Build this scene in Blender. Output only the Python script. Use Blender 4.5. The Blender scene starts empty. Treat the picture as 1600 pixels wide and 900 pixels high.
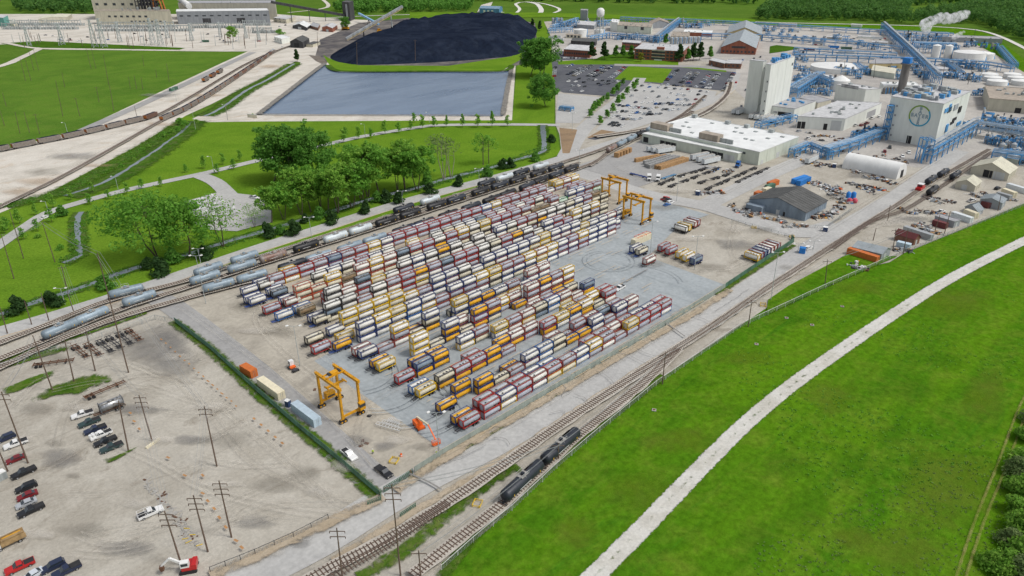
import bpy, math, random
from math import pi, sin, cos, atan2, sqrt, radians
from mathutils import Vector, Matrix, noise
random.seed(11)
S = bpy.context.scene
COL = S.collection
# ---------------------------------------------------------------- camera
F, TH, RO, H, PSI = 1139.24, 0.44885, -0.012795, 124.41, 0.778945
def _ax(v):
    a, b, c = v
    return Vector((a*cos(PSI)+b*sin(PSI), -a*sin(PSI)+b*cos(PSI), c))
_f = (0, cos(TH), -sin(TH)); _u = (0, sin(TH), cos(TH)); _r = (1, 0, 0)
FW = _ax(_f)
RT = _ax([cos(RO)*_r[i]+sin(RO)*_u[i] for i in range(3)])
UP = _ax([-sin(RO)*_r[i]+cos(RO)*_u[i] for i in range(3)])
def G(px, py, z=0.0):
    "ground point seen at a photo pixel (1600x900)"
    d = FW + RT*((px-800)/F) - UP*((py-450)/F)
    t = (z-H)/d.z
    return Vector((d.x*t, d.y*t, z))
def PX(v):
    d = Vector(v)-Vector((0, 0, H)); w = d.dot(FW)
    return 800+F*d.dot(RT)/w, 450-F*d.dot(UP)/w
def HT(base, py):
    "height of the point above base that appears at row py"
    b = Vector((base[0], base[1], -H)); k = (py-450)
    return -(k*b.dot(FW)+F*b.dot(UP))/(k*FW.z+F*UP.z)
cam = bpy.data.cameras.new("camera"); co = bpy.data.objects.new("camera", cam); COL.objects.link(co)
co.matrix_world = Matrix(((RT.x, UP.x, -FW.x, 0), (RT.y, UP.y, -FW.y, 0), (RT.z, UP.z, -FW.z, H), (0, 0, 0, 1)))
cam.sensor_width = 36; cam.lens = F/1600*36; cam.clip_start = 1; cam.clip_end = 30000
S.camera = co
# ---------------------------------------------------------------- materials
MAT = {}
def _nt(n):
    m = bpy.data.materials.new(n); m.use_nodes = True
    nt = m.node_tree; p = nt.nodes["Principled BSDF"]
    MAT[n] = m
    return m, nt, p
def _noise(nt, sc, det=4, rough=.6, world=False, scale3=None, dist=0):
    if world:
        c = nt.nodes.new("ShaderNodeNewGeometry").outputs["Position"]
    else:
        c = nt.nodes.new("ShaderNodeTexCoord").outputs["Object"]
    if scale3:
        mp = nt.nodes.new("ShaderNodeMapping"); mp.inputs["Scale"].default_value = scale3[:3]
        if len(scale3) > 3: mp.inputs["Rotation"].default_value = (0, 0, scale3[3])
        nt.links.new(c, mp.inputs[0]); c = mp.outputs[0]
    n = nt.nodes.new("ShaderNodeTexNoise"); n.inputs["Scale"].default_value = sc
    n.inputs["Detail"].default_value = det; n.inputs["Roughness"].default_value = rough
    n.inputs["Distortion"].default_value = dist
    nt.links.new(c, n.inputs["Vector"])
    return n.outputs["Fac"]
def _ramp(nt, fac, lo, hi):
    r = nt.nodes.new("ShaderNodeMapRange"); r.inputs[1].default_value = lo; r.inputs[2].default_value = hi
    r.clamp = True; nt.links.new(fac, r.inputs[0]); return r.outputs[0]
def _mix(nt, f, a, b, bt='MIX'):
    m = nt.nodes.new("ShaderNodeMix"); m.data_type = 'RGBA'; m.blend_type = bt
    for i, v in ((0, f), (6, a), (7, b)):
        if hasattr(v, "is_linked") or hasattr(v, "links"): nt.links.new(v, m.inputs[i])
        elif i == 0: m.inputs[0].default_value = v
        else: m.inputs[i].default_value = (v[0], v[1], v[2], 1)
    return m.outputs[2]
def _scale(c, k): return [min(1, x*k) for x in c]
def mat(n, c, r=.6, me=0., var=.18, sc=.8, rnd=.12, c2=None, lo=.4, hi=.65, s3=None, spec=.3):
    m, nt, p = _nt(n)
    f = _ramp(nt, _noise(nt, sc, 5, .65, scale3=s3), lo, hi)
    col = _mix(nt, f, c, c2 if c2 else _scale(c, 1-var))
    if rnd:
        oi = nt.nodes.new("ShaderNodeObjectInfo")
        rr = nt.nodes.new("ShaderNodeMapRange"); rr.inputs[3].default_value = 1-rnd; rr.inputs[4].default_value = 1+rnd*.5
        nt.links.new(oi.outputs["Random"], rr.inputs[0])
        cb = nt.nodes.new("ShaderNodeCombineColor")
        for i in range(3): nt.links.new(rr.outputs[0], cb.inputs[i])
        col = _mix(nt, 1.0, col, cb.outputs[0], 'MULTIPLY')
    nt.links.new(col, p.inputs["Base Color"])
    p.inputs["Roughness"].default_value = r; p.inputs["Metallic"].default_value = me
    p.inputs["Specular IOR Level"].default_value = spec
    return m
def gmat(n, c1, c2, c3, s1=.02, s2=.15, s3=1.2, k3=.5, lo=.42, hi=.6, bump=.3, bs=2., stretch=None, c4=None, r=.95, fade=False):
    "ground: three world-space noise scales, fine bump"
    m, nt, p = _nt(n)
    col = _mix(nt, _ramp(nt, _noise(nt, s1, 5, .6, True, stretch, 1.), lo, hi), c1, c2)
    f2 = _ramp(nt, _noise(nt, s2, 6, .7, True, None, .6), .45, .72)
    mm = nt.nodes.new("ShaderNodeMath"); mm.operation = 'MULTIPLY'; mm.inputs[1].default_value = k3
    nt.links.new(f2, mm.inputs[0])
    col = _mix(nt, mm.outputs[0], col, c3)
    if c4:
        f4 = _ramp(nt, _noise(nt, s2*.37, 6, .75, True, stretch, 2.), .56, .66)
        m4 = nt.nodes.new("ShaderNodeMath"); m4.operation = 'MULTIPLY'; m4.inputs[1].default_value = .7
        nt.links.new(f4, m4.inputs[0]); col = _mix(nt, m4.outputs[0], col, c4)
    f3 = _ramp(nt, _noise(nt, s3, 4, .7, True), .3, .7)
    cb = nt.nodes.new("ShaderNodeMapRange"); cb.inputs[3].default_value = .84 if 'grass' not in n else .68; cb.inputs[4].default_value = 1.1 if 'grass' not in n else 1.25
    nt.links.new(f3, cb.inputs[0])
    cc = nt.nodes.new("ShaderNodeCombineColor")
    for i in range(3): nt.links.new(cb.outputs[0], cc.inputs[i])
    col = _mix(nt, 1.0, col, cc.outputs[0], 'MULTIPLY')
    nt.links.new(col, p.inputs["Base Color"])
    p.inputs["Roughness"].default_value = r; p.inputs["Specular IOR Level"].default_value = .0
    if fade:
        at = nt.nodes.new("ShaderNodeAttribute"); at.attribute_name = "fade"
        a1 = nt.nodes.new("ShaderNodeMath"); a1.operation = 'MULTIPLY_ADD'; a1.inputs[1].default_value = 2.4 if not isinstance(fade, tuple) else 1.7; a1.inputs[2].default_value = -1.45 if not isinstance(fade, tuple) else -1.05
        nt.links.new(_noise(nt, fade if not isinstance(fade, tuple) else fade[0], 6, .75, True, None, .5), a1.inputs[0])
        a2 = nt.nodes.new("ShaderNodeMath"); a2.operation = 'ADD'; nt.links.new(a1.outputs[0], a2.inputs[0]); nt.links.new(at.outputs["Fac"], a2.inputs[1])
        tr = nt.nodes.new("ShaderNodeBsdfTransparent"); mx = nt.nodes.new("ShaderNodeMixShader")
        rp = _ramp(nt, a2.outputs[0], .05, .55 if not isinstance(fade, tuple) else 1.0)
        if isinstance(fade, tuple): rp.node.inputs[4].default_value = fade[1]
        nt.links.new(rp, mx.inputs[0]); nt.links.new(tr.outputs[0], mx.inputs[1]); nt.links.new(p.outputs[0], mx.inputs[2])
        nt.links.new(mx.outputs[0], nt.nodes["Material Output"].inputs[0])
    if bump:
        b = nt.nodes.new("ShaderNodeBump"); b.inputs["Strength"].default_value = bump; b.inputs["Distance"].default_value = .3
        nt.links.new(_noise(nt, bs, 5, .7, True), b.inputs["Height"]); nt.links.new(b.outputs[0], p.inputs["Normal"])
    return m
# ---------------------------------------------------------------- mesh builder
class MB:
    def __init__(s): s.v = []; s.f = []; s.mi = []; s.sm = []; s.M = None
    def add(s, vs, fs, m=0, smooth=False):
        o = len(s.v)
        if s.M is not None: vs = [s.M @ Vector(v) for v in vs]
        s.v.extend([tuple(v) for v in vs])
        for f in fs: s.f.append([i+o for i in f]); s.mi.append(m); s.sm.append(smooth)
        return s
    def box(s, x0, x1, y0, y1, z0, z1, m=0):
        return s.add([(x0,y0,z0),(x1,y0,z0),(x1,y1,z0),(x0,y1,z0),(x0,y0,z1),(x1,y0,z1),(x1,y1,z1),(x0,y1,z1)],
            [(0,3,2,1),(4,5,6,7),(0,1,5,4),(1,2,6,5),(2,3,7,6),(3,0,4,7)], m)
    def prism(s, pts, z0, z1, m=0, mt=None, bottom=True):
        a = sum(pts[i][0]*pts[(i+1) % len(pts)][1]-pts[(i+1) % len(pts)][0]*pts[i][1] for i in range(len(pts)))
        if a < 0: pts = pts[::-1]
        n = len(pts)
        s.add([(p[0], p[1], z0) for p in pts]+[(p[0], p[1], z1) for p in pts], [(i, (i+1) % n, n+(i+1) % n, n+i) for i in range(n)], m)
        s.add([(p[0], p[1], z1) for p in pts], [tuple(range(n))], m if mt is None else mt)
        if bottom: s.add([(p[0], p[1], z0) for p in pts], [tuple(range(n))[::-1]], m)
        return s
    def sideprism(s, pts, y0, y1, m=0):
        "outline in x,z swept along y"
        n = len(pts)
        a = sum(pts[i][0]*pts[(i+1) % n][1]-pts[(i+1) % n][0]*pts[i][1] for i in range(n))
        if a < 0: pts = pts[::-1]
        return s.add([(p[0], y0, p[1]) for p in pts]+[(p[0], y1, p[1]) for p in pts],
            [(i, (i+1) % n, n+(i+1) % n, n+i) for i in range(n)]+[tuple(range(n)), tuple(range(2*n-1, n-1, -1))], m)
    def cyl(s, p, q, r, m=0, n=8, r2=None, cap=True, smooth=True):
        p = Vector(p); q = Vector(q); d = (q-p)
        if d.length < 1e-6: return s
        d.normalize(); a = d.orthogonal().normalized(); b = d.cross(a); r2 = r if r2 is None else r2
        vs = [p+(a*cos(2*pi*i/n)+b*sin(2*pi*i/n))*r for i in range(n)]+[q+(a*cos(2*pi*i/n)+b*sin(2*pi*i/n))*r2 for i in range(n)]
        s.add(vs, [(i, (i+1) % n, n+(i+1) % n, n+i) for i in range(n)], m, smooth)
        if cap: s.add(vs, [tuple(range(n))[::-1], tuple(range(n, 2*n))], m)
        return s
    def lathe(s, prof, p, axis, m=0, n=16, smooth=True, sq=2.):
        "prof: list of (distance along axis, radius)"
        p = Vector(p); d = Vector(axis).normalized(); a = d.orthogonal().normalized(); b = d.cross(a)
        vs = []; fs = []
        for (t, r) in prof:
            for i in range(n): cc, ss = cos(2*pi*i/n), sin(2*pi*i/n); vs.append(p+d*t+(a*cc+b*ss)*(r/(abs(cc)**sq+abs(ss)**sq)**(1/sq)))
        for k in range(len(prof)-1):
            for i in range(n): fs.append((k*n+i, k*n+(i+1) % n, (k+1)*n+(i+1) % n, (k+1)*n+i))
        s.add(vs, fs, m, smooth)
        s.add(vs, [tuple(range(n))[::-1], tuple(range((len(prof)-1)*n, len(prof)*n))], m, smooth)
        return s
    def bar(s, p, q, w, m=0, h=None):
        p = Vector(p); q = Vector(q); d = q-p
        if d.length < 1e-6: return s
        d.normalize(); up = Vector((0, 0, 1)) if abs(d.z) < .95 else Vector((1, 0, 0))
        a = d.cross(up).normalized()*w/2; b = a.cross(d).normalized()*(h or w)/2
        vs = [p-a-b, p+a-b, p+a+b, p-a+b, q-a-b, q+a-b, q+a+b, q-a+b]
        return s.add(vs, [(0,1,2,3),(7,6,5,4),(0,4,5,1),(1,5,6,2),(2,6,7,3),(3,7,4,0)], m)
    def quad(s, a, b, c, d, m=0): return s.add([a, b, c, d], [(0, 1, 2, 3)], m)
    def mesh(s, name, mats):
        me = bpy.data.meshes.new(name); me.from_pydata(s.v, [], s.f)
        for m in mats: me.materials.append(MAT[m] if isinstance(m, str) else m)
        me.polygons.foreach_set("material_index", s.mi); me.polygons.foreach_set("use_smooth", s.sm)
        me.validate(); me.update(); return me
def tag(o, label=None, cat=None, group=None, kind=None):
    if label: o["label"] = label
    if cat: o["category"] = cat
    if group: o["group"] = group
    if kind: o["kind"] = kind
    return o
def ob(name, me, parent=None, loc=None, rz=0):
    o = bpy.data.objects.new(name, me); COL.objects.link(o)
    if parent: o.parent = parent
    if loc is not None: o.location = loc
    if rz: o.rotation_euler[2] = rz
    return o
def put(name, label, cat, parts, loc=(0, 0, 0), rz=0, group=None, sc=1):
    "a thing: an Empty carrying parts [(name, mesh, (sub, mesh)...)]"
    r = bpy.data.objects.new(name, None); r.empty_display_size = .2; COL.objects.link(r)
    r.location = loc; r.rotation_euler[2] = rz
    r.scale = (sc, sc, sc) if not isinstance(sc, tuple) else sc
    tag(r, label, cat, group)
    for p in parts:
        c = ob(p[0], p[1], r)
        for q in p[2:]: ob(q[0], q[1], c)
    return r
def one(name, label, cat, me, loc=(0, 0, 0), rz=0, group=None, sc=1):
    o = ob(name, me, None, loc, rz); o.scale = (sc, sc, sc) if not isinstance(sc, tuple) else sc
    return tag(o, label, cat, group)
ORD = ["zeroth", "first", "second", "third", "fourth", "fifth", "sixth", "seventh", "eighth", "ninth", "tenth", "eleventh", "twelfth", "thirteenth",
 "fourteenth", "fifteenth", "sixteenth", "seventeenth", "eighteenth", "nineteenth", "twentieth", "twenty-first", "twenty-second", "twenty-third",
 "twenty-fourth", "twenty-fifth", "twenty-sixth", "twenty-seventh", "twenty-eighth", "twenty-ninth", "thirtieth"]
def seg(a, b, z=0):
    "centre, heading and length of a thing lying from photo pixel a (rear) to b (front)"
    p = G(*a, z); q = G(*b, z); d = q-p
    c = (p+q)/2; c.z = 0
    return c, atan2(d.y, d.x), d.length
def textmesh(mb, txt, size, M, m=0, space=1.0):
    cu = bpy.data.curves.new("lettering", 'FONT'); cu.body = txt; cu.size = size; cu.align_x = 'CENTER'; cu.align_y = 'CENTER'
    cu.space_character = space; cu.resolution_u = 2; cu.offset = size*.045
    o = bpy.data.objects.new("lettering", cu); COL.objects.link(o)
    dg = bpy.context.evaluated_depsgraph_get(); ev = o.evaluated_get(dg); me = ev.to_mesh()
    vs = [M @ v.co for v in me.vertices]; fs = [tuple(p.vertices) for p in me.polygons]
    ev.to_mesh_clear(); bpy.data.objects.remove(o); bpy.data.curves.remove(cu)
    mb.add(vs, fs, m)
# ---------------------------------------------------------------- flat sheets
def _fade(me, vals):
    a = me.attributes.new("fade", 'FLOAT', 'POINT'); a.data.foreach_set("value", vals)
def patch(name, m, pts, z):
    "sheet whose edge frays out: fade runs from 0 at the outline to 1 inside"
    P = smooth_line([G(*p) for p in pts+[pts[0]]], 2.5)[:-1]; c = sum(P, Vector())/len(P); n = len(P); mb = MB()
    vs = [(p.x, p.y, z) for p in P]+[(c.x+(p.x-c.x)*k, c.y+(p.y-c.y)*k, z) for k in (.72, .4) for p in P]+[(c.x, c.y, z)]
    mb.add(vs, [f for i in range(n) for f in ((i, (i+1) % n, n+(i+1) % n, n+i), (n+i, n+(i+1) % n, 2*n+(i+1) % n, 2*n+i), (2*n+i, 2*n+(i+1) % n, 3*n))])
    me = mb.mesh(name, [m]); _fade(me, [0.]*n+[.5 if 'verge' not in name else .75]*n+[.85]*n+[1.]); o = ob(name, me); o["kind"] = "structure"; return o
def fstrip(name, m, pts, w, z, step=4., top=.85):
    P = smooth_line([G(*p) if not isinstance(p, Vector) else p for p in pts], step); n = len(P); mb = MB(); vs = []; fd = []
    for k, f in ((-1, 0.), (-.55, top*.75), (0, top), (.55, top*.75), (1, 0.)):
        A, _ = offs(P, -k*w/2); vs += [(p.x, p.y, z) for p in A]; fd += [f]*n
    mb.add(vs, [(r*n+i, (r+1)*n+i, (r+1)*n+i+1, r*n+i+1) for r in range(4) for i in range(n-1)])
    me = mb.mesh(name, [m]); _fade(me, fd); o = ob(name, me); o["kind"] = "structure"; return o
LAYER = [0]
def sheet(name, m, pts, z, lab=None):
    mb = MB(); P = [G(*p) for p in pts] if not isinstance(pts[0], Vector) else pts
    a = sum(P[i].x*P[(i+1) % len(P)].y-P[(i+1) % len(P)].x*P[i].y for i in range(len(P)))
    if a < 0: P = P[::-1]
    mb.add([(p.x, p.y, z) for p in P], [tuple(range(len(P)))])
    o = ob(name, mb.mesh(name, [m])); o["kind"] = "structure"
    return o
def smooth_line(P, step=6.):
    out = []
    n = len(P)
    for i in range(n-1):
        p0, p1, p2, p3 = P[max(0, i-1)], P[i], P[i+1], P[min(n-1, i+2)]
        k = max(2, int((p2-p1).length/step))
        for j in range(k):
            t = j/k
            out.append(.5*((2*p1)+(p2-p0)*t+(2*p0-5*p1+4*p2-p3)*t*t+(3*p1-p0-3*p2+p3)*t**3))
    out.append(P[-1]); return out
def offs(P, w):
    L = []; R = []
    for i, p in enumerate(P):
        d = (P[min(i+1, len(P)-1)]-P[max(i-1, 0)]); d.z = 0
        if d.length < 1e-9: d = Vector((1, 0, 0))
        d.normalize(); n = Vector((-d.y, d.x, 0))
        L.append(p+n*w); R.append(p-n*w)
    return L, R
def strip(name, m, pts, w, z, rough=0., step=6., kerb=None):
    P = smooth_line([G(*p) if not isinstance(p, Vector) else p for p in pts], step)
    mb = MB(); L, R = offs(P, w/2); n = len(P)
    if rough:
        for A in (L, R):
            for i in range(n):
                A[i] = A[i]+(P[i]-A[i]).normalized()*rough*(random.random()-.5)*2
    mb.add([(p.x, p.y, z) for p in R]+[(p.x, p.y, z) for p in L], [(i, i+1, n+i+1, n+i) for i in range(n-1)])
    o = ob(name, mb.mesh(name, [m])); o["kind"] = "structure"
    if kerb:
        for sd in (1, -1):
            kb = MB(); A, B = offs(P, sd*(w/2+.0)), offs(P, sd*(w/2+.3))
            A = A[0]; B = B[0]
            kb.add([(p.x, p.y, z) for p in A]+[(p.x, p.y, .13) for p in A]+[(p.x, p.y, .13) for p in B]+[(p.x, p.y, 0) for p in B],
                [f for i in range(n-1) for f in ((i, i+1, n+i+1, n+i), (n+i, n+i+1, 2*n+i+1, 2*n+i), (2*n+i, 2*n+i+1, 3*n+i+1, 3*n+i))])
            k = ob("kerb", kb.mesh("kerb", [kerb])); k["kind"] = "structure"
    return o
# ---------------------------------------------------------------- ground materials
GR = (.085, .19, .012)
gmat("grass_field", (.092, .212, .008), (.058, .165, .007), (.140, .215, .020), .035, .11, .5, .75, .36, .64, .8, 1.2, (.22, 2.6, 1, 0), (.052, .165, .009))
gmat("grass_park", (.145, .255, .022), (.110, .215, .017), (.098, .185, .018), .02, .12, 1., .5, .4, .6, .4, 1.2)
gmat("grass_pasture", (.108, .205, .026), (.082, .170, .022), (.145, .20, .038), .02, .12, 1., .5, .4, .6, .4, 1.2)
gmat("grass_far", (.085, .165, .022), (.11, .19, .028), (.06, .13, .018), .006, .05, .5, .6, .4, .6, .3, .8)
gmat("grass_dark", (.062, .145, .012), (.042, .11, .010), (.13, .17, .04), .06, .3, 1.5, .5)
gmat("verge_fade", (.070, .145, .014), (.048, .11, .010), (.17, .18, .06), .06, .3, 1.5, .8, fade=.45)
gmat("bank_fade", (.060, .140, .012), (.040, .105, .010), (.16, .16, .07), .05, .25, 1.5, .7, fade=.3)
gmat("stain_fade", (.25, .23, .19), (.29, .265, .22), (.20, .185, .16), .06, .3, 1.5, .6, fade=(.12, .38))
gmat("gravel_fade", (.215, .21, .205), (.27, .26, .245), (.32, .30, .27), .06, .3, 2., .6, fade=(.12, .6))
gmat("pale_fade", (.66, .62, .55), (.58, .54, .47), (.7, .67, .6), .06, .3, 2., .5, fade=(.14, .5))
gmat("rust_fade", (.50, .36, .23), (.44, .30, .18), (.55, .42, .3), .06, .3, 2., .5, fade=(.05, .5))
gmat("olive_fade", (.155, .23, .018), (.17, .22, .03), (.085, .19, .01), .06, .3, 2., .5, fade=(.05, .5))
gmat("deep_fade", (.026, .125, .008), (.034, .14, .009), (.022, .10, .008), .06, .3, 2., .5, fade=(.06, .2))
gmat("dirt", (.445, .415, .355), (.375, .345, .29), (.54, .51, .445), .022, .09, 1.1, .7, .42, .60, .4, 2., (1, 2.6, 1, .55), (.275, .245, .20))
gmat("yard_ground", (.42, .385, .32), (.34, .31, .26), (.53, .49, .41), .025, .10, .9, .7, .42, .62, .2, 2., (1, 2., 1, .1), (.30, .275, .235))
gmat("pad", (.365, .395, .405), (.315, .345, .355), (.42, .445, .445), .03, .12, .6, .5, .42, .62, .06, 3., (3, .35, 1, 0), (.285, .31, .32))
gmat("asphalt_light", (.46, .455, .435), (.41, .405, .39), (.515, .505, .48), .03, .15, .8, .5, .42, .62, .08, 3.)
gmat("asphalt_mid", (.355, .35, .34), (.31, .305, .295), (.41, .40, .38), .03, .15, .8, .6, .42, .62, .08, 3.)
gmat("asphalt_dark", (.125, .13, .145), (.10, .105, .12), (.17, .17, .18), .05, .2, .8, .5, .42, .62, .08, 3.)
gmat("gravel_pale", (.62, .58, .51), (.50, .465, .40), (.70, .665, .60), .02, .1, .9, .6, .42, .62, .3, 2., (1, 2, 1, .4), (.50, .40, .29))
gmat("path_fade", (.60, .585, .535), (.50, .48, .42), (.66, .64, .59), .1, .4, 1.5, .6, .42, .62, .3, 3., fade=.9)
gmat("track_fade", (.36, .33, .28), (.42, .38, .31), (.32, .3, .26), .06, .3, 2., .5, fade=(.3, .28))
gmat("track_pale", (.58, .54, .47), (.52, .48, .42), (.62, .58, .5), .06, .3, 2., .5, fade=(.3, .3))
gmat("rut_fade", (.30, .27, .09), (.22, .25, .05), (.36, .33, .16), .1, .4, 2., .5, fade=(.4, .7))
gmat("tan_fade", (.43, .355, .26), (.38, .31, .22), (.5, .43, .33), .06, .3, 2., .6, fade=.2)
gmat("rock_fade", (.20, .19, .17), (.30, .28, .25), (.12, .12, .11), .3, .8, 2., .8, fade=.5)
gmat("path_white", (.69, .675, .63), (.62, .60, .54), (.73, .71, .67), .1, .4, 1.5, .5, .42, .62, .3, 3.)
gmat("ballast", (.50, .46, .40), (.40, .365, .31), (.56, .53, .47), .08, .4, 2., .6, .42, .62, .4, 4.)
gmat("bark", (.30, .21, .13), (.24, .17, .11), (.36, .27, .18), .05, .4, 2., .6)
gmat("plant_ground", (.47, .445, .405), (.38, .36, .335), (.55, .52, .47), .012, .06, .6, .7, .42, .62, .1, 2., None, (.34, .31, .27))
gmat("coal_dust", (.10, .095, .10), (.22, .20, .18), (.06, .06, .065), .02, .1, .8, .6)
gmat("paint_orange", (.62, .45, .25), (.55, .43, .28), (.45, .42, .36), .2, .6, 2., .8, bump=0)
gmat("paint_white", (.72, .72, .70), (.6, .6, .58), (.5, .5, .5), .2, .6, 2., .4, bump=0)
gmat("rubber_mark", (.335, .362, .372), (.355, .383, .392), (.365, .395, .405), .1, .4, 2., .5, bump=0)
gmat("crack", (.22, .21, .20), (.30, .29, .27), (.25, .24, .22), .2, .6, 2., .4, bump=0)
gmat("rust_ground", (.46, .24, .10), (.38, .20, .09), (.5, .32, .18), .2, .6, 2., .7, bump=0)
gmat("curb", (.56, .46, .33), (.5, .42, .31), (.6, .52, .42), .2, .6, 2., .5, bump=0)
gmat("mud", (.16, .14, .12), (.22, .19, .16), (.12, .11, .10), .1, .4, 2., .5)
def water(n, c, bump, sc):
    m, nt, p = _nt(n); p.inputs["Base Color"].default_value = (*c, 1); p.inputs["Roughness"].default_value = .12
    p.inputs["Specular IOR Level"].default_value = .5
    b = nt.nodes.new("ShaderNodeBump"); b.inputs["Strength"].default_value = bump; b.inputs["Distance"].default_value = .25
    nt.links.new(_ramp(nt, _noise(nt, .012, 4, .6, True, (1, 3.5, 1, -.7)), .35, .7), p.inputs["Roughness"]) if False else None
    f = _ramp(nt, _noise(nt, .012, 5, .65, True, (1, 4., 1, -.75)), .42, .66); nt.links.new(_mix(nt, f, c, _scale(c, .82)), p.inputs["Base Color"]); rr = nt.nodes.new("ShaderNodeMapRange"); rr.inputs[3].default_value = .10; rr.inputs[4].default_value = .28; nt.links.new(f, rr.inputs[0]); nt.links.new(rr.outputs[0], p.inputs["Roughness"])
    nt.links.new(_noise(nt, sc, 4, .6, True, (1, 2.5, 1, .6)), b.inputs["Height"]); nt.links.new(b.outputs[0], p.inputs["Normal"])
water("water", (.105, .165, .255), .6, .25)
water("creek", (.17, .20, .22), .2, .5)
# ---------------------------------------------------------------- base ground and areas
b = MB(); R_ = 14000
b.add([(-R_, -R_, -.06), (R_, -R_, -.06), (R_, R_, -.06), (-R_, R_, -.06)], [(0, 1, 2, 3)])
o = ob("ground", b.mesh("ground", ["grass_far"])); o["kind"] = "structure"
z = [0]
def nz(k=.006): z[0] += k; return z[0]
z[0] = -.05
sheet("levee_field", "grass_field", [(640, 960), (1640, 960), (1660, 640), (1660, 60), (1600, 92), (1552, 56), (1525, 47), (1462, 41), (1390, 40), (1200, 36), (1200, 42), (1440, 46), (1495, 55), (1512, 65), (1540, 90), (1590, 118), (1580, 300), (1400, 380), (1290, 440), (1190, 480), (1030, 575), (925, 660), (800, 770), (690, 870)], nz())
random.seed(23)
for (x, y, w, h) in ((1470, 760, 110, 120), (1420, 860, 120, 70), (1060, 690, 90, 40), (1000, 780, 90, 50), (1500, 470, 90, 40), (1300, 620, 70, 40), (1540, 620, 50, 60), (1180, 560, 80, 24), (900, 830, 60, 40), (1350, 450, 70, 16), (1330, 840, 60, 40)):
    patch("pale_grass", "olive_fade", [(x+w*cos(t*.785)*random.uniform(.6, 1.1), y+h*sin(t*.785)*random.uniform(.5, 1.1)) for t in range(8)], nz())
for (x, y, w, h) in ((1330, 730, 70, 50), (1260, 800, 60, 50), (1230, 730, 60, 40), (1420, 610, 80, 30), (1180, 840, 70, 40), (1390, 680, 50, 40), (1090, 600, 60, 16), (960, 740, 50, 24), (1240, 500, 60, 16), (1480, 560, 50, 24), (1130, 640, 50, 20)):
    patch("deep_grass", "deep_fade", [(x+w*cos(t*.785)*random.uniform(.6, 1.1), y+h*sin(t*.785)*random.uniform(.5, 1.1)) for t in range(8)], nz())
sheet("park_lawn", "grass_park", [(-90, 560), (-40, 380), (0, 330), (75, 300), (215, 228), (290, 181), (325, 186), (400, 189), (800, 187), (808, 104), (850, 30), (866, 95), (866, 190), (876, 240), (800, 275), (500, 372), (250, 450), (0, 530)], nz())
sheet("pasture", "grass_pasture", [(-60, 250), (-60, 116), (0, 107), (50, 86), (66, 78), (110, 76), (390, 80), (350, 97), (237, 150), (120, 205), (40, 232), (0, 240)], nz())
sheet("yard_gravel", "dirt", [(-40, 960), (690, 960), (690, 880), (760, 830), (925, 672), (1035, 590), (1197, 482), (1222, 455), (1322, 398), (1345, 420), (1390, 410), (1412, 396), (1610, 314), (1640, 130), (1598, 112), (1555, 85), (1510, 62), (1490, 52), (1375, 46), (1200, 40), (1130, 37), (860, 33), (850, 34), (862, 60), (868, 100), (868, 195), (874, 210), (878, 244), (800, 275), (500, 372), (250, 450), (-40, 540)], nz())
sheet("rail_yard_gravel", "gravel_pale", [(-60, 262), (0, 236), (120, 205), (237, 150), (350, 97), (390, 79), (440, 72), (470, 88), (482, 100), (462, 96), (330, 163), (290, 181), (215, 228), (75, 302), (0, 333), (-60, 365)], nz())
sheet("power_plant_apron", "gravel_pale", [(-60, 72), (-60, 22), (120, 22), (430, 22), (540, 30), (640, 34), (560, 70), (520, 95), (480, 104), (440, 76), (390, 80), (66, 77), (40, 68)], nz())
sheet("pond_bank", "gravel_pale", [(300, 186), (400, 138), (468, 100), (482, 84), (515, 90), (520, 104), (560, 118), (780, 115), (795, 96), (806, 98), (800, 188), (400, 190), (325, 191)], nz())
sheet("substation_verge", "grass_dark", [(0, 68), (60, 64), (290, 75), (280, 78), (66, 75)], nz())
sheet("coal_yard", "coal_dust", [(500, 62), (560, 36), (640, 28), (760, 22), (836, 36), (842, 95), (800, 104), (560, 112), (512, 98), (492, 90)], nz())
sheet("pond_verge", "grass_park", [(505, 86), (516, 92), (560, 102), (700, 103), (800, 88), (812, 62), (816, 92), (795, 104), (782, 113), (560, 114), (524, 112), (512, 98)], nz())
pond = [G(*p) for p in [(404, 179), (452, 143), (508, 100), (516, 104), (524, 111.5), (560, 113), (783, 112), (800, 103), (794, 130), (786, 181.5)]]
sheet("pond_water", "water", pond, nz(.01))
sheet("verge_mud", "mud", [(482, 86), (500, 88), (512, 98), (505, 101), (494, 96)], nz())
sheet("plant_paving", "plant_ground", [(862, 94), (862, 40), (870, 34), (1130, 38), (1375, 47), (1490, 53), (1505, 62), (1552, 86), (1596, 113), (1640, 150), (1640, 225), (1500, 262), (1430, 262), (1335, 245), (1250, 228), (1180, 170), (1148, 140), (1150, 100), (1040, 92)], nz())
sheet("dark_car_park", "asphalt_dark", [(862, 96), (1010, 99), (1150, 113), (1137, 143), (1014, 130), (995, 128), (969, 152), (880, 145), (868, 140)], nz())
sheet("office_car_park", "asphalt_dark", [(868, 95), (868, 80), (900, 80), (920, 93)], nz())
sheet("office_lawn", "grass_park", [(872, 96), (930, 92), (1060, 95), (1060, 103), (1135, 108), (1135, 113), (1040, 103), (980, 101), (872, 101)], nz())
sheet("lawn", "grass_park", [(983, 103), (1051, 108), (1035, 130), (960, 124)], nz())
sheet("campus_lawn", "grass_dark", [(940, 88), (985, 80), (1000, 92), (985, 96), (925, 95)], nz())
sheet("office_drive", "asphalt_mid", [(960, 100), (1100, 103), (1150, 108), (1150, 112), (1090, 106), (960, 103)], nz())
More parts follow.
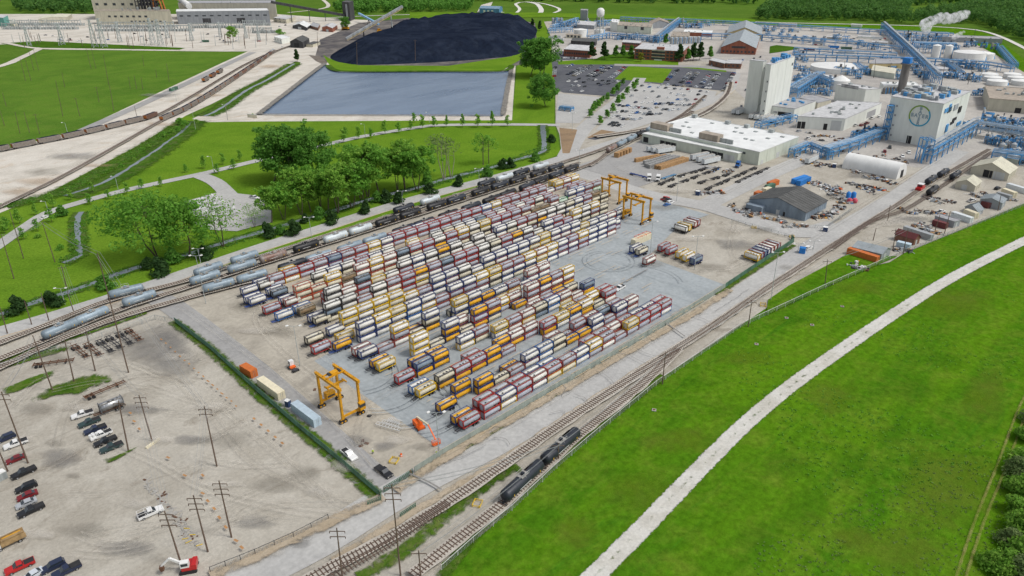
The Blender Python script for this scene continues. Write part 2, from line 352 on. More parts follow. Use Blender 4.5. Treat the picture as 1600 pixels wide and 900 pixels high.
sheet("staff_car_park", "asphalt_light", [(996, 130), (1014, 131), (1120, 143), (1113, 162), (972, 207), (931, 203), (962, 170)], nz())
sheet("gravel_square", "asphalt_light", [(872, 146), (945, 153), (905, 193), (868, 192)], nz())
strip("entry_road", "asphalt_light", [(885, 245), (902, 215), (925, 190), (960, 163), (990, 136), (1000, 122)], 12, nz(), 0, 8)
sheet("bark_bed", "bark", [(874, 200), (902, 203), (890, 240), (879, 240)], nz())
sheet("bark_bed", "bark", [(940, 203), (968, 208), (924, 218), (918, 215)], nz())
sheet("dark_strip", "asphalt_dark", [(968, 206), (980, 208), (930, 219), (918, 217)], nz())
# container yard
sheet("old_yard_surface", "yard_ground", [(262, 474), (330, 448), (890, 266), (985, 300), (1035, 318), (1070, 335), (1055, 356), (1012, 402), (1133, 446), (777, 661), (692, 706), (600, 772), (430, 620)], nz())
sheet("concrete_pad", "pad", [(491, 565), (692, 705), (777, 660), (1133, 446), (1012, 402), (1062, 352), (1108, 336), (1035, 316), (985, 302), (962, 327), (850, 375), (700, 440), (560, 528)], nz())
sheet("east_lot", "dirt", [(1012, 402), (1133, 446), (1238, 379), (1232, 370), (1143, 348), (1108, 338), (1064, 352)], nz())
strip("yard_edge_road", "asphalt_mid", [(236, 462), (268, 478), (330, 525), (400, 582), (470, 645), (540, 710), (610, 772)], 9, nz())
sheet("warehouse_apron", "asphalt_mid", [(905, 258), (960, 240), (1010, 215), (1045, 242), (1120, 262), (1060, 272), (1000, 292), (985, 300), (940, 286), (890, 268)], nz())
strip("yard_road", "asphalt_light", [(878, 262), (930, 278), (985, 297), (1040, 311), (1100, 322), (1150, 337), (1220, 359), (1262, 364), (1310, 352)], 13, nz())
strip("plant_road", "asphalt_light", [(1100, 322), (1130, 307), (1195, 276), (1250, 252), (1290, 235), (1340, 216)], 12, nz())
strip("perimeter_road", "asphalt_light", [(20, 1130), (330, 935), (497, 848), (600, 785), (676, 742), (760, 700), (850, 648), (960, 582), (1060, 523), (1140, 474), (1240, 405), (1310, 362), (1400, 308), (1460, 264), (1500, 236)], 10.5, nz())
strip("upper_road", "asphalt_light", [(-60, 535), (0, 519), (100, 490), (225, 450), (400, 390), (500, 358), (640, 314), (800, 271), (880, 247), (930, 232), (1000, 208), (1060, 180), (1110, 160), (1140, 140), (1150, 115)], 9, nz(), kerb="curb")
strip("park_road", "asphalt_light", [(-30, 403), (37, 357), (75, 333), (125, 317), (187, 300), (250, 286), (325, 270), (400, 252), (460, 239), (520, 224), (575, 212), (650, 200), (690, 196), (800, 195), (875, 196)], 7, nz())
strip("park_drive", "asphalt_light", [(308, 273), (335, 284), (352, 299), (372, 320)], 9, nz())
sheet("park_lot", "asphalt_light", [(280, 318), (345, 300), (398, 306), (424, 318), (424, 348), (370, 362), (330, 360), (290, 345)], nz())
strip("field_road", "gravel_pale", [(-60, 62), (0, 66), (62, 76), (180, 78), (390, 80), (440, 73)], 7, nz(), 0, 20)
strip("field_road", "gravel_pale", [(62, 76), (30, 92), (0, 104), (-60, 118)], 10, nz(), 1, 20)
strip("field_edge_road", "asphalt_mid", [(120, 208), (240, 155), (352, 102), (395, 82)], 9, nz(), 0, 20)
fstrip("levee_path", "path_fade", [(905, 925), (950, 880), (1010, 820), (1090, 737), (1175, 654), (1268, 580), (1402, 488), (1492, 432), (1600, 377), (1680, 338)], 5.4, nz(), 1.5, 2.4)
fstrip("path_tufts", "verge_fade", [(905, 925), (950, 880), (1010, 820), (1090, 737), (1175, 654), (1268, 580), (1402, 488), (1492, 432), (1600, 377), (1680, 338)], 1.1, nz(), 2, .26)
strip("levee_path", "path_white", [(430, 32), (640, 23), (850, 25), (1000, 27), (1200, 35), (1375, 39), (1462, 42), (1525, 47), (1562, 57), (1610, 80)], 6, nz(), 0, 20)
for dx in (-7, 8):
    fstrip("wheel_track", "rut_fade", [(1500+dx, 905), (1528+dx, 820), (1566+dx, 725), (1598+dx, 640), (1620+dx, 600)], .9, nz(), 1.5, 1.0)
strip("far_path", "path_white", [(800, 25), (812, 15), (806, 6), (822, 3), (850, 6), (874, 14), (866, 20), (840, 24)], 6, nz(), 0, 20)
strip("far_path", "path_white", [(840, 24), (846, 16), (838, 6), (822, 3)], 9, nz(), 0, 20)
strip("far_path", "gravel_pale", [(450, 20), (510, 12), (505, 0), (490, -8)], 8, nz(), 0, 20)
sheet("far_lot", "gravel_pale", [(744, 22), (752, 8), (770, 3), (765, 14), (790, 20)], nz())
sheet("far_bank", "grass_park", [(640, 30), (640, 19), (860, 20), (1180, 30), (1180, 35), (860, 27)], nz())
# creek, ditches and their reedy banks
def creek(pts, w, wb):
    fstrip("creek_bank", "bank_fade", pts, wb*1.25, nz(), 4., 1.0)
    strip("creek_water", "creek", pts, w, nz(), .5, 4.)
creek([(-30, 505), (40, 478), (105, 458), (150, 442), (212, 420), (300, 397), (347, 381), (400, 366), (440, 354), (525, 329), (580, 312), (650, 295), (695, 281), (770, 262), (808, 250), (845, 239), (850, 225), (848, 196)], 3.4, 9)
creek([(100, 412), (125, 400), (122, 385), (122, 365), (122, 340), (128, 332)], 2.2, 9)
creek([(100, 307), (170, 282), (240, 238), (262, 222), (282, 208), (300, 190)], 2.2, 26)
creek([(320, 182), (345, 170), (385, 142), (420, 124), (460, 100)], 3, 20)
fstrip("reed_bank", "bank_fade", [(10, 322), (90, 303), (170, 262), (240, 222), (290, 190)], 22, nz(), 6)
sheet("snow_patch", "path_white", [(563, 97), (570, 94), (578, 93.5), (588, 97), (580, 99), (570, 98.5)], nz(.02)) if False else None
# verges in and around the lots
for P in ([(-30, 460), (60, 428), (105, 420), (118, 434), (60, 448), (-30, 480)],):
    pass
def verge(pts): patch("grass_verge", "verge_fade", pts, nz())
fstrip("grass_verge", "verge_fade", [(270, 503), (330, 548), (400, 612), (470, 672), (530, 722), (588, 776)], 6.075, nz(), 3)
verge([(0, 570), (60, 550), (115, 540), (112, 548), (60, 562), (0, 580)])
verge([(0, 610), (50, 590), (90, 577), (85, 588), (40, 610), (0, 622)])
verge([(45, 625), (75, 605), (120, 590), (165, 583), (185, 595), (150, 606), (130, 618), (80, 622), (55, 632)])
verge([(160, 720), (170, 718), (195, 708), (222, 697), (205, 708), (178, 723), (165, 727)])
verge([(-30, 578), (30, 560), (110, 538), (60, 545), (-30, 566)])
fstrip("grass_verge", "verge_fade", [(300, 446), (345, 434), (480, 392), (600, 355)], 3.24, nz(), 4)
fstrip("grass_verge", "verge_fade", [(0, 562), (120, 528), (230, 490)], 2.7, nz(), 4)
fstrip("grass_verge", "verge_fade", [(690, 905), (740, 840), (780, 800), (870, 718), (940, 662), (1035, 588)], 4.59, nz(), 4)
fstrip("grass_verge", "verge_fade", [(560, 905), (620, 870), (690, 815), (760, 758), (810, 730)], 5.4, nz(), 4)
fstrip("fence_weeds", "verge_fade", [(640, 750), (700, 718), (780, 672), (900, 600), (1000, 540), (1080, 494)], 1.4850000000000003, nz(), 3)
fstrip("fence_weeds", "verge_fade", [(1120, 462), (1180, 422), (1240, 384)], 4.050000000000001, nz(), 3)
sheet("rail_wedge_grass", "grass_field", [(1200, 470), (1232, 448), (1326, 398), (1402, 402), (1290, 450), (1197, 494)], nz())
sheet("plant_lawn", "grass_dark", [(1202, 84), (1203, 73), (1213, 71), (1255, 75), (1230, 80)], nz())
# stains, bare gravel and worn patches
for pts in ([(150, 555), (190, 515), (250, 502), (300, 530), (330, 580), (290, 610), (230, 585), (185, 570)], [(225, 505), (262, 500), (305, 535), (290, 560), (250, 540)]): patch("gravel_patch", "gravel_fade", pts, nz())
random.seed(19)
for (x, y, w, h) in ((100, 720, 60, 22), (85, 695, 26, 10), (115, 745, 18, 8), (300, 690, 50, 14), (430, 760, 60, 20), (210, 640, 70, 14), (360, 690, 70, 18), (130, 830, 60, 20), (200, 860, 70, 22), (400, 820, 50, 18), (60, 640, 50, 16), (480, 740, 40, 20), (90, 560, 40, 10), (440, 520, 40, 14), (380, 480, 50, 14), (560, 690, 30, 16), (600, 700, 30, 12), (520, 600, 26, 12), (1150, 385, 50, 12), (1110, 420, 40, 12), (1190, 360, 40, 8), (1060, 400, 40, 8), (1040, 325, 40, 8), (120, 245, 60, 8), (70, 270, 50, 9), (255, 150, 50, 5), (1300, 310, 40, 8), (1420, 345, 50, 9), (1350, 275, 50, 7), (470, 850, 40, 14), (1230, 420, 20, 8), (660, 700, 30, 8)):
    patch("ground_stain", random.choice(("stain_fade", "stain_fade", "gravel_fade")), [(x+w*cos(t*.785)*random.uniform(.6, 1.1), y+h*sin(t*.785)*random.uniform(.6, 1.1)) for t in range(8)], nz())
for (x, y, w, h) in ((330, 420 if False else 640, 46, 10), (210, 790, 40, 12), (60, 840, 44, 12), (355, 760, 50, 10), (500, 770, 40, 16), (130, 640, 50, 12), (280, 560, 50, 10), (540, 730, 40, 14), (620, 690, 36, 10), (1180, 330 if False else 400, 40, 8), (1150, 360, 30, 12), (1400, 350, 60, 10), (1450, 340, 50, 6), (40, 690, 30, 9), (470, 500, 40, 10), (400, 450 if False else 520, 40, 8), (250, 690, 40, 8), (420, 870, 40, 10), (1060, 300, 50, 6), (1080, 375, 40, 8), (1280, 330, 40, 6)):
    patch("pale_patch", "pale_fade", [(x+w*cos(t*.785)*random.uniform(.6, 1.1), y+h*sin(t*.785)*random.uniform(.5, 1.1)) for t in range(8)], nz())
for (x, y, w, h) in ((60, 285, 70, 8), (30, 300, 40, 9), (250, 195, 40, 5), (320, 150, 50, 4), (150, 260, 50, 5), (420, 105, 30, 4)):
    patch("ochre_patch", "rust_fade", [(x+w*cos(t*.785)*random.uniform(.6, 1.1), y+h*sin(t*.785)*random.uniform(.5, 1.1)) for t in range(8)], nz())
patch("wet_patch", "stain_fade", [(1005, 402), (1022, 406), (1046, 412), (1044, 420), (1022, 424), (1004, 416)], nz())
for pts, w in (([(618, 770), (700, 716), (780, 670), (900, 600), (1000, 541), (1090, 489), (1140, 455)], 4.5), ([(520, 880), (600, 832), (690, 778), (800, 712), (900, 645), (1000, 580), (1090, 524), (1160, 478)], 3.2), ([(330, 905), (450, 850), (540, 808), (600, 780)], 5), ([(300, 452), (380, 424), (500, 384), (640, 336), (800, 285)], 2.2)):
    fstrip("shoulder", "tan_fade", pts, w, nz(), 4, .9)
random.seed(29)
def tracks(pts, w=.55, m="track_fade", sep=1.8):
    P = smooth_line([G(*p) for p in pts], 3.)
    for k in (-sep/2, sep/2): A, _ = offs(P, k); fstrip("tyre_track", m, A, w, nz(.002), 3., 1.0)
for k in range(26):
    x, y = random.uniform(20, 560), random.uniform(600, 880); a = random.uniform(-.5, .9); L = random.uniform(60, 170); c = random.uniform(-40, 40)
    if y < 520+.9*(x-250) - 10 or y > 905-.15*x or (x > 330 and y > 950-.3*x): continue
    q = [(x, y), (x+L*.5*cos(a)-c*sin(a)*.5, y-L*.5*sin(a)*.6+c*.3), (x+L*cos(a), y-L*sin(a)*.6)]
    if max(p[0]-1.22*(p[1]-505)-262 for p in q) > -12: continue
    tracks(q, .6, random.choice(("track_fade", "track_pale")))
tracks([(560, 800), (470, 760), (390, 720), (320, 640), (260, 590), (170, 600), (110, 640), (90, 700)], .8); tracks([(548, 812), (450, 800), (330, 770), (230, 720), (150, 690)], .8, "track_pale"); tracks([(520, 790), (420, 700), (350, 640)], .7); tracks([(575, 792), (480, 790), (400, 800), (280, 850)], .7)
tracks([(20, 640), (60, 600), (110, 585), (190, 570), (250, 590)], .8, "track_pale"); tracks([(600, 745), (520, 660), (440, 590), (350, 530), (280, 480)], .6); tracks([(585, 730), (560, 690), (575, 640), (640, 600)], .6); tracks([(500, 600), (430, 540), (400, 500), (420, 470)], .6, "track_pale"); tracks([(640, 690), (590, 660), (540, 590), (480, 540), (400, 490)], .6)
tracks([(1130, 350), (1165, 375), (1190, 390), (1150, 420), (1090, 425)], .8, "track_pale"); tracks([(1150, 345), (1140, 385), (1160, 415), (1195, 395)], .8); tracks([(1300, 350), (1400, 292), (1470, 250)], .8); tracks([(1240, 395), (1330, 340), (1420, 280)], .8); tracks([(960, 262), (1030, 295), (1110, 315)], .9); tracks([(1120, 312), (1190, 276), (1270, 240)], .9); tracks([(700, 722), (820, 655), (960, 570), (1100, 488)], .7, "track_fade", 2.4); tracks([(20, 300), (120, 260), (220, 205), (330, 150)], 1.2); tracks([(60, 250), (180, 212), (280, 170)], 1.2, "track_fade", 3)
tracks([(1360, 360), (1440, 330), (1540, 300)], 1.2, "track_pale", 2.6)
fstrip("pond_riprap", "rock_fade", [(404, 180), (430, 160), (452, 143), (480, 121), (508, 100)], 7, nz(.02), 4, 1.1); fstrip("pond_riprap", "rock_fade", [(800, 103), (797, 120), (793, 140), (786, 181)], 6, nz(), 4, 1.1); fstrip("pond_riprap", "rock_fade", [(404, 180), (520, 181), (660, 181.5), (786, 182)], 3, nz(), 4, 1.); fstrip("pond_riprap", "bank_fade", [(512, 103), (524, 111), (560, 113), (680, 112.5), (783, 112), (800, 103)], 9, nz(), 4, 1.1)
# lines on the concrete pad, kerb and markings
mk = MB(); zz = nz()
for i in range(13):
    y = 127.6+10.35*i-2.6
    x1 = [216, 216, 216, 216, 226, 236, 275, 282, 290, 296, 302, 306, 312][i]
    for k, yy in enumerate((y, y-2.2)):
        x = 108
        while x < x1:
            L = random.uniform(2, 9)
            mk.add([(x, yy-.1, zz), (x+L, yy-.1, zz), (x+L, yy+.1, zz), (x, yy+.1, zz)], [(0, 1, 2, 3)]); x += L+random.uniform(.5, 7)
o = ob("lane_marking", mk.mesh("lane_marking", ["paint_orange"])); o["kind"] = "structure"
mk = MB(); zz = nz(); random.seed(5)
def arc(c, r, a0, a1, w):
    n = max(8, int(abs(a1-a0)*r/1.2))
    p = [(c[0]+cos(a0+(a1-a0)*i/n)*r, c[1]+sin(a0+(a1-a0)*i/n)*r) for i in range(n+1)]
    q = [(c[0]+cos(a0+(a1-a0)*i/n)*(r+w), c[1]+sin(a0+(a1-a0)*i/n)*(r+w)) for i in range(n+1)]
    mk.add([(a, b, zz+.0002*len(mk.f)**.5) for a, b in p+q], [(i, i+1, n+2+i, n+1+i) for i in range(n)])
for c, r, a0, a1 in [((104, 142), 9, -2.4, .6), ((104, 150), 11, -2.5, .4), ((103, 160), 10, -2.6, .3), ((104, 172), 9, -2.2, .3), ((228, 172), 9, 0, 6.1), ((220, 150), 15, -.9, 1.2)]:
    arc(c, r, a0, a1, .28); arc(c, r+1.9, a0+.1, a1-.15, .28)
o = ob("tyre_mark", mk.mesh("tyre_mark", ["rubber_mark"])); o["kind"] = "structure"
# joints and cracks
mk = MB(); zz = nz()
def crack(pts, w=.16, jag=.35):
    P = smooth_line([G(*p) for p in pts], 2.)
    for i in range(1, len(P)-1): P[i] = P[i]+Vector((random.uniform(-jag, jag), random.uniform(-jag, jag), 0))
    A, B = offs(P, w/2); n = len(P)
    mk.add([(p.x, p.y, zz) for p in B]+[(p.x, p.y, zz) for p in A], [(i, i+1, n+i+1, n+i) for i in range(n-1)])
crack([(960, 452), (1012, 424)], .45, 0); crack([(1038, 507), (1070, 530)], .5, 0)
crack([(876, 600), (884, 612), (880, 622)]); crack([(932, 584), (950, 592), (960, 606)]); crack([(965, 556), (985, 560), (1000, 568), (1015, 573)])
crack([(897, 620), (912, 626), (923, 636)]); crack([(860, 650), (880, 645), (885, 655), (900, 660)]); crack([(995, 548), (1010, 556), (1022, 560)])
crack([(770, 690), (790, 690), (797, 700)]); crack([(1085, 497), (1100, 503), (1120, 512)]); crack([(640, 745), (668, 757), (690, 770)], .5, 0)
crack([(760, 700), (735, 712), (700, 728)]); crack([(1115, 490), (1140, 476), (1170, 455)]); crack([(1340, 325), (1310, 345), (1280, 362)])
for k in range(6): crack([(300+60*k, 425-19*k), (330+60*k, 418-19*k)], .15)
o = ob("road_crack", mk.mesh("road_crack", ["crack"])); o["kind"] = "structure"
mk = MB(); zz = nz()
def plate(px, py, l, w, a):
    p = G(px, py); c, s_ = cos(a), sin(a)
    mk.add([(p.x+c*x-s_*y, p.y+s_*x+c*y, zz) for x, y in ((-l/2, -w/2), (l/2, -w/2), (l/2, w/2), (-l/2, w/2))], [(0, 1, 2, 3)])
pa = G(253, 535); pb = G(372, 640); pc_ = G(455, 710)
for i in range(17):
    p = G(253+i*7.3, 535+i*6.5+random.uniform(-1, 1)); q = PX(p); plate(q[0], q[1], random.uniform(.8, 1.6), .45, -1.6+random.uniform(-.15, .15))
for i in range(5): plate(398+i*11, 659+i*9.6, 1.2, .6, -1.6)
for p in [(318, 776), (326, 788), (336, 800), (344, 814), (354, 829), (290, 748), (318, 748), (264, 720), (211, 663), (205, 650), (219, 675), (370, 850), (379, 861)]: plate(*p, 1.3, .55, -1.5+random.uniform(-.2, .2))
o = ob("rust_plate_row", mk.mesh("rust_plate_row", ["rust_ground"])); o["kind"] = "structure"
# ---------------------------------------------------------------- materials for things
for n, c in dict(red=(.44, .035, .03), brown=(.33, .075, .06), navy=(.035, .06, .20), yellow=(.80, .50, .012), black=(.05, .045, .045),
                 blue=(.04, .15, .42), orange=(.52, .10, .05), green=(.12, .40, .18), tanf=(.28, .24, .16), grey=(.16, .17, .18)).items():
    mat("frame_"+n, c, .55, rnd=.1, var=.25)
for n, c in dict(white=(.80, .785, .72), cream=(.68, .63, .48), grey=(.43, .455, .51), yellow=(.78, .40, .012), bluegrey=(.21, .27, .33), rust=(.26, .18, .10), pale=(.60, .72, .60), steel=(.45, .46, .47)).items():
    mat("tank_"+n, c, .42, .75 if n == "steel" else .0, rnd=.14, c2=_scale(c, .78), sc=1.4, s3=(1.6, .5, .35), lo=.48, hi=.72, spec=.45)
mat("walkway", (.36, .345, .32), .7, rnd=.2, var=.35, sc=2.5); mat("hatch", (.66, .65, .61), .6); mat("hatch_dark", (.07, .07, .07), .8)
mat("mark_red", (.30, .008, .012)); mat("mark_pink", (.50, .25, .30)); mat("mark_white", (.78, .78, .76)); mat("mark_orange", (.75, .30, .03))
mat("mark_blue", (.06, .32, .65)); mat("mark_purple", (.10, .08, .38)); mat("mark_dark", (.06, .05, .05)); mat("disc_red", (.62, .03, .03)); mat("mark_dot", (.09, .10, .11))
mat("rubber", (.03, .03, .032), .85, var=.3); mat("steel_dark", (.06, .06, .065), .6); mat("steel", (.42, .43, .44), .45, .4); mat("rusty", (.17, .09, .055), .8, var=.4)
mat("crane_yellow", (.68, .33, .015), .5, var=.3, rnd=.05); mat("glass_dark", (.03, .04, .05), .12, spec=.6); mat("lift_orange", (.80, .14, .02), .5)
mat("chassis_blue", (.03, .08, .30), .5); mat("hose", (.10, .09, .08)); mat("skin", (.45, .28, .20)); mat("hi_vis", (.55, .75, .05)); mat("cloth_dark", (.03, .035, .05))
CL, CW, CH = 6.38, 2.44, 2.6
def frame_mesh(fm, heavy=False, ends=False):
    b = MB(); w = .19
    for x in (0, CL-w):
        for y in (0, CW-w): b.box(x, x+w, y, y+w, 0, CH)
        b.box(x+.01, x+w-.01, w, CW-w, 0, .28); b.box(x+.01, x+w-.01, w, CW-w, CH-.17, CH-.005)
        for y0, y1 in ((w, .75), (CW-w, CW-.75)): b.bar((x+w/2, y0, .3), (x+w/2, y1, CH-.2), .09)
    for y in () if ends else (.01, CW-.15):
        b.box(w, CL-w, y, y+.14, .02, .25)
        b.box(w, CL-w, y, y+.13, CH-.16, CH-.01)
    if heavy:
        for y in (.06, CW-.06):
            for x0 in (w, CL/2): b.bar((x0, y, .2), (x0+CL/2-w, y, CH-.15), .12); b.bar((x0, y, CH-.15), (x0+CL/2-w, y, .2), .12)
    return b.mesh("frame", [fm])
TYP = {}   # code: frame, tank, look, mark
def deftype(c, fr, tk, look, mark=None, heavy=False): TYP[c] = (fr, tk, look, mark, heavy)
deftype('H', 'red', 'grey', "red framed grey lettered tank", 'hoyer')
deftype('h', 'brown', 'grey', "brown framed faded grey tank", 'faint')
deftype('L', 'red', 'grey', "red framed white lettered tank", 'whitehoyer')
deftype('N', 'navy', 'white', "navy framed white tank", 'dots')
deftype('P', 'navy', 'white', "navy framed purple banded tank", 'band')
deftype('I', 'navy', 'white', "navy framed blue lettered tank", 'itm')
deftype('B', 'blue', 'white', "blue framed white tank", 'band')
deftype('D', 'blue', 'white', "blue framed red dotted tank", 'disc')
deftype('Y', 'navy', 'yellow', "navy framed orange yellow tank", 'panel')
deftype('C', 'yellow', 'white', "yellow framed red dotted tank", 'disc')
deftype('c', 'yellow', 'cream', "yellow framed plain cream tank", 'dots')
deftype('W', 'black', 'white', "black framed white lettered tank", 'bulk')
deftype('w', 'black', 'cream', "black framed plain cream tank", 'dots')
deftype('R', 'brown', 'white', "brown framed plain white tank", 'dots')
deftype('G', 'black', 'bluegrey', "black framed blue grey tank", 'orange')
deftype('Q', 'navy', 'bluegrey', "navy framed blue grey tank", 'darkline')
deftype('O', 'orange', 'cream', "orange framed cream tank", 'dots')
deftype('g', 'green', 'pale', "green framed pale tank", 'dots')
deftype('X', 'tanf', 'rust', "rusty brown weathered tank", None, True)
deftype('S', 'grey', 'steel', "shiny bare steel tank", None)
TR = 1.195; TZ = 1.33; TY = CW/2
def side(s):  # matrix for decals on the near (-y) or far (+y) flank
    if s < 0: return Matrix(((1,0,0,CL/2),(0,0,1,TY-TR-.02),(0,1,0,TZ),(0,0,0,1))) @ Matrix.Diagonal((1,1,-1,1))
    return Matrix(((-1,0,0,CL/2),(0,0,1,TY+TR+.02),(0,1,0,TZ),(0,0,0,1)))
def decal(b, s, x0, x1, z0, z1, m):
    M = side(s); vs = [M @ Vector(p) for p in ((x0, z0, 0), (x1, z0, 0), (x1, z1, 0), (x0, z1, 0))]
    b.add(vs, [(0, 1, 2, 3)], m)
def tank_mesh(tk, mark):
    b = MB(); mats = ["tank_"+tk, "mark_red", "mark_pink", "mark_white", "mark_orange", "mark_blue", "mark_purple", "mark_dark", "disc_red", "mark_dot"]
    prof = [(.10, .3), (.12, .7), (.18, 1.0), (.28, TR), (CL-.28, TR), (CL-.18, 1.0), (CL-.12, .7), (CL-.10, .3)]
    b.lathe(prof, (0, TY, TZ), (1, 0, 0), 0, 24, True, 2.7)
    for x in (1.2, 2.4, 3.7, 4.9): b.lathe([(x-.03, TR+.012), (x+.03, TR+.012)], (0, TY, TZ), (1, 0, 0), 0, 24, True, 2.7)
    for s in (-1, 1):
        M = side(s)
        if mark in ('hoyer', 'faint', 'whitehoyer'):
            textmesh(b, "HOYER", 1.12, M @ Matrix.Translation((.1, -.12, 0)), {'hoyer': 1, 'faint': 2, 'whitehoyer': 3}[mark], 1.42)
            decal(b, s, 1.9, 2.5, .3, .55, 3)
        elif mark == 'disc':
            n = 16; b.add([M @ Vector((-1.2+.46*cos(2*pi*i/n), .02+.46*sin(2*pi*i/n), 0)) for i in range(n)], [tuple(range(n))], 8)
            textmesh(b, "a", .7, M @ Matrix.Translation((-1.2, .06, .012)), 3)
        elif mark == 'bulk':
            decal(b, s, .0, 1.25, -.28, .22, 4); textmesh(b, "BULK", .3, M @ Matrix.Translation((.62, -.02, .012)), 7)
            decal(b, s, -.75, -.5, -.3, .25, 1); decal(b, s, -.45, -.1, -.15, .1, 1)
        elif mark == 'orange':
            decal(b, s, -2.1, -.8, -.25, .25, 4); textmesh(b, "TANK", .26, M @ Matrix.Translation((-1.45, 0, .012)), 7)
        elif mark == 'panel':
            decal(b, s, -.3, 1.3, -.02, .4, 3); decal(b, s, -.9, 1.1, -.5, -.28, 7); decal(b, s, 1.5, 2., .1, .35, 1)
            decal(b, s, -1.9, -1.5, -.5, -.2, 1)
        elif mark == 'band':
            decal(b, s, -2.2, -1.85, -.55, .45, 6); decal(b, s, -1.6, -1.2, -.1, .12, 9)
        elif mark == 'itm':
            textmesh(b, "ITM", .8, M @ Matrix.Translation((.2, 0, 0)), 5, 1.2); decal(b, s, -1.7, -1.2, -.25, .15, 5)
        elif mark == 'darkline': decal(b, s, -1.2, 1.4, -.2, .02, 7)
        elif mark == 'dots':
            decal(b, s, -1.75, -1.45, -.15, .12, 9); decal(b, s, .9, 1.15, -.02, .14, 9)
    if mark == 'panel':
        b.box(.11, .125, .75, 1.2, .9, 1.2, 7); b.box(.11, .125, 1.4, 1.7, 1.3, 1.6, 1)
    return b.mesh("tank", mats)
def walk_mesh(v):
    b = MB(); z = CH-.13; rr = random.Random(v)
    b.box(.3, CL-.3, .38, CW-.38, z-.05, z+.03, 0)
    for x in (1.0, 2.5, 3.6, 4.8):
        k = rr.random(); x += rr.uniform(-.2, .2); y = rr.uniform(.75, 1.25)
        if k < .55: b.box(x, x+rr.uniform(.5, 1.1), y-.3, y+.35, z+.03, z+.09, 1)
        else: b.cyl((x+.3, y, z+.03), (x+.3, y, z+.14), .36, 2, 10)
    if v == 1: b.box(2.2, 4.2, .7, 1.75, z+.031, z+.1, 1)
    b.bar((.3, .42, z+.08), (CL-.3, .42, z+.08), .06, 0)
    return b.mesh("walkway", ["walkway", "hatch", "hatch_dark"])
FRM = {}; TNK = {}; WLK = [walk_mesh(i) for i in range(4)]
def cparts(c, v=0):
    fr, tk, look, mark, hv = TYP[c]
    if (fr, hv) not in FRM: FRM[(fr, hv)] = frame_mesh("frame_"+fr, hv, fr == "grey")
    if (tk, mark) not in TNK: TNK[(tk, mark)] = tank_mesh(tk, mark)
    return [("frame", FRM[(fr, hv)]), ("tank", TNK[(tk, mark)]), ("walkway", WLK[v % 4])]
ROWS = {
 1: ("HH CN HH PR cH ch DN hC Rh h hc hH HH BH", "HH hh HH NN BB . . HH hh RR HH NN NN HH"),
 2: (". YY w h RN PB ww Y Y NP h hN RR", "YY . . Y . . hR h hh RR GG hh ."),
 3: ("Yw YH YH YY h . . YH Pc BY YC w RH", ". . Hh . YY YR HR . . cc hh YC HH"),
 4: ("YQ YY . . . Pc Rh cR Gw BB cR R YQ", "YY YY . CN wh . . . RR hh YY ww ."),
 5: (". CCC w YYI w YHY wYh . Y RhR hRY YRh YRC", ". . . . YR . . hC wR . . . ."),
 6: ("h RhC w YwN . wNc NYN YY cN ch N . .", ". . Y R . w . . . . . NR NR"),
 7: ("NNN NNC NPc BBN NCN hh whN whN NhC wwc NNh wNh wNC NcR NNC NhN hNh hhC NNN NNN RhN", ". . . . . . . . . . . . . . . . . . . . . hN"),
 8: ("NcC NNC NcC NcC NC Nh NNN NRP NwW NN NwP NRN NNN NNN NcN Ncc NRN NRN NNN wc NN NN RR NN", "N"),
 9: ("wGW wWW hh wWW hRh HHH wCY NNh whG HHH HHH wWW wWw HHH wWY hhW hW wWN HHH cH wWC wWW whC ww", "N"),
 10: (". hWW RR hHG Yc wW hHW wWP wWW wwY wWW wW wWW wW wWP wwW wWH hwh wYW wNW wWW wNw wwN hhh wwX ww", ". HH"),
 11: ("OOO OO OOC RX ORR ORC ORR hWG hwH HHH wYW hhH whC wwW wwc hNH hhH hhh hwh wX wX hRh wg wwN hhB whh wgh", "."),
 12: (". w wW wP wW hH wP hW h wC h wW hw wW hP wG hH YW hH wW RH wW hH . . hH hh", "."),
 13: ("hh CH HH Ph hQ hh hH cC RP hH hH hH hH HH hh hH hH hB hC hh hh hh hh hh N hc hR hC", "N Nc . hh RR hh . N . hh hh hP hh hh hh hh . B C hh hh . hh hh . cc hh CC"),
}
X0, PITCH, Y0, PY_ = 114.8, 6.705, 127.6, 10.35
CONT = []
def tierword(t, n): return "lone" if n == 1 else "top" if t == n-1 else "bottom" if t == 0 else "middle"
for r, (fr_, bk) in ROWS.items():
    y0 = Y0+PY_*(r-1)
    for lane, line in enumerate((fr_, bk)):
        for k, st in enumerate(line.split()):
            if st == '.': continue
            x = X0+PITCH*k-(.5 if r == 1 else 0)
            dx = random.uniform(-.12, .12)
            for t, c in enumerate(st):
                lab = "%s, %s of %s stack in %s row from fence%s" % (TYP[c][2], tierword(t, len(st)), ORD[k+1], ORD[r], ", rear lane" if lane else "")
                hid = 0
                if t == 0 and r > 1:
                    f1 = ROWS[r-1][0].split()
                    hh_ = [len(f1[j]) for j in (k, k+1) if j < len(f1) and f1[j] != '.']
                    if len(hh_) == 2 and min(hh_) >= 3: hid = 1
                if lane and t < len(st)-1: hid = 1
                CONT.append((hid, (x-0)**2+y0**2, x+dx, y0+lane*2.72+random.uniform(-.05, .05), t*CH, c, lab))
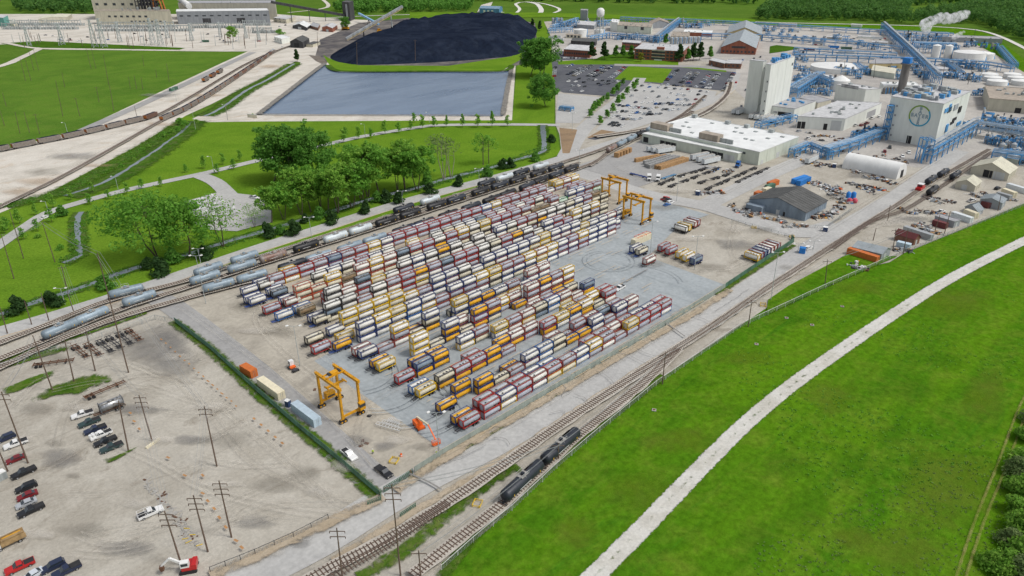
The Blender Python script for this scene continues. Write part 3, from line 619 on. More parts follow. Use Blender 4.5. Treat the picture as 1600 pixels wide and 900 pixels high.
# ---- chassis trailers with tanks
def chassis_parts(col="steel_dark"):
    b = MB()
    for y in (.75, 1.6): b.box(-1.9, CL+.2, y-.08, y+.08, .95, 1.2)
    for x in (-1.85, 0, 2, 4, CL): b.box(x-.08, x+.08, 0 if x >= 0 else .6, CW if x >= 0 else 1.84, .98, 1.22)
    a = b.mesh("chassis_frame", [col])
    P = [("chassis_frame", a)]
    for x in (4.1, 5.4):
        w = MB(); w.cyl((x, .02, .5), (x, CW-.02, .5), .14, 0, 6)
        for y in (.0, CW-.5): w.cyl((x, y, .5), (x, y+.5, .5), .5, 0, 12); w.cyl((x, y-.01, .5), (x, y+.51, .5), .22, 1, 8)
        P.append(("axle", w.mesh("axle", ["rubber", "steel"])))
    for y in (.5, 1.84): l = MB(); l.box(.7, .85, y-.07, y+.07, 0, 1.); P.append(("landing_leg", l.mesh("landing_leg", ["steel_dark"])))
    return P
CHA = {"steel_dark": chassis_parts(), "chassis_blue": chassis_parts("chassis_blue"), "rusty": chassis_parts("rusty")}
def trailer(code, x, y, rz, where, grp, col="steel_dark"):
    put("chassis_trailer", "%s chassis under %s, %s" % ({"steel_dark": "black", "chassis_blue": "blue", "rusty": "rusty"}[col], TYP[code][2], where), "trailer", CHA[col], (x, y, 0), rz, "container chassis trailers")
    put("tank_container", "%s on chassis, %s" % (TYP[code][2], where), "tank container", cparts(code, random.randint(0, 3)), (x, y, 1.22), rz, grp)
LEFT = [(1, -1.25, 'L', 'Y'), (2, -1.2, 'Y', ''), (3, -1.1, 'c', 'B'), (4, -1.1, 'H', ''), (5, -1.05, 'c', 'Y'), (6, -1.0, 'N', 'R'), (7, -1.45, 'Y', ''), (8, -2.1, 'w', ''), (8, -.85, 'N', ''),
        (9, -.7, 'w', 'N'), (10, -.7, 'X', 'B'), (11, -1.95, 'H', ''), (11, -.7, 'R', 'N'), (12, -2.0, 'N', 'N'), (12, -.65, 'G', 'N'), (13, -1.7, 'N', ''), (13, -.65, 'W', 'N')]
for r, s, a, bk in LEFT:
    y = Y0+PY_*(r-1)
    wh = "at left end of %s row" % ORD[r] if s > -1.6 else "off left end of %s row" % ORD[r]
    if a: trailer(a, X0+PITCH*s, y, 0, wh, "tank containers on chassis", "chassis_blue" if (r in (7, 12, 9)) else "steel_dark")
    if bk: trailer(bk, X0+PITCH*s-.4, y+2.85, 0, wh+", rear", "tank containers on chassis")
trailer('c', X0-PITCH*.9, Y0+PY_*6+4.2, 0, "behind the blue chassis, seventh row", "tank containers on chassis")
trailer('H', X0-PITCH*2.35, Y0+PY_*6+3.4, 0, "off left end of seventh row", "tank containers on chassis")
trailer('B', X0-PITCH*1.85, Y0+PY_*9+2.6, 0, "off left end of tenth row", "tank containers on chassis", "chassis_blue")
east = "east lot"
for i, (c, x, y) in enumerate((('W', 275.9, 166.2), ('c', 278.8, 166.4), ('R', 284.4, 166.8), ('h', 287.4, 167))): trailer(c, x, y+6, -pi/2, east+" by shed road, %s" % ("front", "second", "third", "rear")[i], "tank containers on chassis")
for c, x, y in (('H', 249.6, 160.6), ('H', 248.9, 156.4)): trailer(c, x, y, 0, east+" by lamp post, %s" % ("rear" if y > 158 else "front"), "tank containers on chassis")
for c, x, y in (('C', 248.8, 151), ('C', 247.8, 147.2), ('Q', 247.2, 143)): trailer(c, x, y, 0, east+" by the drain, %s" % ("rear" if y > 150 else "middle" if y > 145 else "front"), "tank containers on chassis")
for c, x, y in (('N', 240.1, 168.6), ('w', 239.3, 165)): trailer(c, x, y, 0, "beside the beige container, %s" % ("rear" if y > 166 else "front"), "tank containers on chassis", "chassis_blue")
trailer('R', 233.6, 157, 0, "beside the wet patch on the pad", "tank containers on chassis")
for i, c in enumerate("ChQPRRh"): trailer(c, 268.7+2.95*i, 132.4, -pi/2-.06, east+" along green fence, %s in line" % ORD[i+1], "tank containers on chassis")
trailer('S', *G(161, 652)[:2], .0, "in the gravel lot beside white pickup", "tank containers on chassis", "rusty")
n_single = sum(1 for o in COL.objects if o.name.startswith("tank_container"))
CONT.sort(key=lambda c: (c[0], c[1]))
keep = CONT[:300-n_single]; rest = CONT[300-n_single:]
for i, (hid, d, x, y, z_, c, lab) in enumerate(keep):
    put("tank_container", lab, "tank container", cparts(c, random.choice((0, 1, 2, 3))), (x, y, z_), 0, "tank containers stacked in rows")
bm_ = {}
allm = []; big = MB()
def absorb(big, me, loc):
    base = []
    for m in me.materials:
        if m not in allm: allm.append(m)
        base.append(allm.index(m))
    o = len(big.v)
    big.v.extend((v.co.x+loc[0], v.co.y+loc[1], v.co.z+loc[2]) for v in me.vertices)
    for p in me.polygons:
        big.f.append([i+o for i in p.vertices]); big.mi.append(base[p.material_index]); big.sm.append(p.use_smooth)
for (hid, d, x, y, z_, c, lab) in rest:
    for _, me in cparts(c, random.choice((0, 2, 3))): absorb(big, me, (x, y, z_))
o = ob("tank_container_stacks", big.mesh("tank_container_stacks", allm)); tag(o, "far mass of stacked tank containers filling the rows beside the tank cars", "tank containers", kind="stuff")
# ---------------------------------------------------------------- gantry cranes
def crane_parts(trolley=.5):
    P = []; hx, hy, h = 3.0, 5.6, 11.2
    for x in (-hx, hx):
        for y in (-hy, hy): b = MB(); b.box(x-.3, x+.3, y-.35, y+.35, 1.5, h); P.append(("leg", b.mesh("leg", ["crane_yellow"])))
    for x in (-hx, hx):
        b = MB()
        b.box(x-.35, x+.35, -hy-.9, hy+.9, h, h+.95); b.box(x-.55, x-.36, -hy-.9, hy+.9, h+.95, h+1.0)
        for y in range(-6, 7, 1): b.bar((x-.5, y, h+1), (x-.5, y, h+1.9), .05)
        b.bar((x-.5, -6, h+1.9), (x-.5, 6, h+1.9), .05)
        P.append(("top_beam", b.mesh("top_beam", ["crane_yellow"])))
    for y in (-hy, hy): b = MB(); b.box(-hx+.3, hx-.3, y-.25, y+.25, 1.9, 2.5); P.append(("sill_beam", b.mesh("sill_beam", ["crane_yellow"])))
    ty = (trolley-.5)*2*hy
    b = MB(); b.box(-hx-.2, hx+.2, ty-1.1, ty-.8, h+.96, h+1.4); b.box(-hx-.2, hx+.2, ty+.8, ty+1.1, h+.96, h+1.4)
    b.box(-1.2, 1.0, ty-.8, ty+.8, h+.97, h+1.9); b.cyl((-1.6, ty-.7, h+1.5), (-1.6, ty+.7, h+1.5), .4, 1, 10); b.cyl((1.7, ty-.7, h+1.5), (1.7, ty+.7, h+1.5), .4, 1, 10)
    P.append(("trolley", b.mesh("trolley", ["crane_yellow", "steel_dark"])))
    b = MB(); zs = h-2.6
    b.box(-3.05, 3.05, ty-.35, ty+.35, zs, zs+.45); b.box(-3.1, -2.8, ty-1.2, ty+1.2, zs-.1, zs+.3); b.box(2.8, 3.1, ty-1.2, ty+1.2, zs-.1, zs+.3)
    for x in (-1, 1):
        for y in (-.5, .5): b.bar((x, ty+y, zs+.4), (x, ty+y, h+1), .06, 1)
    P.append(("spreader", b.mesh("spreader", ["crane_yellow", "steel_dark"])))
    for x in (-hx, hx):
        for y in (-hy, hy):
            b = MB(); b.box(x-.75, x+.75, y-.2, y+.2, .9, 1.5, 1)
            for dx in (-.55, .55): b.cyl((x+dx, y-.42, .72), (x+dx, y+.42, .72), .72, 0, 14); b.cyl((x+dx, y-.44, .72), (x+dx, y+.44, .72), .3, 1, 8)
            P.append(("wheel", b.mesh("wheel", ["rubber", "crane_yellow"])))
    b = MB(); b.box(hx-.9, hx+.9, -hy-1.6, -hy-.36, 2.5, 4.9, 0); b.box(hx-.92, hx+.92, -hy-1.62, -hy-.5, 3.5, 4.5, 1)
    P.append(("operator_cab", b.mesh("operator_cab", ["crane_yellow", "glass_dark"])))
    b = MB(); b.box(-1.5, 1.5, hy-.9, hy+.9, 2.5, 4.3, 0); b.box(-1.2, 1.2, hy-.92, hy+.92, 2.9, 3.5, 1)
    P.append(("power_pack", b.mesh("power_pack", ["crane_yellow", "steel_dark"])))
    return P
cA = crane_parts(.62); cB = crane_parts(.45)
put("gantry_crane", "yellow wheeled gantry crane standing alone on the dirt near the white pickup", "gantry crane", cA, (88.4, 161.2, 0), 0, "yellow gantry cranes")
put("gantry_crane", "yellow gantry crane at row ends, nearer one beside the three high tank stack", "gantry crane", cB, (276.0, 193.6, 0), 0, "yellow gantry cranes")
put("gantry_crane", "yellow gantry crane at row ends, farther one toward the warehouse", "gantry crane", cA, (292.0, 219.6, 0), 0, "yellow gantry cranes")
# ---------------------------------------------------------------- railway tracks
mat("rail_steel", (.20, .15, .12), .5, .3); mat("tie_wood", (.13, .085, .065), .9, var=.5, rnd=0)
def track(pts, ties=True, bal=3.6, zt=None, nm="railway_track", cover=True):
    P = smooth_line([G(*p) if not isinstance(p, Vector) else p for p in pts], 3.)
    if cover: strip("ballast", "ballast", [Vector(p) for p in P[::3]+[P[-1]]], bal, nz(), .25, 3)
    z0 = nz()
    b = MB()
    for sd in (.75, -.75):
        A, _ = offs(P, sd-.06); B2, _ = offs(P, sd+.06); n = len(P)
        b.add([(p.x, p.y, z0) for p in A]+[(p.x, p.y, z0+.2) for p in A]+[(p.x, p.y, z0+.2) for p in B2]+[(p.x, p.y, z0) for p in B2],
              [f for i in range(n-1) for f in ((i+1, i, n+i, n+i+1), (n+i+1, n+i, 2*n+i, 2*n+i+1), (2*n+i+1, 2*n+i, 3*n+i, 3*n+i+1))])
    o = ob(nm, b.mesh("rail", ["rail_steel"])); o["kind"] = "structure"
    if ties:
        b = MB(); acc = 0
        for i in range(len(P)-1):
            d = P[i+1]-P[i]; L = d.length; d = d/L; nn = Vector((-d.y, d.x, 0))
            while acc < L:
                c = P[i]+d*acc; w = random.uniform(1.25, 1.45)
                vs = [c+nn*w-d*.13, c-nn*w-d*.13, c-nn*w+d*.13, c+nn*w+d*.13]
                b.add([(v.x, v.y, z0+.02) for v in vs]+[(v.x, v.y, z0+.09) for v in vs], [(4, 5, 6, 7), (0, 1, 5, 4), (1, 2, 6, 5), (2, 3, 7, 6), (3, 0, 4, 7)]); acc += ties if ties is not True else .95
            acc -= L
        t = ob("railway_ties", b.mesh("railway_ties", ["tie_wood"]), o); t["kind"] = "structure"
    return P
yt = [Vector((x, y, 0)) for x, y in ((-20, 245), (36, 264), (62, 268.5), (88, 266.5), (106, 264), (130, 261.5), (190, 260.4), (250, 262), (300, 267), (340, 270))]
T1 = track(yt)
T2 = track([Vector((x, y, 0)) for x, y in ((-20, 257), (37, 269), (64, 274.8), (90, 275.8), (120, 275.5), (200, 275.5), (332, 276.5))])
T3 = track([Vector((x, y, 0)) for x, y in ((-20, 270), (40, 281), (66, 286), (92, 282.5), (120, 283.5), (200, 284), (340, 285), (380, 288), (470, 300), (560, 330))])
T3b = track([Vector((x, y, 0)) for x, y in ((330, 268), (345, 272), (366, 279), (420, 290), (500, 304))])
TA = track([(440, 938), (515, 893), (572, 865), (667, 811), (740, 763), (797, 724), (866, 675), (945, 622), (1035, 563), (1120, 508), (1197, 455), (1275, 404), (1350, 355), (1400, 324), (1450, 290), (1500, 262), (1545, 236)])
TB = track([(470, 945), (545, 892), (610, 855), (660, 820), (700, 792)], cover=False)
TC = track([(645, 905), (700, 860), (780, 797), (840, 742), (900, 688), (960, 640), (1010, 598), (1060, 549)])
TD = track([(1300, 392), (1360, 350), (1415, 330), (1480, 288), (1550, 240)], cover=False)
TU = track([(-40, 345), (0, 326), (96, 279), (192, 225), (250, 192), (310, 162), (402, 101), (430, 82), (462, 70)])
TH = track([(-40, 246), (0, 238), (45, 229), (120, 214), (200, 195), (245, 182), (300, 152), (380, 104), (430, 80)])
TW = track([(930, 216), (1000, 205), (1070, 190), (1110, 172), (1135, 150), (1142, 130)], True, 6)
def near_track(P, px, py):
    g = G(px, py); k = min(range(len(P)-1), key=lambda i: (P[i]-g).length); d = P[k+1]-P[k]
    return P[k], atan2(d.y, d.x)
# ---------------------------------------------------------------- tank cars
for n, c in dict(pale=(.30, .38, .44), dark=(.030, .036, .048), black=(.025, .025, .028), rust=(.20, .10, .07), brown=(.13, .065, .05), white=(.62, .68, .70)).items():
    mat("car_"+n, c, .45, .1, c2=_scale(c, .7) if n != "rust" else (.30, .27, .25), sc=.5, s3=(1, .4, .3), rnd=.14, spec=.4)
mat("stripe_yellow", (.75, .45, .03))
def tankcar_parts(col, L=12.4, streak=False):
    R = 1.6; zc = 2.8; P = []
    b = MB(); b.lathe([(-L/2, .4), (-L/2+.12, .9), (-L/2+.45, 1.42), (-L/2+.9, R), (L/2-.9, R), (L/2-.45, 1.42), (L/2-.12, .9), (L/2, .4)], (0, 0, zc), (1, 0, 0), 0, 20)
    for x in (-L/4, 0, L/4): b.lathe([(x-.06, R+.015), (x+.06, R+.015)], (0, 0, zc), (1, 0, 0), 0, 20)
    for s in (-1, 1):
        for x in (-L*.36, L*.33): b.box(x, x+.25, s*(R+.02)-.02, s*(R+.02)+.02, zc-.5, zc+.1, 1)
        b.box(-L*.2, L*.1, s*(R+.02)-.02, s*(R+.02)+.02, zc-.25, zc-.1, 2)
        if streak: b.box(1.5, 5, .45, .95, zc+1.4, zc+1.56, 3)
    P.append(("tank_body", b.mesh("tank_body", ["car_"+col, "stripe_yellow", "mark_white", "car_rust"])))
    b = MB(); b.cyl((0, 0, zc+R-.15), (0, 0, zc+R+.55), .55, 0, 12); b.cyl((0, 0, zc+R+.55), (0, 0, zc+R+.7), .4, 0, 10)
    P.append(("dome", b.mesh("dome", ["car_"+col])))
    b = MB(); b.box(-1.4, 1.4, -.95, .95, zc+R+.02, zc+R+.08, 0)
    for x in (-1.4, 1.4):
        for y in (-.95, .95): b.bar((x, y, zc+R+.05), (x, y, zc+R+1.), .05, 1)
    for y in (-.95, .95): b.bar((-1.4, y, zc+R+1.), (1.4, y, zc+R+1.), .05, 1); b.bar((0, y, zc+R), (0, y*1.6, 1.1), .07, 1)
    P.append(("top_platform", b.mesh("top_platform", ["walkway" if col != "black" else "steel_dark", "hatch"])))
    b = MB(); b.box(-L/2-.5, L/2+.5, -.3, .3, .95, 1.3); b.box(-L/2-.45, -L/2-.2, -1.3, 1.3, 1.0, 1.3); b.box(L/2+.2, L/2+.45, -1.3, 1.3, 1.0, 1.3)
    for x in (-L/2+1.6, L/2-1.6): b.box(x-.4, x+.4, -1.1, 1.1, 1.3, 1.75)
    for s in (-1, 1):
        b.bar((s*(L/2+.3), -1.2, 1.2), (s*(L/2+.3), -1.2, 2.4), .06); b.bar((s*(L/2+.3), 1.2, 1.2), (s*(L/2+.3), 1.2, 2.4), .06); b.bar((s*(L/2+.3), -1.2, 2.4), (s*(L/2+.3), 1.2, 2.4), .06)
    P.append(("underframe", b.mesh("underframe", ["steel_dark"])))
    for x in (-L/2+1.9, L/2-1.9):
        b = MB(); b.box(x-.25, x+.25, -.95, .95, .55, .9)
        for dx in (-.85, .85):
            b.cyl((x+dx, -.95, .65), (x+dx, .95, .65), .08, 0, 6)
            for y in (-.75, .75): b.cyl((x+dx, y-.07, .65), (x+dx, y+.07, .65), .45, 0, 12)
        for y in (-.95, .95): b.box(x-1.2, x+1.2, y-.08, y+.08, .5, .85)
        P.append(("bogie", b.mesh("bogie", ["steel_dark"])))
    return P
TCAR = {c: tankcar_parts(c) for c in ("pale", "dark", "black", "rust", "brown", "white")}
TBIG = tankcar_parts("dark", 15.8, True)
CN = dict(pale="pale blue grey", dark="dark slate", black="glossy black", rust="rust stained", brown="dull brown", white="whitish")
def tcar(col, p, a, where, parts=None):
    put("tank_car", "%s railway tank car %s" % (CN[col], where), "tank car", parts or TCAR[col], (p.x, p.y, .1), a, "railway tank cars")
def onx(P, x):
    k = min(range(len(P)-1), key=lambda i: abs(P[i].x-x)); d = P[k+1]-P[k]; return P[k], atan2(d.y, d.x)
for i, x in enumerate((43.4, 57.2)): tcar("pale", *onx(T2, x), "%s the level crossing by dirt lot, %s" % ("left of", ("farther", "middle")[i]))
tcar("pale", *onx(T2, 72.5), "nearest the level crossing beside the chassis line"); tcar("pale", *onx(T3, 71.5), "alone on rear track left of the level crossing")
def run(P, x0, cols, d, tr, x1=1e9):
    for i, c in enumerate(cols): tcar(c, *onx(P, x0+d*i), "on %s track, %s from level crossing" % (tr, ORD[i+1]))
run(T1, 99.5, ["pale", "pale", "dark", "pale", "pale", "pale", "dark", "dark", "black", "dark", "black", "black", "dark", "black", "dark", "black"], 14.35, "front")
run(T2, 98.5, ["pale", "pale", "rust", "black", "white", "white", "black", "black", "black", "dark", "black", "dark", "black", "black", "dark"], 15.0, "middle")
run(T3, 103, ["pale", "pale"], 14.35, "rear left")
for i, (x, c) in enumerate(((205, "dark"), (222, "white"), (262, "dark"), (276.5, "white"), (291, "dark"), (305.5, "white"))): tcar(c, *onx(T3, x), "on rear track behind the black cars, %s" % ORD[i+1])
for i, (x, c) in enumerate(((367, "rust"), (381.5, "pale"), (396, "pale"), (410.5, "black"), (425, "pale"))): tcar(c, *onx(T3b, x), "on siding by the warehouse, %s from yard road" % ORD[i+1])
p, a = near_track(TC, 812, 768); tcar("dark", p, a, "with rust streak on near spur, front one", TBIG)
p, a = near_track(TC, 873, 710); tcar("dark", p, a, "with rust streak on near spur, rear one", TBIG)
for i, (x, y, T) in enumerate(((1452, 288, TA), (1470, 276, TA), (1492, 281, TD), (1444, 304, TD))):
    p, a = near_track(T, x, y); tcar("black" if i == 3 else "dark", p, a, ("behind the red locomotive near beige shed", "farther one behind the red locomotive", "beside the small beige shed", "nearest the red locomotive")[i])
# ---------------------------------------------------------------- vegetation
random.seed(21)
def leafmat(n, c, c2, c3):
    m, nt, p = _nt(n)
    col = _mix(nt, _ramp(nt, _noise(nt, .35, 3, .6, True), .38, .62), c, c2)
    g = nt.nodes.new("ShaderNodeNewGeometry")
    r = nt.nodes.new("ShaderNodeMapRange"); r.inputs[3].default_value = 0; r.inputs[4].default_value = .8
    nt.links.new(g.outputs["Random Per Island"], r.inputs[0])
    col = _mix(nt, r.outputs[0], col, c3)
    nt.links.new(col, p.inputs["Base Color"]); p.inputs["Roughness"].default_value = .7; p.inputs["Specular IOR Level"].default_value = .15
    tr = nt.nodes.new("ShaderNodeBsdfTranslucent"); nt.links.new(col, tr.inputs[0])
    mx = nt.nodes.new("ShaderNodeMixShader"); mx.inputs[0].default_value = .5
    nt.links.new(p.outputs[0], mx.inputs[1]); nt.links.new(tr.outputs[0], mx.inputs[2])
    nt.links.new(mx.outputs[0], nt.nodes["Material Output"].inputs[0])
leafmat("leaf_mid", (0.178, 0.410, 0.050), (0.262, 0.505, 0.072), (0.094, 0.254, 0.032))
leafmat("leaf_light", (0.241, 0.466, 0.060), (0.328, 0.535, 0.086), (0.121, 0.294, 0.035))
leafmat("leaf_deep", (0.148, 0.359, 0.055), (0.211, 0.432, 0.072), (0.076, 0.211, 0.033))
leafmat("leaf_dark", (0.051, 0.116, 0.032), (0.079, 0.152, 0.041), (0.029, 0.073, 0.022))
leafmat("leaf_far", (0.105, 0.244, 0.050), (0.168, 0.320, 0.067), (0.054, 0.151, 0.034))
leafmat("leaf_pale", (0.235, 0.331, 0.110), (0.304, 0.386, 0.152), (0.124, 0.207, 0.069))
leafmat("leaf_yellow", (0.359, 0.331, 0.041), (0.276, 0.304, 0.041), (0.166, 0.193, 0.028))
mat("bark_wood", (.14, .11, .085), .9, var=.4); mat("dead_bark", (.32, .28, .23), .9, var=.3)
def leaves(b, c, r, n, s, m=0, shell=.45):
    for _ in range(n):
        while True:
            v = Vector((random.uniform(-1, 1), random.uniform(-1, 1), random.uniform(-1, 1)))
            if shell < v.length < 1: break
        p = Vector(c)+Vector((v.x*r[0], v.y*r[1], v.z*r[2]))
        nn = (v+Vector((random.gauss(0, .6), random.gauss(0, .6), random.gauss(0, .6)+.5))).normalized()
        a = nn.orthogonal().normalized(); a = Matrix.Rotation(random.uniform(0, 6.28), 3, nn) @ a; d = nn.cross(a)
        k = s*random.uniform(.6, 1.3)
        b.add([p+a*k, p+d*k*.7, p-a*k, p-d*k*.7], [(0, 1, 2, 3)], m)
def broad(h, w, seed, lm, dens=1., ls=.5, low=.3, clumps=26, lean=.0, bark="bark_wood"):
    random.seed(seed); t = MB(); c = MB()
    nst = random.choice((1, 2, 2, 3)); tips = []
    for s in range(nst):
        a = random.uniform(0, 6.28); base = Vector((cos(a)*.4*(nst > 1), sin(a)*.4*(nst > 1), -.1))
        mid = Vector((cos(a)*w*.12*nst*.6, sin(a)*w*.12*nst*.6, h*low)); top = Vector((cos(a)*w*.2*(nst > 1)+lean*h, sin(a)*w*.2*(nst > 1), h*.88))
        r0 = h*.016/(nst**.4); t.cyl(base, mid, r0, 0, 8, r0*.75); m2 = mid.lerp(top, .5)+Vector((random.gauss(0, .4), random.gauss(0, .4), 0))
        t.cyl(mid, m2, r0*.75, 0, 7, r0*.45); t.cyl(m2, top, r0*.45, 0, 6, r0*.12)
        for k in range(max(4, clumps//nst)):
            u = random.uniform(.0, 1)**.8; st = mid.lerp(m2, u*2) if u < .5 else m2.lerp(top, u*2-1)
            st = st.lerp(base, .0); aa = random.uniform(0, 6.28)
            rad = w*.5*(.35+.75*sin(pi*min(1, .22+u*.72)))*random.uniform(.5, 1.05)
            tip = st+Vector((cos(aa)*rad, sin(aa)*rad, random.uniform(.02, .2)*h*(1-u*.6)))
            tip.z = min(tip.z, h)
            t.cyl(st, st.lerp(tip, .55)+Vector((0, 0, -.03*h)), r0*.3, 0, 5, r0*.18); t.cyl(st.lerp(tip, .55)+Vector((0, 0, -.03*h)), tip, r0*.18, 0, 4, r0*.05)
            tips.append(tip)
    for p in tips:
        r = w*random.uniform(.15, .25)
        leaves(c, p, (r, r, r*.78), int(84*dens*random.uniform(.6, 1.2)), ls*1.25)
        for q in range(2):
            o_ = p+Vector((random.gauss(0, r*.9), random.gauss(0, r*.9), random.gauss(0, r*.5))); rr = r*random.uniform(.35, .6)
            leaves(c, o_, (rr, rr, rr*.7), int(20*dens), ls*1.2)
    return [("trunk", t.mesh("trunk", [bark])), ("crown", c.mesh("crown", [lm]))]
def bush(h, w, seed, lm, n=1100, ls=.42):
    random.seed(seed); t = MB(); c = MB(); t.cyl((0, 0, -.1), (0, 0, h*.7), .16, 0, 6, .05)
    for k in range(11):
        a = random.uniform(0, 6.28); u = k/11; rr = w*.5*(1-u*.75)*.75
        leaves(c, (cos(a)*rr*.55, sin(a)*rr*.55, h*(.16+.66*u)), (w*.5*(1-u*.62)*.75, w*.5*(1-u*.62)*.75, h*.17), n//11, ls, 0, .5)
    return [("trunk", t.mesh("trunk", ["bark_wood"])), ("crown", c.mesh("crown", [lm]))]
def sapling(h, w, seed, lm, n=130, cone=.5, ls=.3):
    n = int(n*2.2); ls *= 1.35; random.seed(seed); t = MB(); c = MB(); t.cyl((0, 0, -.1), (0, 0, h*.9), h*.014, 0, 6, .02)
    for k in range(8):
        u = (k+.5)/8; z_ = h*(.25+.7*u); r = w*.5*(1-cone*u)
        a = random.uniform(0, 6.28); leaves(c, (cos(a)*r*.35, sin(a)*r*.35, z_), (r*.8, r*.8, h*.09), n//8, ls, 0, .3)
        t.cyl((0, 0, z_-.1*h), (cos(a)*r*.6, sin(a)*r*.6, z_), .04, 0, 4, .01)
    return [("trunk", t.mesh("trunk", ["bark_wood"])), ("crown", c.mesh("crown", [lm]))]
def at_tree(parts, px, py, label, name, rz=None, sc=1., grp=None, cat="tree"):
    g = G(px, py); put(name, label, cat, parts, (g.x, g.y, 0), random.uniform(0, 6.28) if rz is None else rz, grp, sc)
BA = broad(26, 24, 1, "leaf_mid", 1.25, .42, .24, 40); BB = broad(24, 17, 2, "leaf_mid", 1.3, .42, .24, 30); BC = broad(22, 17, 3, "leaf_light", .42, .34, .35, 20)
BD = broad(26, 19, 4, "leaf_deep", 1.9, .46, .2, 38); BE = broad(26, 17, 5, "leaf_deep", 1.9, .46, .2, 36)
LA = broad(22, 12.5, 6, "leaf_light", 1.0, .45, .3, 28); LB = broad(24, 13, 7, "leaf_light", 1.0, .45, .28, 30); LC = broad(21, 11.5, 8, "leaf_mid", .95, .44, .28, 28)
SP = broad(22, 12, 9, "leaf_pale", .22, .38, .4, 16, 0, "dead_bark"); SQ = broad(19, 10, 10, "leaf_mid", .25, .4, .4, 14)
def hscale(px, py, top, h): return HT(G(px, py), top)/h
def big(parts, h, px, py, top, label, name="broadleaf_tree", rz=None): at_tree(parts, px, py, label, name, rz, hscale(px, py, top, h))
big(BA, 26, 247, 402, 302, "spreading open broadleaf tree by the creek, left of the white rows", rz=.6)
big(BB, 24, 296, 400, 312, "narrower broadleaf tree between the spreading tree and the sparse one")
big(BC, 22, 349, 385, 303, "sparse pale green tree in front of the white rows")
big(BD, 26, 427, 284, 205, "dense deep green tree at left of the park clump"); big(BE, 26, 456, 283, 194, "tallest dense deep green tree in the park clump"); big(BD, 26, 492, 277, 200, "dense deep green tree at right of the park clump", rz=2.)
for i, (x, y, tp, p) in enumerate(((425, 348, 290, 0), (444, 343, 282, 2), (471, 336, 262, 1), (486, 331, 268, 0), (501, 326, 255, 2), (513, 328, 262, 0), (529, 333, 254, 1), (551, 325, 252, 2), (565, 311, 225, 1), (575, 308, 220, 2), (592, 302, 226, 0), (621, 297, 228, 2), (633, 296, 218, 1), (652, 298, 226, 2))):
    q, h = ((LA, 22), (LB, 24), (LC, 21))[p]
    big(q, h, x, y, tp, "%s tree in the creek row, %s from the left" % (("light green slender", "tall light green", "mid green slender")[p], ORD[i+1]))
big(SP, 22, 694, 280, 208, "sparse pale tree with bare limbs by the creek"); big(SP, 22, 705, 277, 215, "second sparse pale tree right beside the bare limbed one", rz=2.4)
big(SQ, 19, 755, 258, 207, "thin half bare tree near right end of the creek"); big(SQ, 19, 764, 256, 212, "thin half bare tree, right one of the end pair", rz=1.)
big(BD, 26, 828, 118, 62, "big dense tree at the pond corner, left one", rz=3.); big(BE, 26, 846, 122, 58, "big dense tree at the pond corner, right one"); big(BD, 26, 853, 166, 115, "big round tree below the pond corner trees", rz=1.2)
big(BC, 22, 398, 355, 318, "small bare tree by the gravel lot truck", rz=1.1)
big(LB, 24, 365, 66, 39, "lone light green tree in the substation yard"); big(BE, 26, 541, 47, 26, "dark green tree in front of the coal tower")
BU = [bush(6, 6.5, 31, "leaf_dark"), bush(6, 6, 32, "leaf_dark"), bush(6, 6.2, 33, "leaf_deep")]
for i, (x, y, w) in enumerate(sorted(((82, 480, 38), (165, 452, 34), (232, 420, 26), (252, 430, 38), (272, 412, 34), (322, 404, 32), (418, 371, 30), (438, 366, 20), (460, 368, 31), (478, 348, 20), (500, 342, 26), (519, 350, 26), (573, 334, 26), (590, 316, 24), (604, 316, 24), (625, 319, 25), (672, 303, 26), (668, 288, 22), (718, 291, 23), (762, 277, 22), (786, 264, 22), (797, 262, 20), (836, 252, 19), (862, 222, 18), (30, 490, 34)))):
    g = G(x, y); e = G(x+w, y); sc = (e-g).length/6.5*.98
    put("juniper_bush", "dark juniper bush on the verge above the rail road, %s from left" % ORD[i+1], "bush", BU[i % 3], (g.x, g.y, 0), random.uniform(0, 6), "dark bushes along the upper road", (sc, sc, sc*random.uniform(.85, 1.1)))
SA = [sapling(8, 5, 41, "leaf_light"), sapling(7, 5, 42, "leaf_mid", 110), sapling(9, 5, 43, "leaf_mid", 150, .8)]
lst = [(x/4, 225+y/4) for x, y in ((30, 560), (50, 540), (125, 500), (150, 600), (230, 445), (235, 545), (335, 400), (325, 490), (445, 352), (565, 380), (580, 305), (680, 345), (795, 315), (888, 280), (1010, 268), (1165, 180), (1278, 155), (1360, 185), (1395, 130), (1462, 160), (1500, 108))]
lst += [(400+x/4, y/4) for x, y in ((440, 890), (548, 893), (562, 855), (640, 873), (722, 865), (808, 840), (892, 832), (967, 816), (990, 768), (1040, 806), (1115, 797), (1192, 797), (1292, 797), (1385, 797), (1475, 797), (1572, 792))]
for i, (x, y) in enumerate(lst):
    at_tree(SA[2] if i in (32, 33, 35) else SA[i % 2], x, y, "young sapling planted along the winding park road, %s from left" % ORD[i+1] if i < 30 else "young pointed sapling by the pond path, %s from pond corner" % ORD[len(lst)-i], "sapling", None, random.uniform(.75, 1.1)*(1.25 if i > 20 else 1), "saplings along the park road")
at_tree(BU[2], 98, 338, "round dark green tree beside the white car on the park road", "round_tree", None, 1.1)
EN = [sapling(7, 6, 51, "leaf_deep", 160, .45, .4), sapling(7, 5.5, 52, "leaf_mid", 150, .45, .4)]
for i, (x, y) in enumerate(((330, 500), (352, 462), (372, 442), (395, 420), (420, 402), (440, 380), (478, 362), (523, 320), (550, 290), (572, 262), (608, 232))): at_tree(EN[i % 2], 860+x/5.333, 90+y/5.333, "bushy green tree left of the entry road, %s from its mouth" % ORD[i+1], "avenue_tree", None, random.uniform(.9, 1.15), "trees along the entry road")
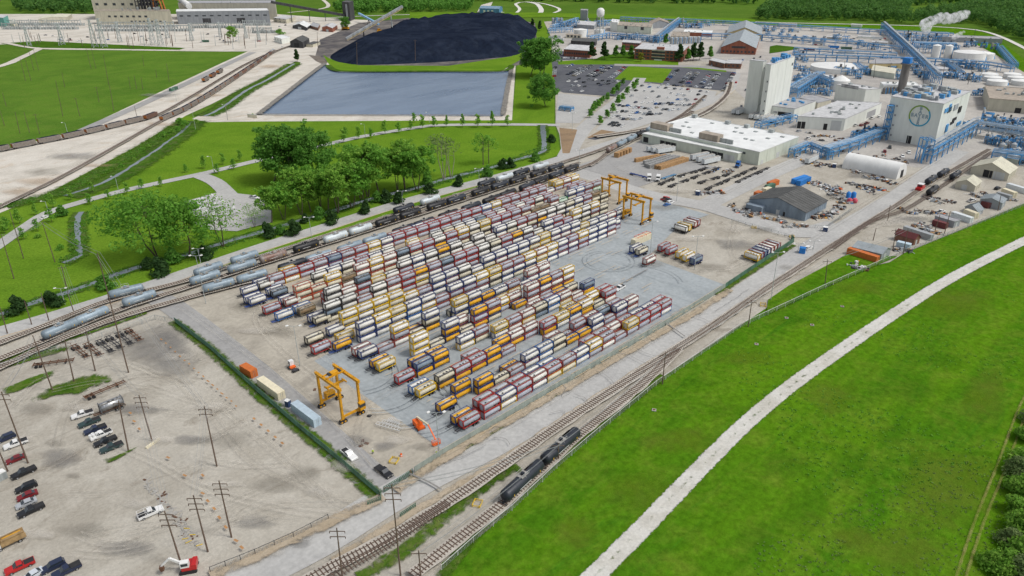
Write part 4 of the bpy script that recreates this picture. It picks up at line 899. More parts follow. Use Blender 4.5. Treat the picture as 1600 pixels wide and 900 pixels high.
for i, (x, y) in enumerate(((412, 560), (466, 505), (520, 460), (570, 392), (600, 362), (642, 312), (690, 272), (722, 245))): at_tree(EN[(i+1) % 2], 860+x/5.333, 90+y/5.333, "bushy green tree right of the entry road, %s from its mouth" % ORD[i+1], "avenue_tree", None, random.uniform(.9, 1.15), "trees along the entry road")
OT = [sapling(20, 11, 61, "leaf_dark", 420, .6, .9), sapling(18, 10, 62, "leaf_deep", 380, .5, .9)]
for i, (x, y, k, lb) in enumerate(((925, 93, 0, "tall dark conifer before the low brick wing, left one"), (944, 93, 0, "tall dark conifer before the low brick wing, right one"), (962, 90, 1, "dark round tree in the office court, left"), (973, 90, 1, "dark round tree in the office court, middle"), (986, 90, 1, "dark round tree in the office court, right"), (1040, 70, 1, "tree rising behind the three storey office"), (1061, 97, 0, "tall dark tree covering the right end of the office"), (1075, 96, 1, "lighter tree at the right corner of the office"), (1083, 95, 0, "dark pine between office and brown house, left"), (1093, 94, 0, "dark pine between office and brown house, middle"), (1109, 92, 1, "pale pine nearest the brown house"), (832, 44, 0, "dark evergreen by the coal road, left one"), (843, 48, 0, "dark evergreen by the coal road, right one"), (465, 97, 0, "lone dark conifer beside the rail loop"))):
    at_tree(OT[k], x, y, lb, "conifer" if k == 0 else "court_tree", None, .75 if k else (.95 if i < 11 else .7))
at_tree(sapling(10, 8, 63, "leaf_yellow", 200, .3, .6), 1001, 97, "small yellow leaved tree before the three storey office", "yellow_tree")
at_tree(bush(9, 17, 64, "leaf_mid", 700, .7), 437, 54, "broad round bush at the end of the substation fence", "round_bush", cat="bush")
SH = [bush(3.4, 6, 71, "leaf_mid", 260, .4), bush(2.6, 5, 72, "leaf_light", 220, .35)]
for i, (x, y, s) in enumerate(((283, 196, 1.9), (308, 192, 1.2), (278, 204, 1.), (268, 208, 1.2), (255, 214, 1.2), (233, 231, .9), (222, 236, .8), (210, 250, .8), (190, 262, .8), (395, 180, 0.6), (120, 384, .9), (117, 390, .8), (95, 390, .8), (60, 372, .9))):
    at_tree(SH[i % 2], x, y, "leafy shrub along the drainage ditch, %s from the gravel road" % ORD[i+1], "shrub", None, s, "shrubs along the ditch", "shrub")
# weeds on the field and banks
def forest(name, polys, label, h=(12, 20), spacing=13, lm="leaf_far", q=60, ls=1.5):
    b = MB()
    for poly in polys:
        P = [G(*p) for p in poly]; x0 = min(p.x for p in P); x1 = max(p.x for p in P); y0 = min(p.y for p in P); y1 = max(p.y for p in P)
        def inside(x, y):
            c = False
            for i in range(len(P)):
                a, d = P[i], P[i-1]
                if (a.y > y) != (d.y > y) and x < (d.x-a.x)*(y-a.y)/(d.y-a.y)+a.x: c = not c
            return c
        sp = spacing; x = x0
        while x < x1:
            y = y0
            while y < y1:
                xx = x+random.uniform(-.45, .45)*sp; yy = y+random.uniform(-.45, .45)*sp; y += sp
                if not inside(xx, yy): continue
                H_ = random.uniform(*h); w = H_*random.uniform(.32, .48); dd = sqrt(xx*xx+yy*yy)
                n = int(q*(1 if dd < 1500 else .6))
                leaves(b, (xx, yy, H_*.55), (w, w, H_*.46), n, ls*(1 if dd < 1500 else 1.5), 0, .55)
                for k in range(2):
                    a = random.uniform(0, 6.28); leaves(b, (xx+cos(a)*w*.6, yy+sin(a)*w*.6, H_*random.uniform(.4, .85)), (w*.5, w*.5, H_*.18), n//4, ls, 0, .4)
            x += sp
    o = ob(name, b.mesh(name, [lm])); tag(o, label, "forest", kind="stuff")
random.seed(77)
forest("far_forest", [[(1180, 33), (1195, 18), (1260, 10), (1420, 8), (1416, 38), (1330, 33), (1240, 32)], [(1420, 40), (1440, 26), (1640, -6), (1640, 82), (1598, 66), (1560, 48), (1525, 38), (1470, 36)]], "dark green belt of woods behind the right levee path", (14, 22), 15, "leaf_far", 80, 1.6)
forest("river_woods", [[(1180, 10), (1260, 6), (1640, -14), (1640, -4), (1420, 10), (1250, 10)], [(875, 4), (1180, 8), (1180, 2), (880, -3)], [(742, 2), (875, 4), (875, -2), (742, -3)]], "distant woods closing the top edge of the view", (14, 22), 24, "leaf_far", 50, 2.4)
forest("coal_side_woods", [[(520, 18), (545, 6), (560, -2), (740, -6), (735, 18), (640, 20), (560, 22)]], "woods behind the coal heap", (14, 20), 17, "leaf_deep", 70, 1.9)
forest("plant_side_woods", [[(26, 20), (30, 6), (150, -4), (150, 22)], [(-30, -2), (60, 2), (30, -6)]], "dark woods left of the power station", (16, 24), 20, "leaf_far", 60, 2.2)
random.seed(5)
WI = [bush(4.2, 8, 81, "leaf_light", 2600, .26), bush(4.5, 7, 82, "leaf_pale", 2200, .24), bush(4.4, 8, 83, "leaf_light", 2600, .26)]
for i, (x, y, k, s) in enumerate(((1592, 742, 1, .9), (1604, 775, 0, 1.), (1583, 800, 0, .8), (1600, 835, 2, 1.), (1578, 850, 1, .7), (1570, 890, 0, .9), (1596, 900, 1, 1.), (1612, 880, 2, 1.1), (1618, 735, 2, 1.2), (1634, 790, 0, 1.3), (1606, 690, 0, .8), (1622, 660, 1, 1.), (1560, 935, 1, .9))):
    at_tree(WI[k], x, y, "low leafy scrub at the lower right edge beside the wheel track, %s from top" % ORD[1+sorted((742, 775, 800, 835, 850, 890, 900, 880, 735, 790, 690, 660, 935)).index(y)], "scrub_bush", None, s*1.45, "scrub at the right edge", "bush")
# tufts of rough grass
random.seed(9)
b = MB()
for k in range(2600):
    px = random.uniform(1180, 1640); py = random.uniform(520, 930)
    if py < 1180-.45*px+ 200: continue
    g = G(px, py)
    if abs(noise.noise(Vector((g.x*.05, g.y*.05, 3)))) < .08: continue
    r = random.uniform(.12, .4); leaves(b, (g.x, g.y, .1), (r, r, .16), 5, .16, 0, .1)
o = ob("rough_grass", b.mesh("rough_grass", ["leaf_pale"])); tag(o, "scattered pale tufts of rough grass on the field", "grass", kind="stuff")
b = MB()
for k in range(2600):
    px = random.uniform(1150, 1640); py = random.uniform(450, 930)
    g = G(px, py)
    if noise.noise(Vector((g.x*.03, g.y*.03, 7))) < .05 or py < 1000-.4*px: continue
    r = random.uniform(.2, .6); leaves(b, (g.x, g.y, .12), (r, r, .22), 6, .2, 0, .1)
o = ob("tall_weeds", b.mesh("tall_weeds", ["leaf_mid"])); tag(o, "scattered darker weeds on the right field", "weeds", kind="stuff")
b = MB()
for (pts, n) in (([(10, 322), (90, 303), (170, 262), (240, 222), (290, 190)], 900), ([(100, 412), (125, 385), (122, 350)], 200), ([(-20, 505), (60, 473), (150, 443), (212, 421), (300, 398), (400, 367), (525, 330), (650, 296), (770, 262), (848, 232)], 1500)):
    P = smooth_line([G(*p) for p in pts], 3.)
    for k in range(n):
        p = random.choice(P); w = random.choice((-1, 1))*random.uniform(2.2, 4.2); aa = random.uniform(0, 6.28); q = p+Vector((cos(aa), sin(aa), 0))*abs(w)*random.uniform(.8, 1.25); r = random.uniform(.4, .9); leaves(b, (q.x, q.y, .3), (r, r, .45), 7, .34, 0, .1)
o = ob("bank_reeds", b.mesh("bank_reeds", ["leaf_deep"])); tag(o, "reeds and rank growth lining the creek and ditch", "reeds", kind="stuff")
# ---------------------------------------------------------------- vehicles
random.seed(31)
for n, c in dict(white=(.78, .78, .76), black=(.018, .019, .022), navy=(.022, .032, .07), red=(.50, .02, .02), maroon=(.20, .015, .02), silver=(.45, .47, .49), grey=(.16, .17, .18), blue=(.03, .13, .38), green=(.03, .06, .06), tan=(.42, .37, .28), pale=(.58, .62, .66)).items():
    mat("paint_"+n, c, .3, .1 if n in ("silver", "grey") else 0, rnd=.05, var=.08, spec=.5)
mat("lamp_glass", (.75, .72, .65), .2); mat("tail_red", (.45, .02, .02), .3); mat("bed_liner", (.035, .035, .037), .8); mat("wood_load", (.40, .27, .13), .9, var=.4)
mat("timber_fresh", (.50, .30, .14), .85, var=.4, sc=1.5, rnd=.2); mat("timber_grey", (.36, .36, .35), .85, var=.4, sc=1.5)
def wheels4(L, W_, r=.38, xs=None):
    P = []
    for x in xs or (-L*.31, L*.31):
        for s in (-1, 1):
            b = MB(); b.cyl((x, s*(W_/2-.22), r), (x, s*(W_/2+.02), r), r, 0, 12); b.cyl((x, s*(W_/2-.2), r), (x, s*(W_/2+.035), r), r*.55, 1, 8)
            P.append(("wheel", b.mesh("wheel", ["rubber", "steel"])))
    return P
def pickup_parts(col, bed="open", L=5.8, W_=2.0):
    h = W_/2; P = []
    b = MB()
    out = [(-L/2, .55), (-L/2, 1.12), (-L*.13, 1.14), (L*.19, 1.16), (L*.46, 1.02), (L/2, .88), (L/2, .5), (-L/2, .5)]
    b.sideprism([(x, z_) for x, z_ in out if True], -h, h, 0)
    cab = [(-L*.13, 1.1), (-L*.10, 1.78), (L*.08, 1.8), (L*.21, 1.12)]
    b.sideprism(cab, -h+.14, h-.14, 0)
    if bed == "open":
        b.box(-L/2+.1, -L*.15, -h+.16, h-.16, 1.1, 1.16, 1)
    elif bed == "cover": b.box(-L/2+.06, -L*.14, -h+.08, h-.08, 1.1, 1.2, 1)
    P.append(("body", b.mesh("body", ["paint_"+col, "bed_liner"])))
    g = MB()
    g.quad((L*.085, -h+.2, 1.76), (L*.205, -h+.18, 1.16), (L*.205, h-.18, 1.16), (L*.085, h-.2, 1.76)); 
    g.M = Matrix.Translation((.02, 0, .025)); g.quad((L*.085, -h+.2, 1.76), (L*.205, -h+.18, 1.16), (L*.205, h-.18, 1.16), (L*.085, h-.2, 1.76)); g.M = None
    for s in (-1, 1):
        y = s*(h-.125)
        g.add([(-L*.11, y, 1.2), (L*.04, y, 1.2), (L*.04, y, 1.7), (-L*.09, y, 1.7)], [(0, 1, 2, 3) if s < 0 else (3, 2, 1, 0)])
        g.add([(L*.05, y, 1.2), (L*.17, y, 1.2), (L*.09, y, 1.7), (L*.05, y, 1.7)], [(0, 1, 2, 3) if s < 0 else (3, 2, 1, 0)])
    g.quad((-L*.132, -h+.25, 1.22), (-L*.132, h-.25, 1.22), (-L*.108, h-.25, 1.7), (-L*.108, -h+.25, 1.7))
    P.append(("windows", g.mesh("windows", ["glass_dark"])))
    for s in (-1, 1):
        q = MB(); q.box(L/2-.12, L/2+.02, s*(h-.3)-.18, s*(h-.3)+.18, .74, .9); P.append(("headlight", q.mesh("headlight", ["lamp_glass"])))
        q = MB(); q.box(-L/2-.02, -L/2+.08, s*(h-.14)-.1, s*(h-.14)+.1, .75, 1.05); P.append(("taillight", q.mesh("taillight", ["tail_red"])))
    return P+wheels4(L, W_)
def car_parts(col, L=4.6, W_=1.85, suv=False):
    h = W_/2; P = []; b = MB(); k = .22 if suv else 0
    b.sideprism([(-L/2, .4), (-L/2, .9+k*.5), (-L*.42, .98+k), (L*.22, .98+k*.6), (L*.46, .8+k*.5), (L/2, .66), (L/2, .35), (-L/2, .35)], -h, h, 0)
    if suv: cab = [(-L*.47, 1.1), (-L*.42, 1.68), (L*.05, 1.72), (L*.22, 1.08)]
    else: cab = [(-L*.38, .96), (-L*.22, 1.4), (L*.05, 1.42), (L*.24, .96)]
    b.sideprism(cab, -h+.14, h-.14, 0)
    P.append(("body", b.mesh("body", ["paint_"+col])))
    g = MB(); (ax, az), (bx, bz), (cx, cz), (dx, dz) = cab
    def lerp(p, q, t): return p+(q-p)*t
    for (x0, z0, x1, z1, o_) in ((dx, dz, cx, cz, .02), (ax, az, bx, bz, -.02)):
        g.quad((lerp(x0, x1, .1)+o_, -h+.2, lerp(z0, z1, .1)+.02), (lerp(x0, x1, .1)+o_, h-.2, lerp(z0, z1, .1)+.02), (lerp(x0, x1, .9)+o_, h-.24, lerp(z0, z1, .9)+.02), (lerp(x0, x1, .9)+o_, -h+.24, lerp(z0, z1, .9)+.02))
    for s in (-1, 1):
        y = s*(h-.125); zt = bz-.08; zb = az+.08
        g.add([(lerp(ax, bx, .3), y, zb), (lerp(dx, cx, .25), y, zb), (cx, y, zt), (bx, y, zt)], [(0, 1, 2, 3) if s < 0 else (3, 2, 1, 0)])
    P.append(("windows", g.mesh("windows", ["glass_dark"])))
    for s in (-1, 1):
        q = MB(); q.box(L/2-.14, L/2+.01, s*(h-.3)-.18, s*(h-.3)+.18, .58, .72); P.append(("headlight", q.mesh("headlight", ["lamp_glass"])))
    return P+wheels4(L, W_, .34)
_vc = {}
def vehicle(kind, col, rear, front, label, cat=None, **kw):
    key = (kind, col, tuple(kw.items()))
    if key not in _vc: _vc[key] = pickup_parts(col, **kw) if kind == "pickup" else car_parts(col, suv=(kind == "suv"), L=4.9 if kind == "suv" else 4.6)
    c, a, L = seg(rear, front); put({"pickup": "pickup_truck", "suv": "suv", "car": "parked_car"}[kind], label, cat or {"pickup": "pickup truck", "suv": "car", "car": "car"}[kind], _vc[key], c, a)
vehicle("pickup", "white", (147, 645), (112, 656), "white pickup with black bed cover in the gravel lot, beside the steel tank", bed="cover")
vehicle("pickup", "green", (156, 657), (125, 669), "dark green black pickup second in the middle lot line")
vehicle("pickup", "navy", (168, 667), (131, 681), "dark blue pickup with covered bed third in the middle lot line", bed="cover")
vehicle("pickup", "white", (176, 675), (141, 690), "white pickup with white tanks on it, squeezed between dark pickups")
vehicle("pickup", "black", (184, 685), (147, 700), "big black pickup fifth in the middle lot line")
vehicle("pickup", "green", (192, 695), (158, 709), "black pickup with red tail lamp nearest the white post", bed="cover")
vehicle("pickup", "white", (43, 690), (8, 703), "white pickup with dark bed at left edge of the lot", bed="cover")
vehicle("suv", "navy", (25, 681), (-6, 694), "dark blue car cut by the left edge of the picture")
vehicle("car", "maroon", (41, 714), (10, 726), "dark red sedan beside the leaning utility pole")
vehicle("pickup", "black", (59, 732), (17, 751), "black pickup below the dark red sedan")
vehicle("suv", "black", (58, 758), (26, 771), "black estate car top of the tight row of four")
vehicle("car", "maroon", (59, 771), (28, 783), "red sedan second in the tight row of four")
vehicle("car", "silver", (58, 783), (26, 796), "silver sedan third in the tight row of four")
vehicle("pickup", "black", (70, 791), (29, 810), "black pickup bottom of the tight row of four")
vehicle("pickup", "red", (55, 878), (9, 899), "bright red pickup at the lower left corner")
vehicle("suv", "navy", (101, 880), (66, 897), "dark blue large car right of the bright red pickup")
vehicle("pickup", "navy", (126, 884), (84, 905), "dark blue pickup with covered bed right of the blue car", bed="cover")
vehicle("car", "pale", (62, 896), (42, 908), "pale car cut by the bottom edge below the blue car")
vehicle("pickup", "white", (216, 813), (256, 796), "white utility pickup with rack in the middle of the dirt lot")
vehicle("pickup", "white", (536, 705), (556, 722), "white pickup driving out beside the green fence")
vehicle("pickup", "black", (588, 732), (612, 749), "black pickup at the yard gate")
vehicle("pickup", "white", (972, 450), (964, 455), "white pickup behind the red tanks on the concrete pad")
vehicle("car", "white", (66, 343), (75, 340), "white car on the winding park road")
vehicle("suv", "white", (1041, 320), (1054, 316), "white car in the little group by the lamp post")
vehicle("pickup", "black", (1037, 317), (1048, 312), "black pickup in the little group by the lamp post")
vehicle("car", "blue", (1038, 323), (1046, 320), "blue car in the little group by the lamp post")
vehicle("pickup", "red", (1034, 314), (1044, 310), "red pickup in the little group by the lamp post")
vehicle("pickup", "white", (1241, 249), (1250, 245), "white pickup beside the yellow heap at the warehouse corner")
vehicle("suv", "white", (1258, 392), (1268, 387), "white car beside the blue booth on the perimeter road")
vehicle("pickup", "white", (1512, 317), (1524, 313), "white pickup in front of the small beige shed")
vehicle("pickup", "white", (1463, 335), (1476, 331), "white pickup beside the grey flat roofed shed")
vehicle("suv", "black", (1554, 298), (1562, 294), "black car by the white roofed cabins")
for i, (x, y, c) in enumerate(((1336, 197, "white"), (1346, 197, "maroon"), (1354, 194, "maroon"), (1342, 206, "white"), (1362, 186, "white"), (1374, 184, "white"), (1262, 218, "white"), (1248, 206, "silver"))):
    vehicle("suv" if i % 2 else "pickup", c, (x-4, y+1.5), (x+4, y-1.5), "%s vehicle among the plant buildings, %s along the wall road" % (c, ORD[i+1]))
# rack on the utility pickup, tanks on the white pickup
g, a, L = seg((216, 813), (240, 803)); b = MB()
for x in (-1.6, 0, 1.4):
    for y in (-.9, .9): b.bar((x, y, 1.1), (x, y, 2.0), .06)
    b.bar((x, -.9, 2.0), (x, .9, 2.0), .06)
for y in (-.9, .9): b.bar((-1.6, y, 2.0), (1.4, y, 2.0), .06)
one("ladder_rack", "white pipe ladder rack over the bed of the utility pickup", "ladder rack", b.mesh("ladder_rack", ["paint_white"]), g, a)
g, a, L = seg((176, 675), (141, 690)); b = MB()
for x, y in ((.6, 0), (1.5, .3), (1.5, -.4), (2.3, 0)): b.cyl((g.x+cos(a)*(x+.3)-sin(a)*y, g.y+sin(a)*(x+.3)+cos(a)*y, 1.02), (g.x+cos(a)*(x+.3)-sin(a)*y, g.y+sin(a)*(x+.3)+cos(a)*y, 1.95), .42, 0, 12)
one("tank_cluster", "cluster of white upright tanks carried by the middle white pickup", "tanks", b.mesh("tank_cluster", ["paint_white"]))
# small cars of the big car parks: one mesh each
def mini(col, suv):
    b = MB(); mats = []
    def absb(me):
        o = len(b.v); b.v.extend(tuple(v.co) for v in me.vertices)
        for m in me.materials:
            if m not in mats: mats.append(m)
        for p in me.polygons: b.f.append([i+o for i in p.vertices]); b.mi.append(mats.index(me.materials[p.material_index])); b.sm.append(False)
    for _, me in car_parts(col, suv=suv): absb(me)
    return b.mesh("car", mats)
MINI = {}
PCOL = ["white"]*6+["silver"]*5+["grey"]*4+["black"]*5+["navy"]*3+["maroon"]*2+["red"]+["blue"]*2+["pale"]*3+["tan"]
PARK = []
def park(px, py, a, where, col=None):
    c = col or random.choice(PCOL); s = random.random() < .5
    if (c, s) not in MINI: MINI[(c, s)] = mini(c, s)
    g = G(px, py)
    PARK.append((g.length, c, s, g, a+random.choice((0, pi)), "%s %s parked in %s" % ({"pale": "pale silver", "maroon": "dark red", "navy": "dark blue"}.get(c, c), "upright car" if s else "low saloon car", where), "cars parked in %s" % where))
def parkrow(p0, p1, n, where, skip=.05, s=5.333, o=(860, 90)):
    P0 = (o[0]+p0[0]/s, o[1]+p0[1]/s); P1 = (o[0]+p1[0]/s, o[1]+p1[1]/s); d = G(*P1)-G(*P0); a = atan2(d.y, d.x)+pi/2
    for i in range(n):
        if random.random() < skip: continue
        t = (i+.5)/n; g = G(*P0)+d*t; q = PX((g.x, g.y, 0)); park(q[0], q[1], a, where)
D1 = "the dark left car park"; D2 = "the dark right car park"; D3 = "the pale staff car park"; D4 = "the strip by the low brick wing"
parkrow((28, 180), (40, 80), 8, D1); parkrow((120, 80), (190, 62), 6, D1); parkrow((140, 148), (300, 72), 11, D1); parkrow((190, 160), (348, 68), 12, D1)
parkrow((310, 162), (455, 72), 11, D1); parkrow((360, 168), (508, 78), 12, D1); parkrow((492, 178), (625, 80), 11, D1)
parkrow((965, 198), (1065, 102), 12, D2); parkrow((1085, 218), (1172, 122), 12, D2); parkrow((1142, 222), (1225, 128), 12, D2); parkrow((1258, 228), (1330, 138), 12, D2); parkrow((1325, 238), (1400, 140), 12, D2); parkrow((1440, 290), (1530, 128), 15, D2)
parkrow((155, 525), (400, 545), 14, D4, .05, 6.154, (850, 0)); parkrow((165, 560), (370, 565), 12, D4, .05, 6.154, (850, 0))
aA = -.72
for x, y in ((155, 180), (150, 203), (210, 205), (237, 182), (185, 240), (235, 242), (285, 245), (280, 210), (400, 222), (418, 235), (455, 222), (482, 224), (435, 195), (485, 200), (530, 205), (560, 205), (175, 282), (262, 285), (375, 190), (317, 185), (362, 190)): park(860+x/5.333, 90+y/5.333, .15, D1)
rows = [(825, 222), (930, 230), (975, 235), (1030, 235), (1055, 238), (1110, 243), (1165, 245), (1215, 250), (1270, 255), (1298, 256), (1328, 257), (765, 240), (825, 250), (715, 280), (790, 285), (850, 288), (903, 255), (960, 258), (992, 262), (1037, 265), (1092, 266), (1147, 270), (1168, 286), (1250, 284), (1310, 290),
 (675, 326), (805, 340), (900, 333), (985, 338), (1012, 301), (1060, 316), (1095, 306), (1115, 321), (1233, 314), (1290, 325), (710, 378), (770, 381), (820, 384), (862, 376), (880, 392), (910, 393), (940, 393), (980, 384), (1042, 388), (1060, 354), (1090, 356), (1128, 349), (1145, 362), (1212, 353), (1277, 361)]
rows += [(x, y) for x, y in ((575, 404), (610, 410), (645, 406), (670, 420), (702, 423), (732, 421), (762, 421), (790, 428), (825, 431), (848, 433), (885, 421), (1000, 396), (1012, 386), (1060, 401), (1092, 398), (1120, 403), (1155, 401), (1195, 394), (940, 438), (970, 436), (995, 444), (1030, 441), (1072, 436), (565, 461), (595, 456), (632, 456), (690, 463), (720, 466), (755, 466), (782, 476), (812, 481), (845, 479), (880, 476), (915, 474), (825, 463), (520, 502), (537, 494), (567, 494), (592, 511), (612, 519), (645, 519), (680, 519), (710, 521), (750, 513), (660, 499), (740, 422), (715, 415), (585, 398), (1010, 395), (1100, 388))]
for x, y in rows: park(860+x/5.333, 90+y/5.333, .12, D3)
for x, y in ((497, 562), (525, 572), (565, 572), (550, 550), (600, 577), (515, 552)): park(860+x/5.333, 90+y/5.333, .12, D3, "black" if x < 590 else "white")
D5 = "the substation yard"; D6 = "the plant yards"
for i in range(34): park(random.uniform(20, 425), random.uniform(52, 70), random.uniform(0, 3), D5)
for x, y in ((419, 84), (427, 78), (423, 81), (430, 62), (437, 42), (446, 40), (478, 48), (470, 60), (441, 74)): park(x, y, .6, D5)
for i in range(40):
    x = random.uniform(1190, 1440); park(x, 60+random.uniform(-8, 26)*(x-1190)/250+random.uniform(-4, 4), random.uniform(0, 3), D6)
for x, y in ((1150, 172), (1158, 168), (1165, 142), (1150, 130), (1178, 92), (1188, 90), (1160, 95), (1145, 104), (1112, 103), (880, 68), (872, 73), (868, 66), (1382, 238), (1390, 232), (1330, 226), (1420, 240), (1410, 246)): park(x, y, .4, D6)
PARK.sort(key=lambda t: t[0]); allm = []; big_ = MB()
for i, (d_, c, s_, g, a, lb, gr) in enumerate(PARK):
    if i < 262: one("parked_car", lb, "car", MINI[(c, s_)], (g.x, g.y, 0), a, gr)
    else:
        big_.M = Matrix.Translation((g.x, g.y, 0)) @ Matrix.Rotation(a, 4, 'Z'); me = MINI[(c, s_)]
        for m in me.materials:
            if m not in allm: allm.append(m)
        o_ = len(big_.v); big_.v.extend(tuple(big_.M @ v.co) for v in me.vertices)
        for p in me.polygons: big_.f.append([k+o_ for k in p.vertices]); big_.mi.append(allm.index(me.materials[p.material_index])); big_.sm.append(False)
big_.M = None; tag(ob("far_parked_cars", big_.mesh("far_parked_cars", allm)), "farthest parked cars beyond the lawn and in the far yards", "cars", kind="stuff")
# semi tractors, trailers, chassis lines
def tractor_parts(col):
    P = []; b = MB(); b.box(-.2, 2.0, -1.15, 1.15, 1.0, 3.2); b.sideprism([(2.0, .9), (2.0, 2.0), (3.4, 1.75), (3.5, .7)], -1.0, 1.0); b.sideprism([(-.2, 3.2), (-.2, 3.9), (1.9, 3.25), (1.9, 3.2)], -1.1, 1.1)
    P.append(("cab", b.mesh("cab", ["paint_"+col])))
    b = MB(); b.quad((2.02, -1.0, 2.1), (2.02, 1.0, 2.1), (2.02, 1.0, 2.95), (2.02, -1.0, 2.95)); P.append(("windscreen", b.mesh("windscreen", ["glass_dark"])))
    b = MB(); b.box(3.42, 3.56, -.7, .7, .8, 1.6); P.append(("grille", b.mesh("grille", ["steel_dark"])))
    b = MB()
    for y in (-.45, .45): b.box(-3.6, 3.2, y-.1, y+.1, .75, 1.0)
    b.box(-2.9, -1.6, -.6, .6, 1.0, 1.15); P.append(("frame", b.mesh("frame", ["steel_dark"])))
    return P+wheels4(6, 2.4, .5, (-3.0, -1.7, 2.5))
TRW = tractor_parts("white"); TRB = tractor_parts("blue")
c, a, L = seg((1014, 275), (1014, 288)); put("semi_tractor", "white semi tractor with sleeper hitched to blue chassis, left of the pair", "truck", TRW, c, a)
c, a, L = seg((1031, 278), (1026, 287)); put("semi_tractor", "white semi tractor hitched to pale blue chassis, right of the pair", "truck", TRW, c, a)
c, a, L = seg((1158, 258), (1149, 264)); put("semi_tractor", "bright blue semi tractor by the warehouse wall", "truck", TRB, c, a)
def flat_chassis(col, L=12.):
    b = MB()
    for y in (-.5, .5): b.box(-L/2, L/2, y-.09, y+.09, .95, 1.25)
    for x in [-L/2+.1+i*(L-.2)/5 for i in range(6)]: b.box(x-.1, x+.1, -1.2, 1.2, 1.0, 1.22)
    A = b.mesh("chassis_frame", [col]); P = [("chassis_frame", A)]
    for x in (-L/2+1., -L/2+2.3):
        w = MB(); w.cyl((x, -1.2, .5), (x, 1.2, .5), .12, 0, 6)
        for y in (-1.2, .7): w.cyl((x, y, .5), (x, y+.5, .5), .5, 0, 12)
        P.append(("axle", w.mesh("axle", ["rubber"])))
    l = MB(); l.box(L/2-2.6, L/2-2.4, -.8, .8, 0.0, .95); P.append(("landing_gear", l.mesh("landing_gear", ["steel_dark"])))
    return P
FC = {k: flat_chassis(k) for k in ("steel_dark", "rusty", "chassis_blue")}; mat("chassis_pale", (.12, .30, .50)); FC["chassis_pale"] = flat_chassis("chassis_pale"); FS = flat_chassis("steel_dark", 7.5)
c, a, L = seg((984, 273), (1011, 280)); put("flat_chassis", "empty blue chassis behind the left white tractor", "trailer", FC["chassis_blue"], c, a, "empty chassis trailers")
c, a, L = seg((1055, 275), (1034, 282)); put("flat_chassis", "empty pale blue chassis behind the right white tractor", "trailer", FC["chassis_pale"], c, a, "empty chassis trailers")
n = 0
for ln, (p0, p1, k) in enumerate((((1030, 290), (1052, 281), 2), ((1058, 278), (1106, 264), 3), ((1042, 295), (1127, 263), 5), ((1088, 289), (1145, 272), 3), ((1101, 299), (1182, 263), 6), ((1150, 287), (1201, 264), 3))):
    g0, g1 = G(*p0), G(*p1); d = g1-g0; a = atan2(d.y, d.x)
    for i in range(k):
        n += 1; g = g0+d*((i+.5)/k); put("flat_chassis", "black empty chassis, %s from near end of the %s parking line before the warehouse" % (ORD[i+1], ORD[ln+1]), "trailer", FC["steel_dark"] if (d.length/k) > 12 else FS, (g.x, g.y, 0), a+(pi if i % 2 else 0), "empty chassis trailers")
for i, (x, y, k) in enumerate(((126, 553, "rusty"), (146, 550, "rusty"), (165, 545, "steel_dark"), (179, 539, "steel_dark"), (195, 533, "steel_dark"), (209, 527, "rusty"))):
    c, a, L = seg((x-7, y-7), (x+9, y+6)); put("flat_chassis", "%s bare chassis in the slanting line under the near tracks, %s from left" % ("rusty" if k == "rusty" else "black", ORD[i+1]), "trailer", FC[k], c, a, "empty chassis trailers")
c, a, L = seg((62, 573), (108, 567)); put("flat_chassis", "rusty chassis lying on the grass beside the near track", "trailer", FC["rusty"], c, a, "empty chassis trailers")
c, a, L = seg((142, 622), (188, 603)); put("flat_chassis", "rusty gooseneck chassis above the steel tank", "trailer", FC["rusty"], c, a, "empty chassis trailers")
mat("box_white", (.70, .74, .75), .5, rnd=.08); mat("box_beige", (.76, .69, .50), .6); mat("box_blue_pale", (.54, .66, .74), .6); mat("box_orange", (.62, .17, .04), .6); mat("box_blue", (.03, .22, .62), .55); mat("box_grey", (.36, .38, .39), .6); mat("box_maroon", (.16, .045, .045), .6); mat("box_roof", (.50, .48, .44), .6, var=.4); mat("roof_white", (.80, .81, .79), .55, var=.14, sc=.15, rnd=0)
def van_parts(L=13.5, col="box_white", wheels=True):
    P = []; z0 = 1.1 if wheels else .12; b = MB(); b.box(-L/2, L/2, -1.25, 1.25, z0, z0+2.75, 0); b.box(-L/2+.02, L/2-.02, -1.22, 1.22, z0+2.75, z0+2.8, 1)
    n = int(L/1.2)
    for i in range(n):
        x = -L/2+(i+.5)*L/n
        for y in (-1.25, 1.25): b.box(x-.06, x+.06, y-.03, y+.03, z0+.1, z0+2.7, 0)
    P.append(("box_body", b.mesh("box_body", [col, "box_roof" if wheels else col])))
    d = MB()
    for y in (-.62, .62): d.box(L/2, L/2+.05, y-.58, y+.58, z0+.1, z0+2.65)
    for y in (-.3, .3): d.bar((L/2+.07, y, z0+.1), (L/2+.07, y, z0+2.6), .06, 1)
    P.append(("rear_door", d.mesh("rear_door", [col, "steel"])))
    if wheels:
        for x in (L/2-1.5, L/2-2.8):
            w = MB(); w.cyl((x, -1.2, .5), (x, 1.2, .5), .15, 0, 6)
            for y in (-1.2, .7): w.cyl((x, y, .5), (x, y+.5, .5), .5, 0, 12)
            P.append(("axle", w.mesh("axle", ["rubber"])))
        l = MB(); l.box(-L/2+2.2, -L/2+2.4, -.9, .9, 0, 1.1); P.append(("landing_gear", l.mesh("landing_gear", ["steel_dark"])))
    return P
VW = van_parts(); V20 = {c: van_parts(6.1, c, False) for c in ("box_orange", "box_blue", "box_grey", "box_maroon", "box_white", "box_beige")}
def van(parts, r, f, label, name="box_trailer", cat="trailer", grp=None):
    c, a, L = seg(r, f); put(name, label, cat, parts, c, a, grp)
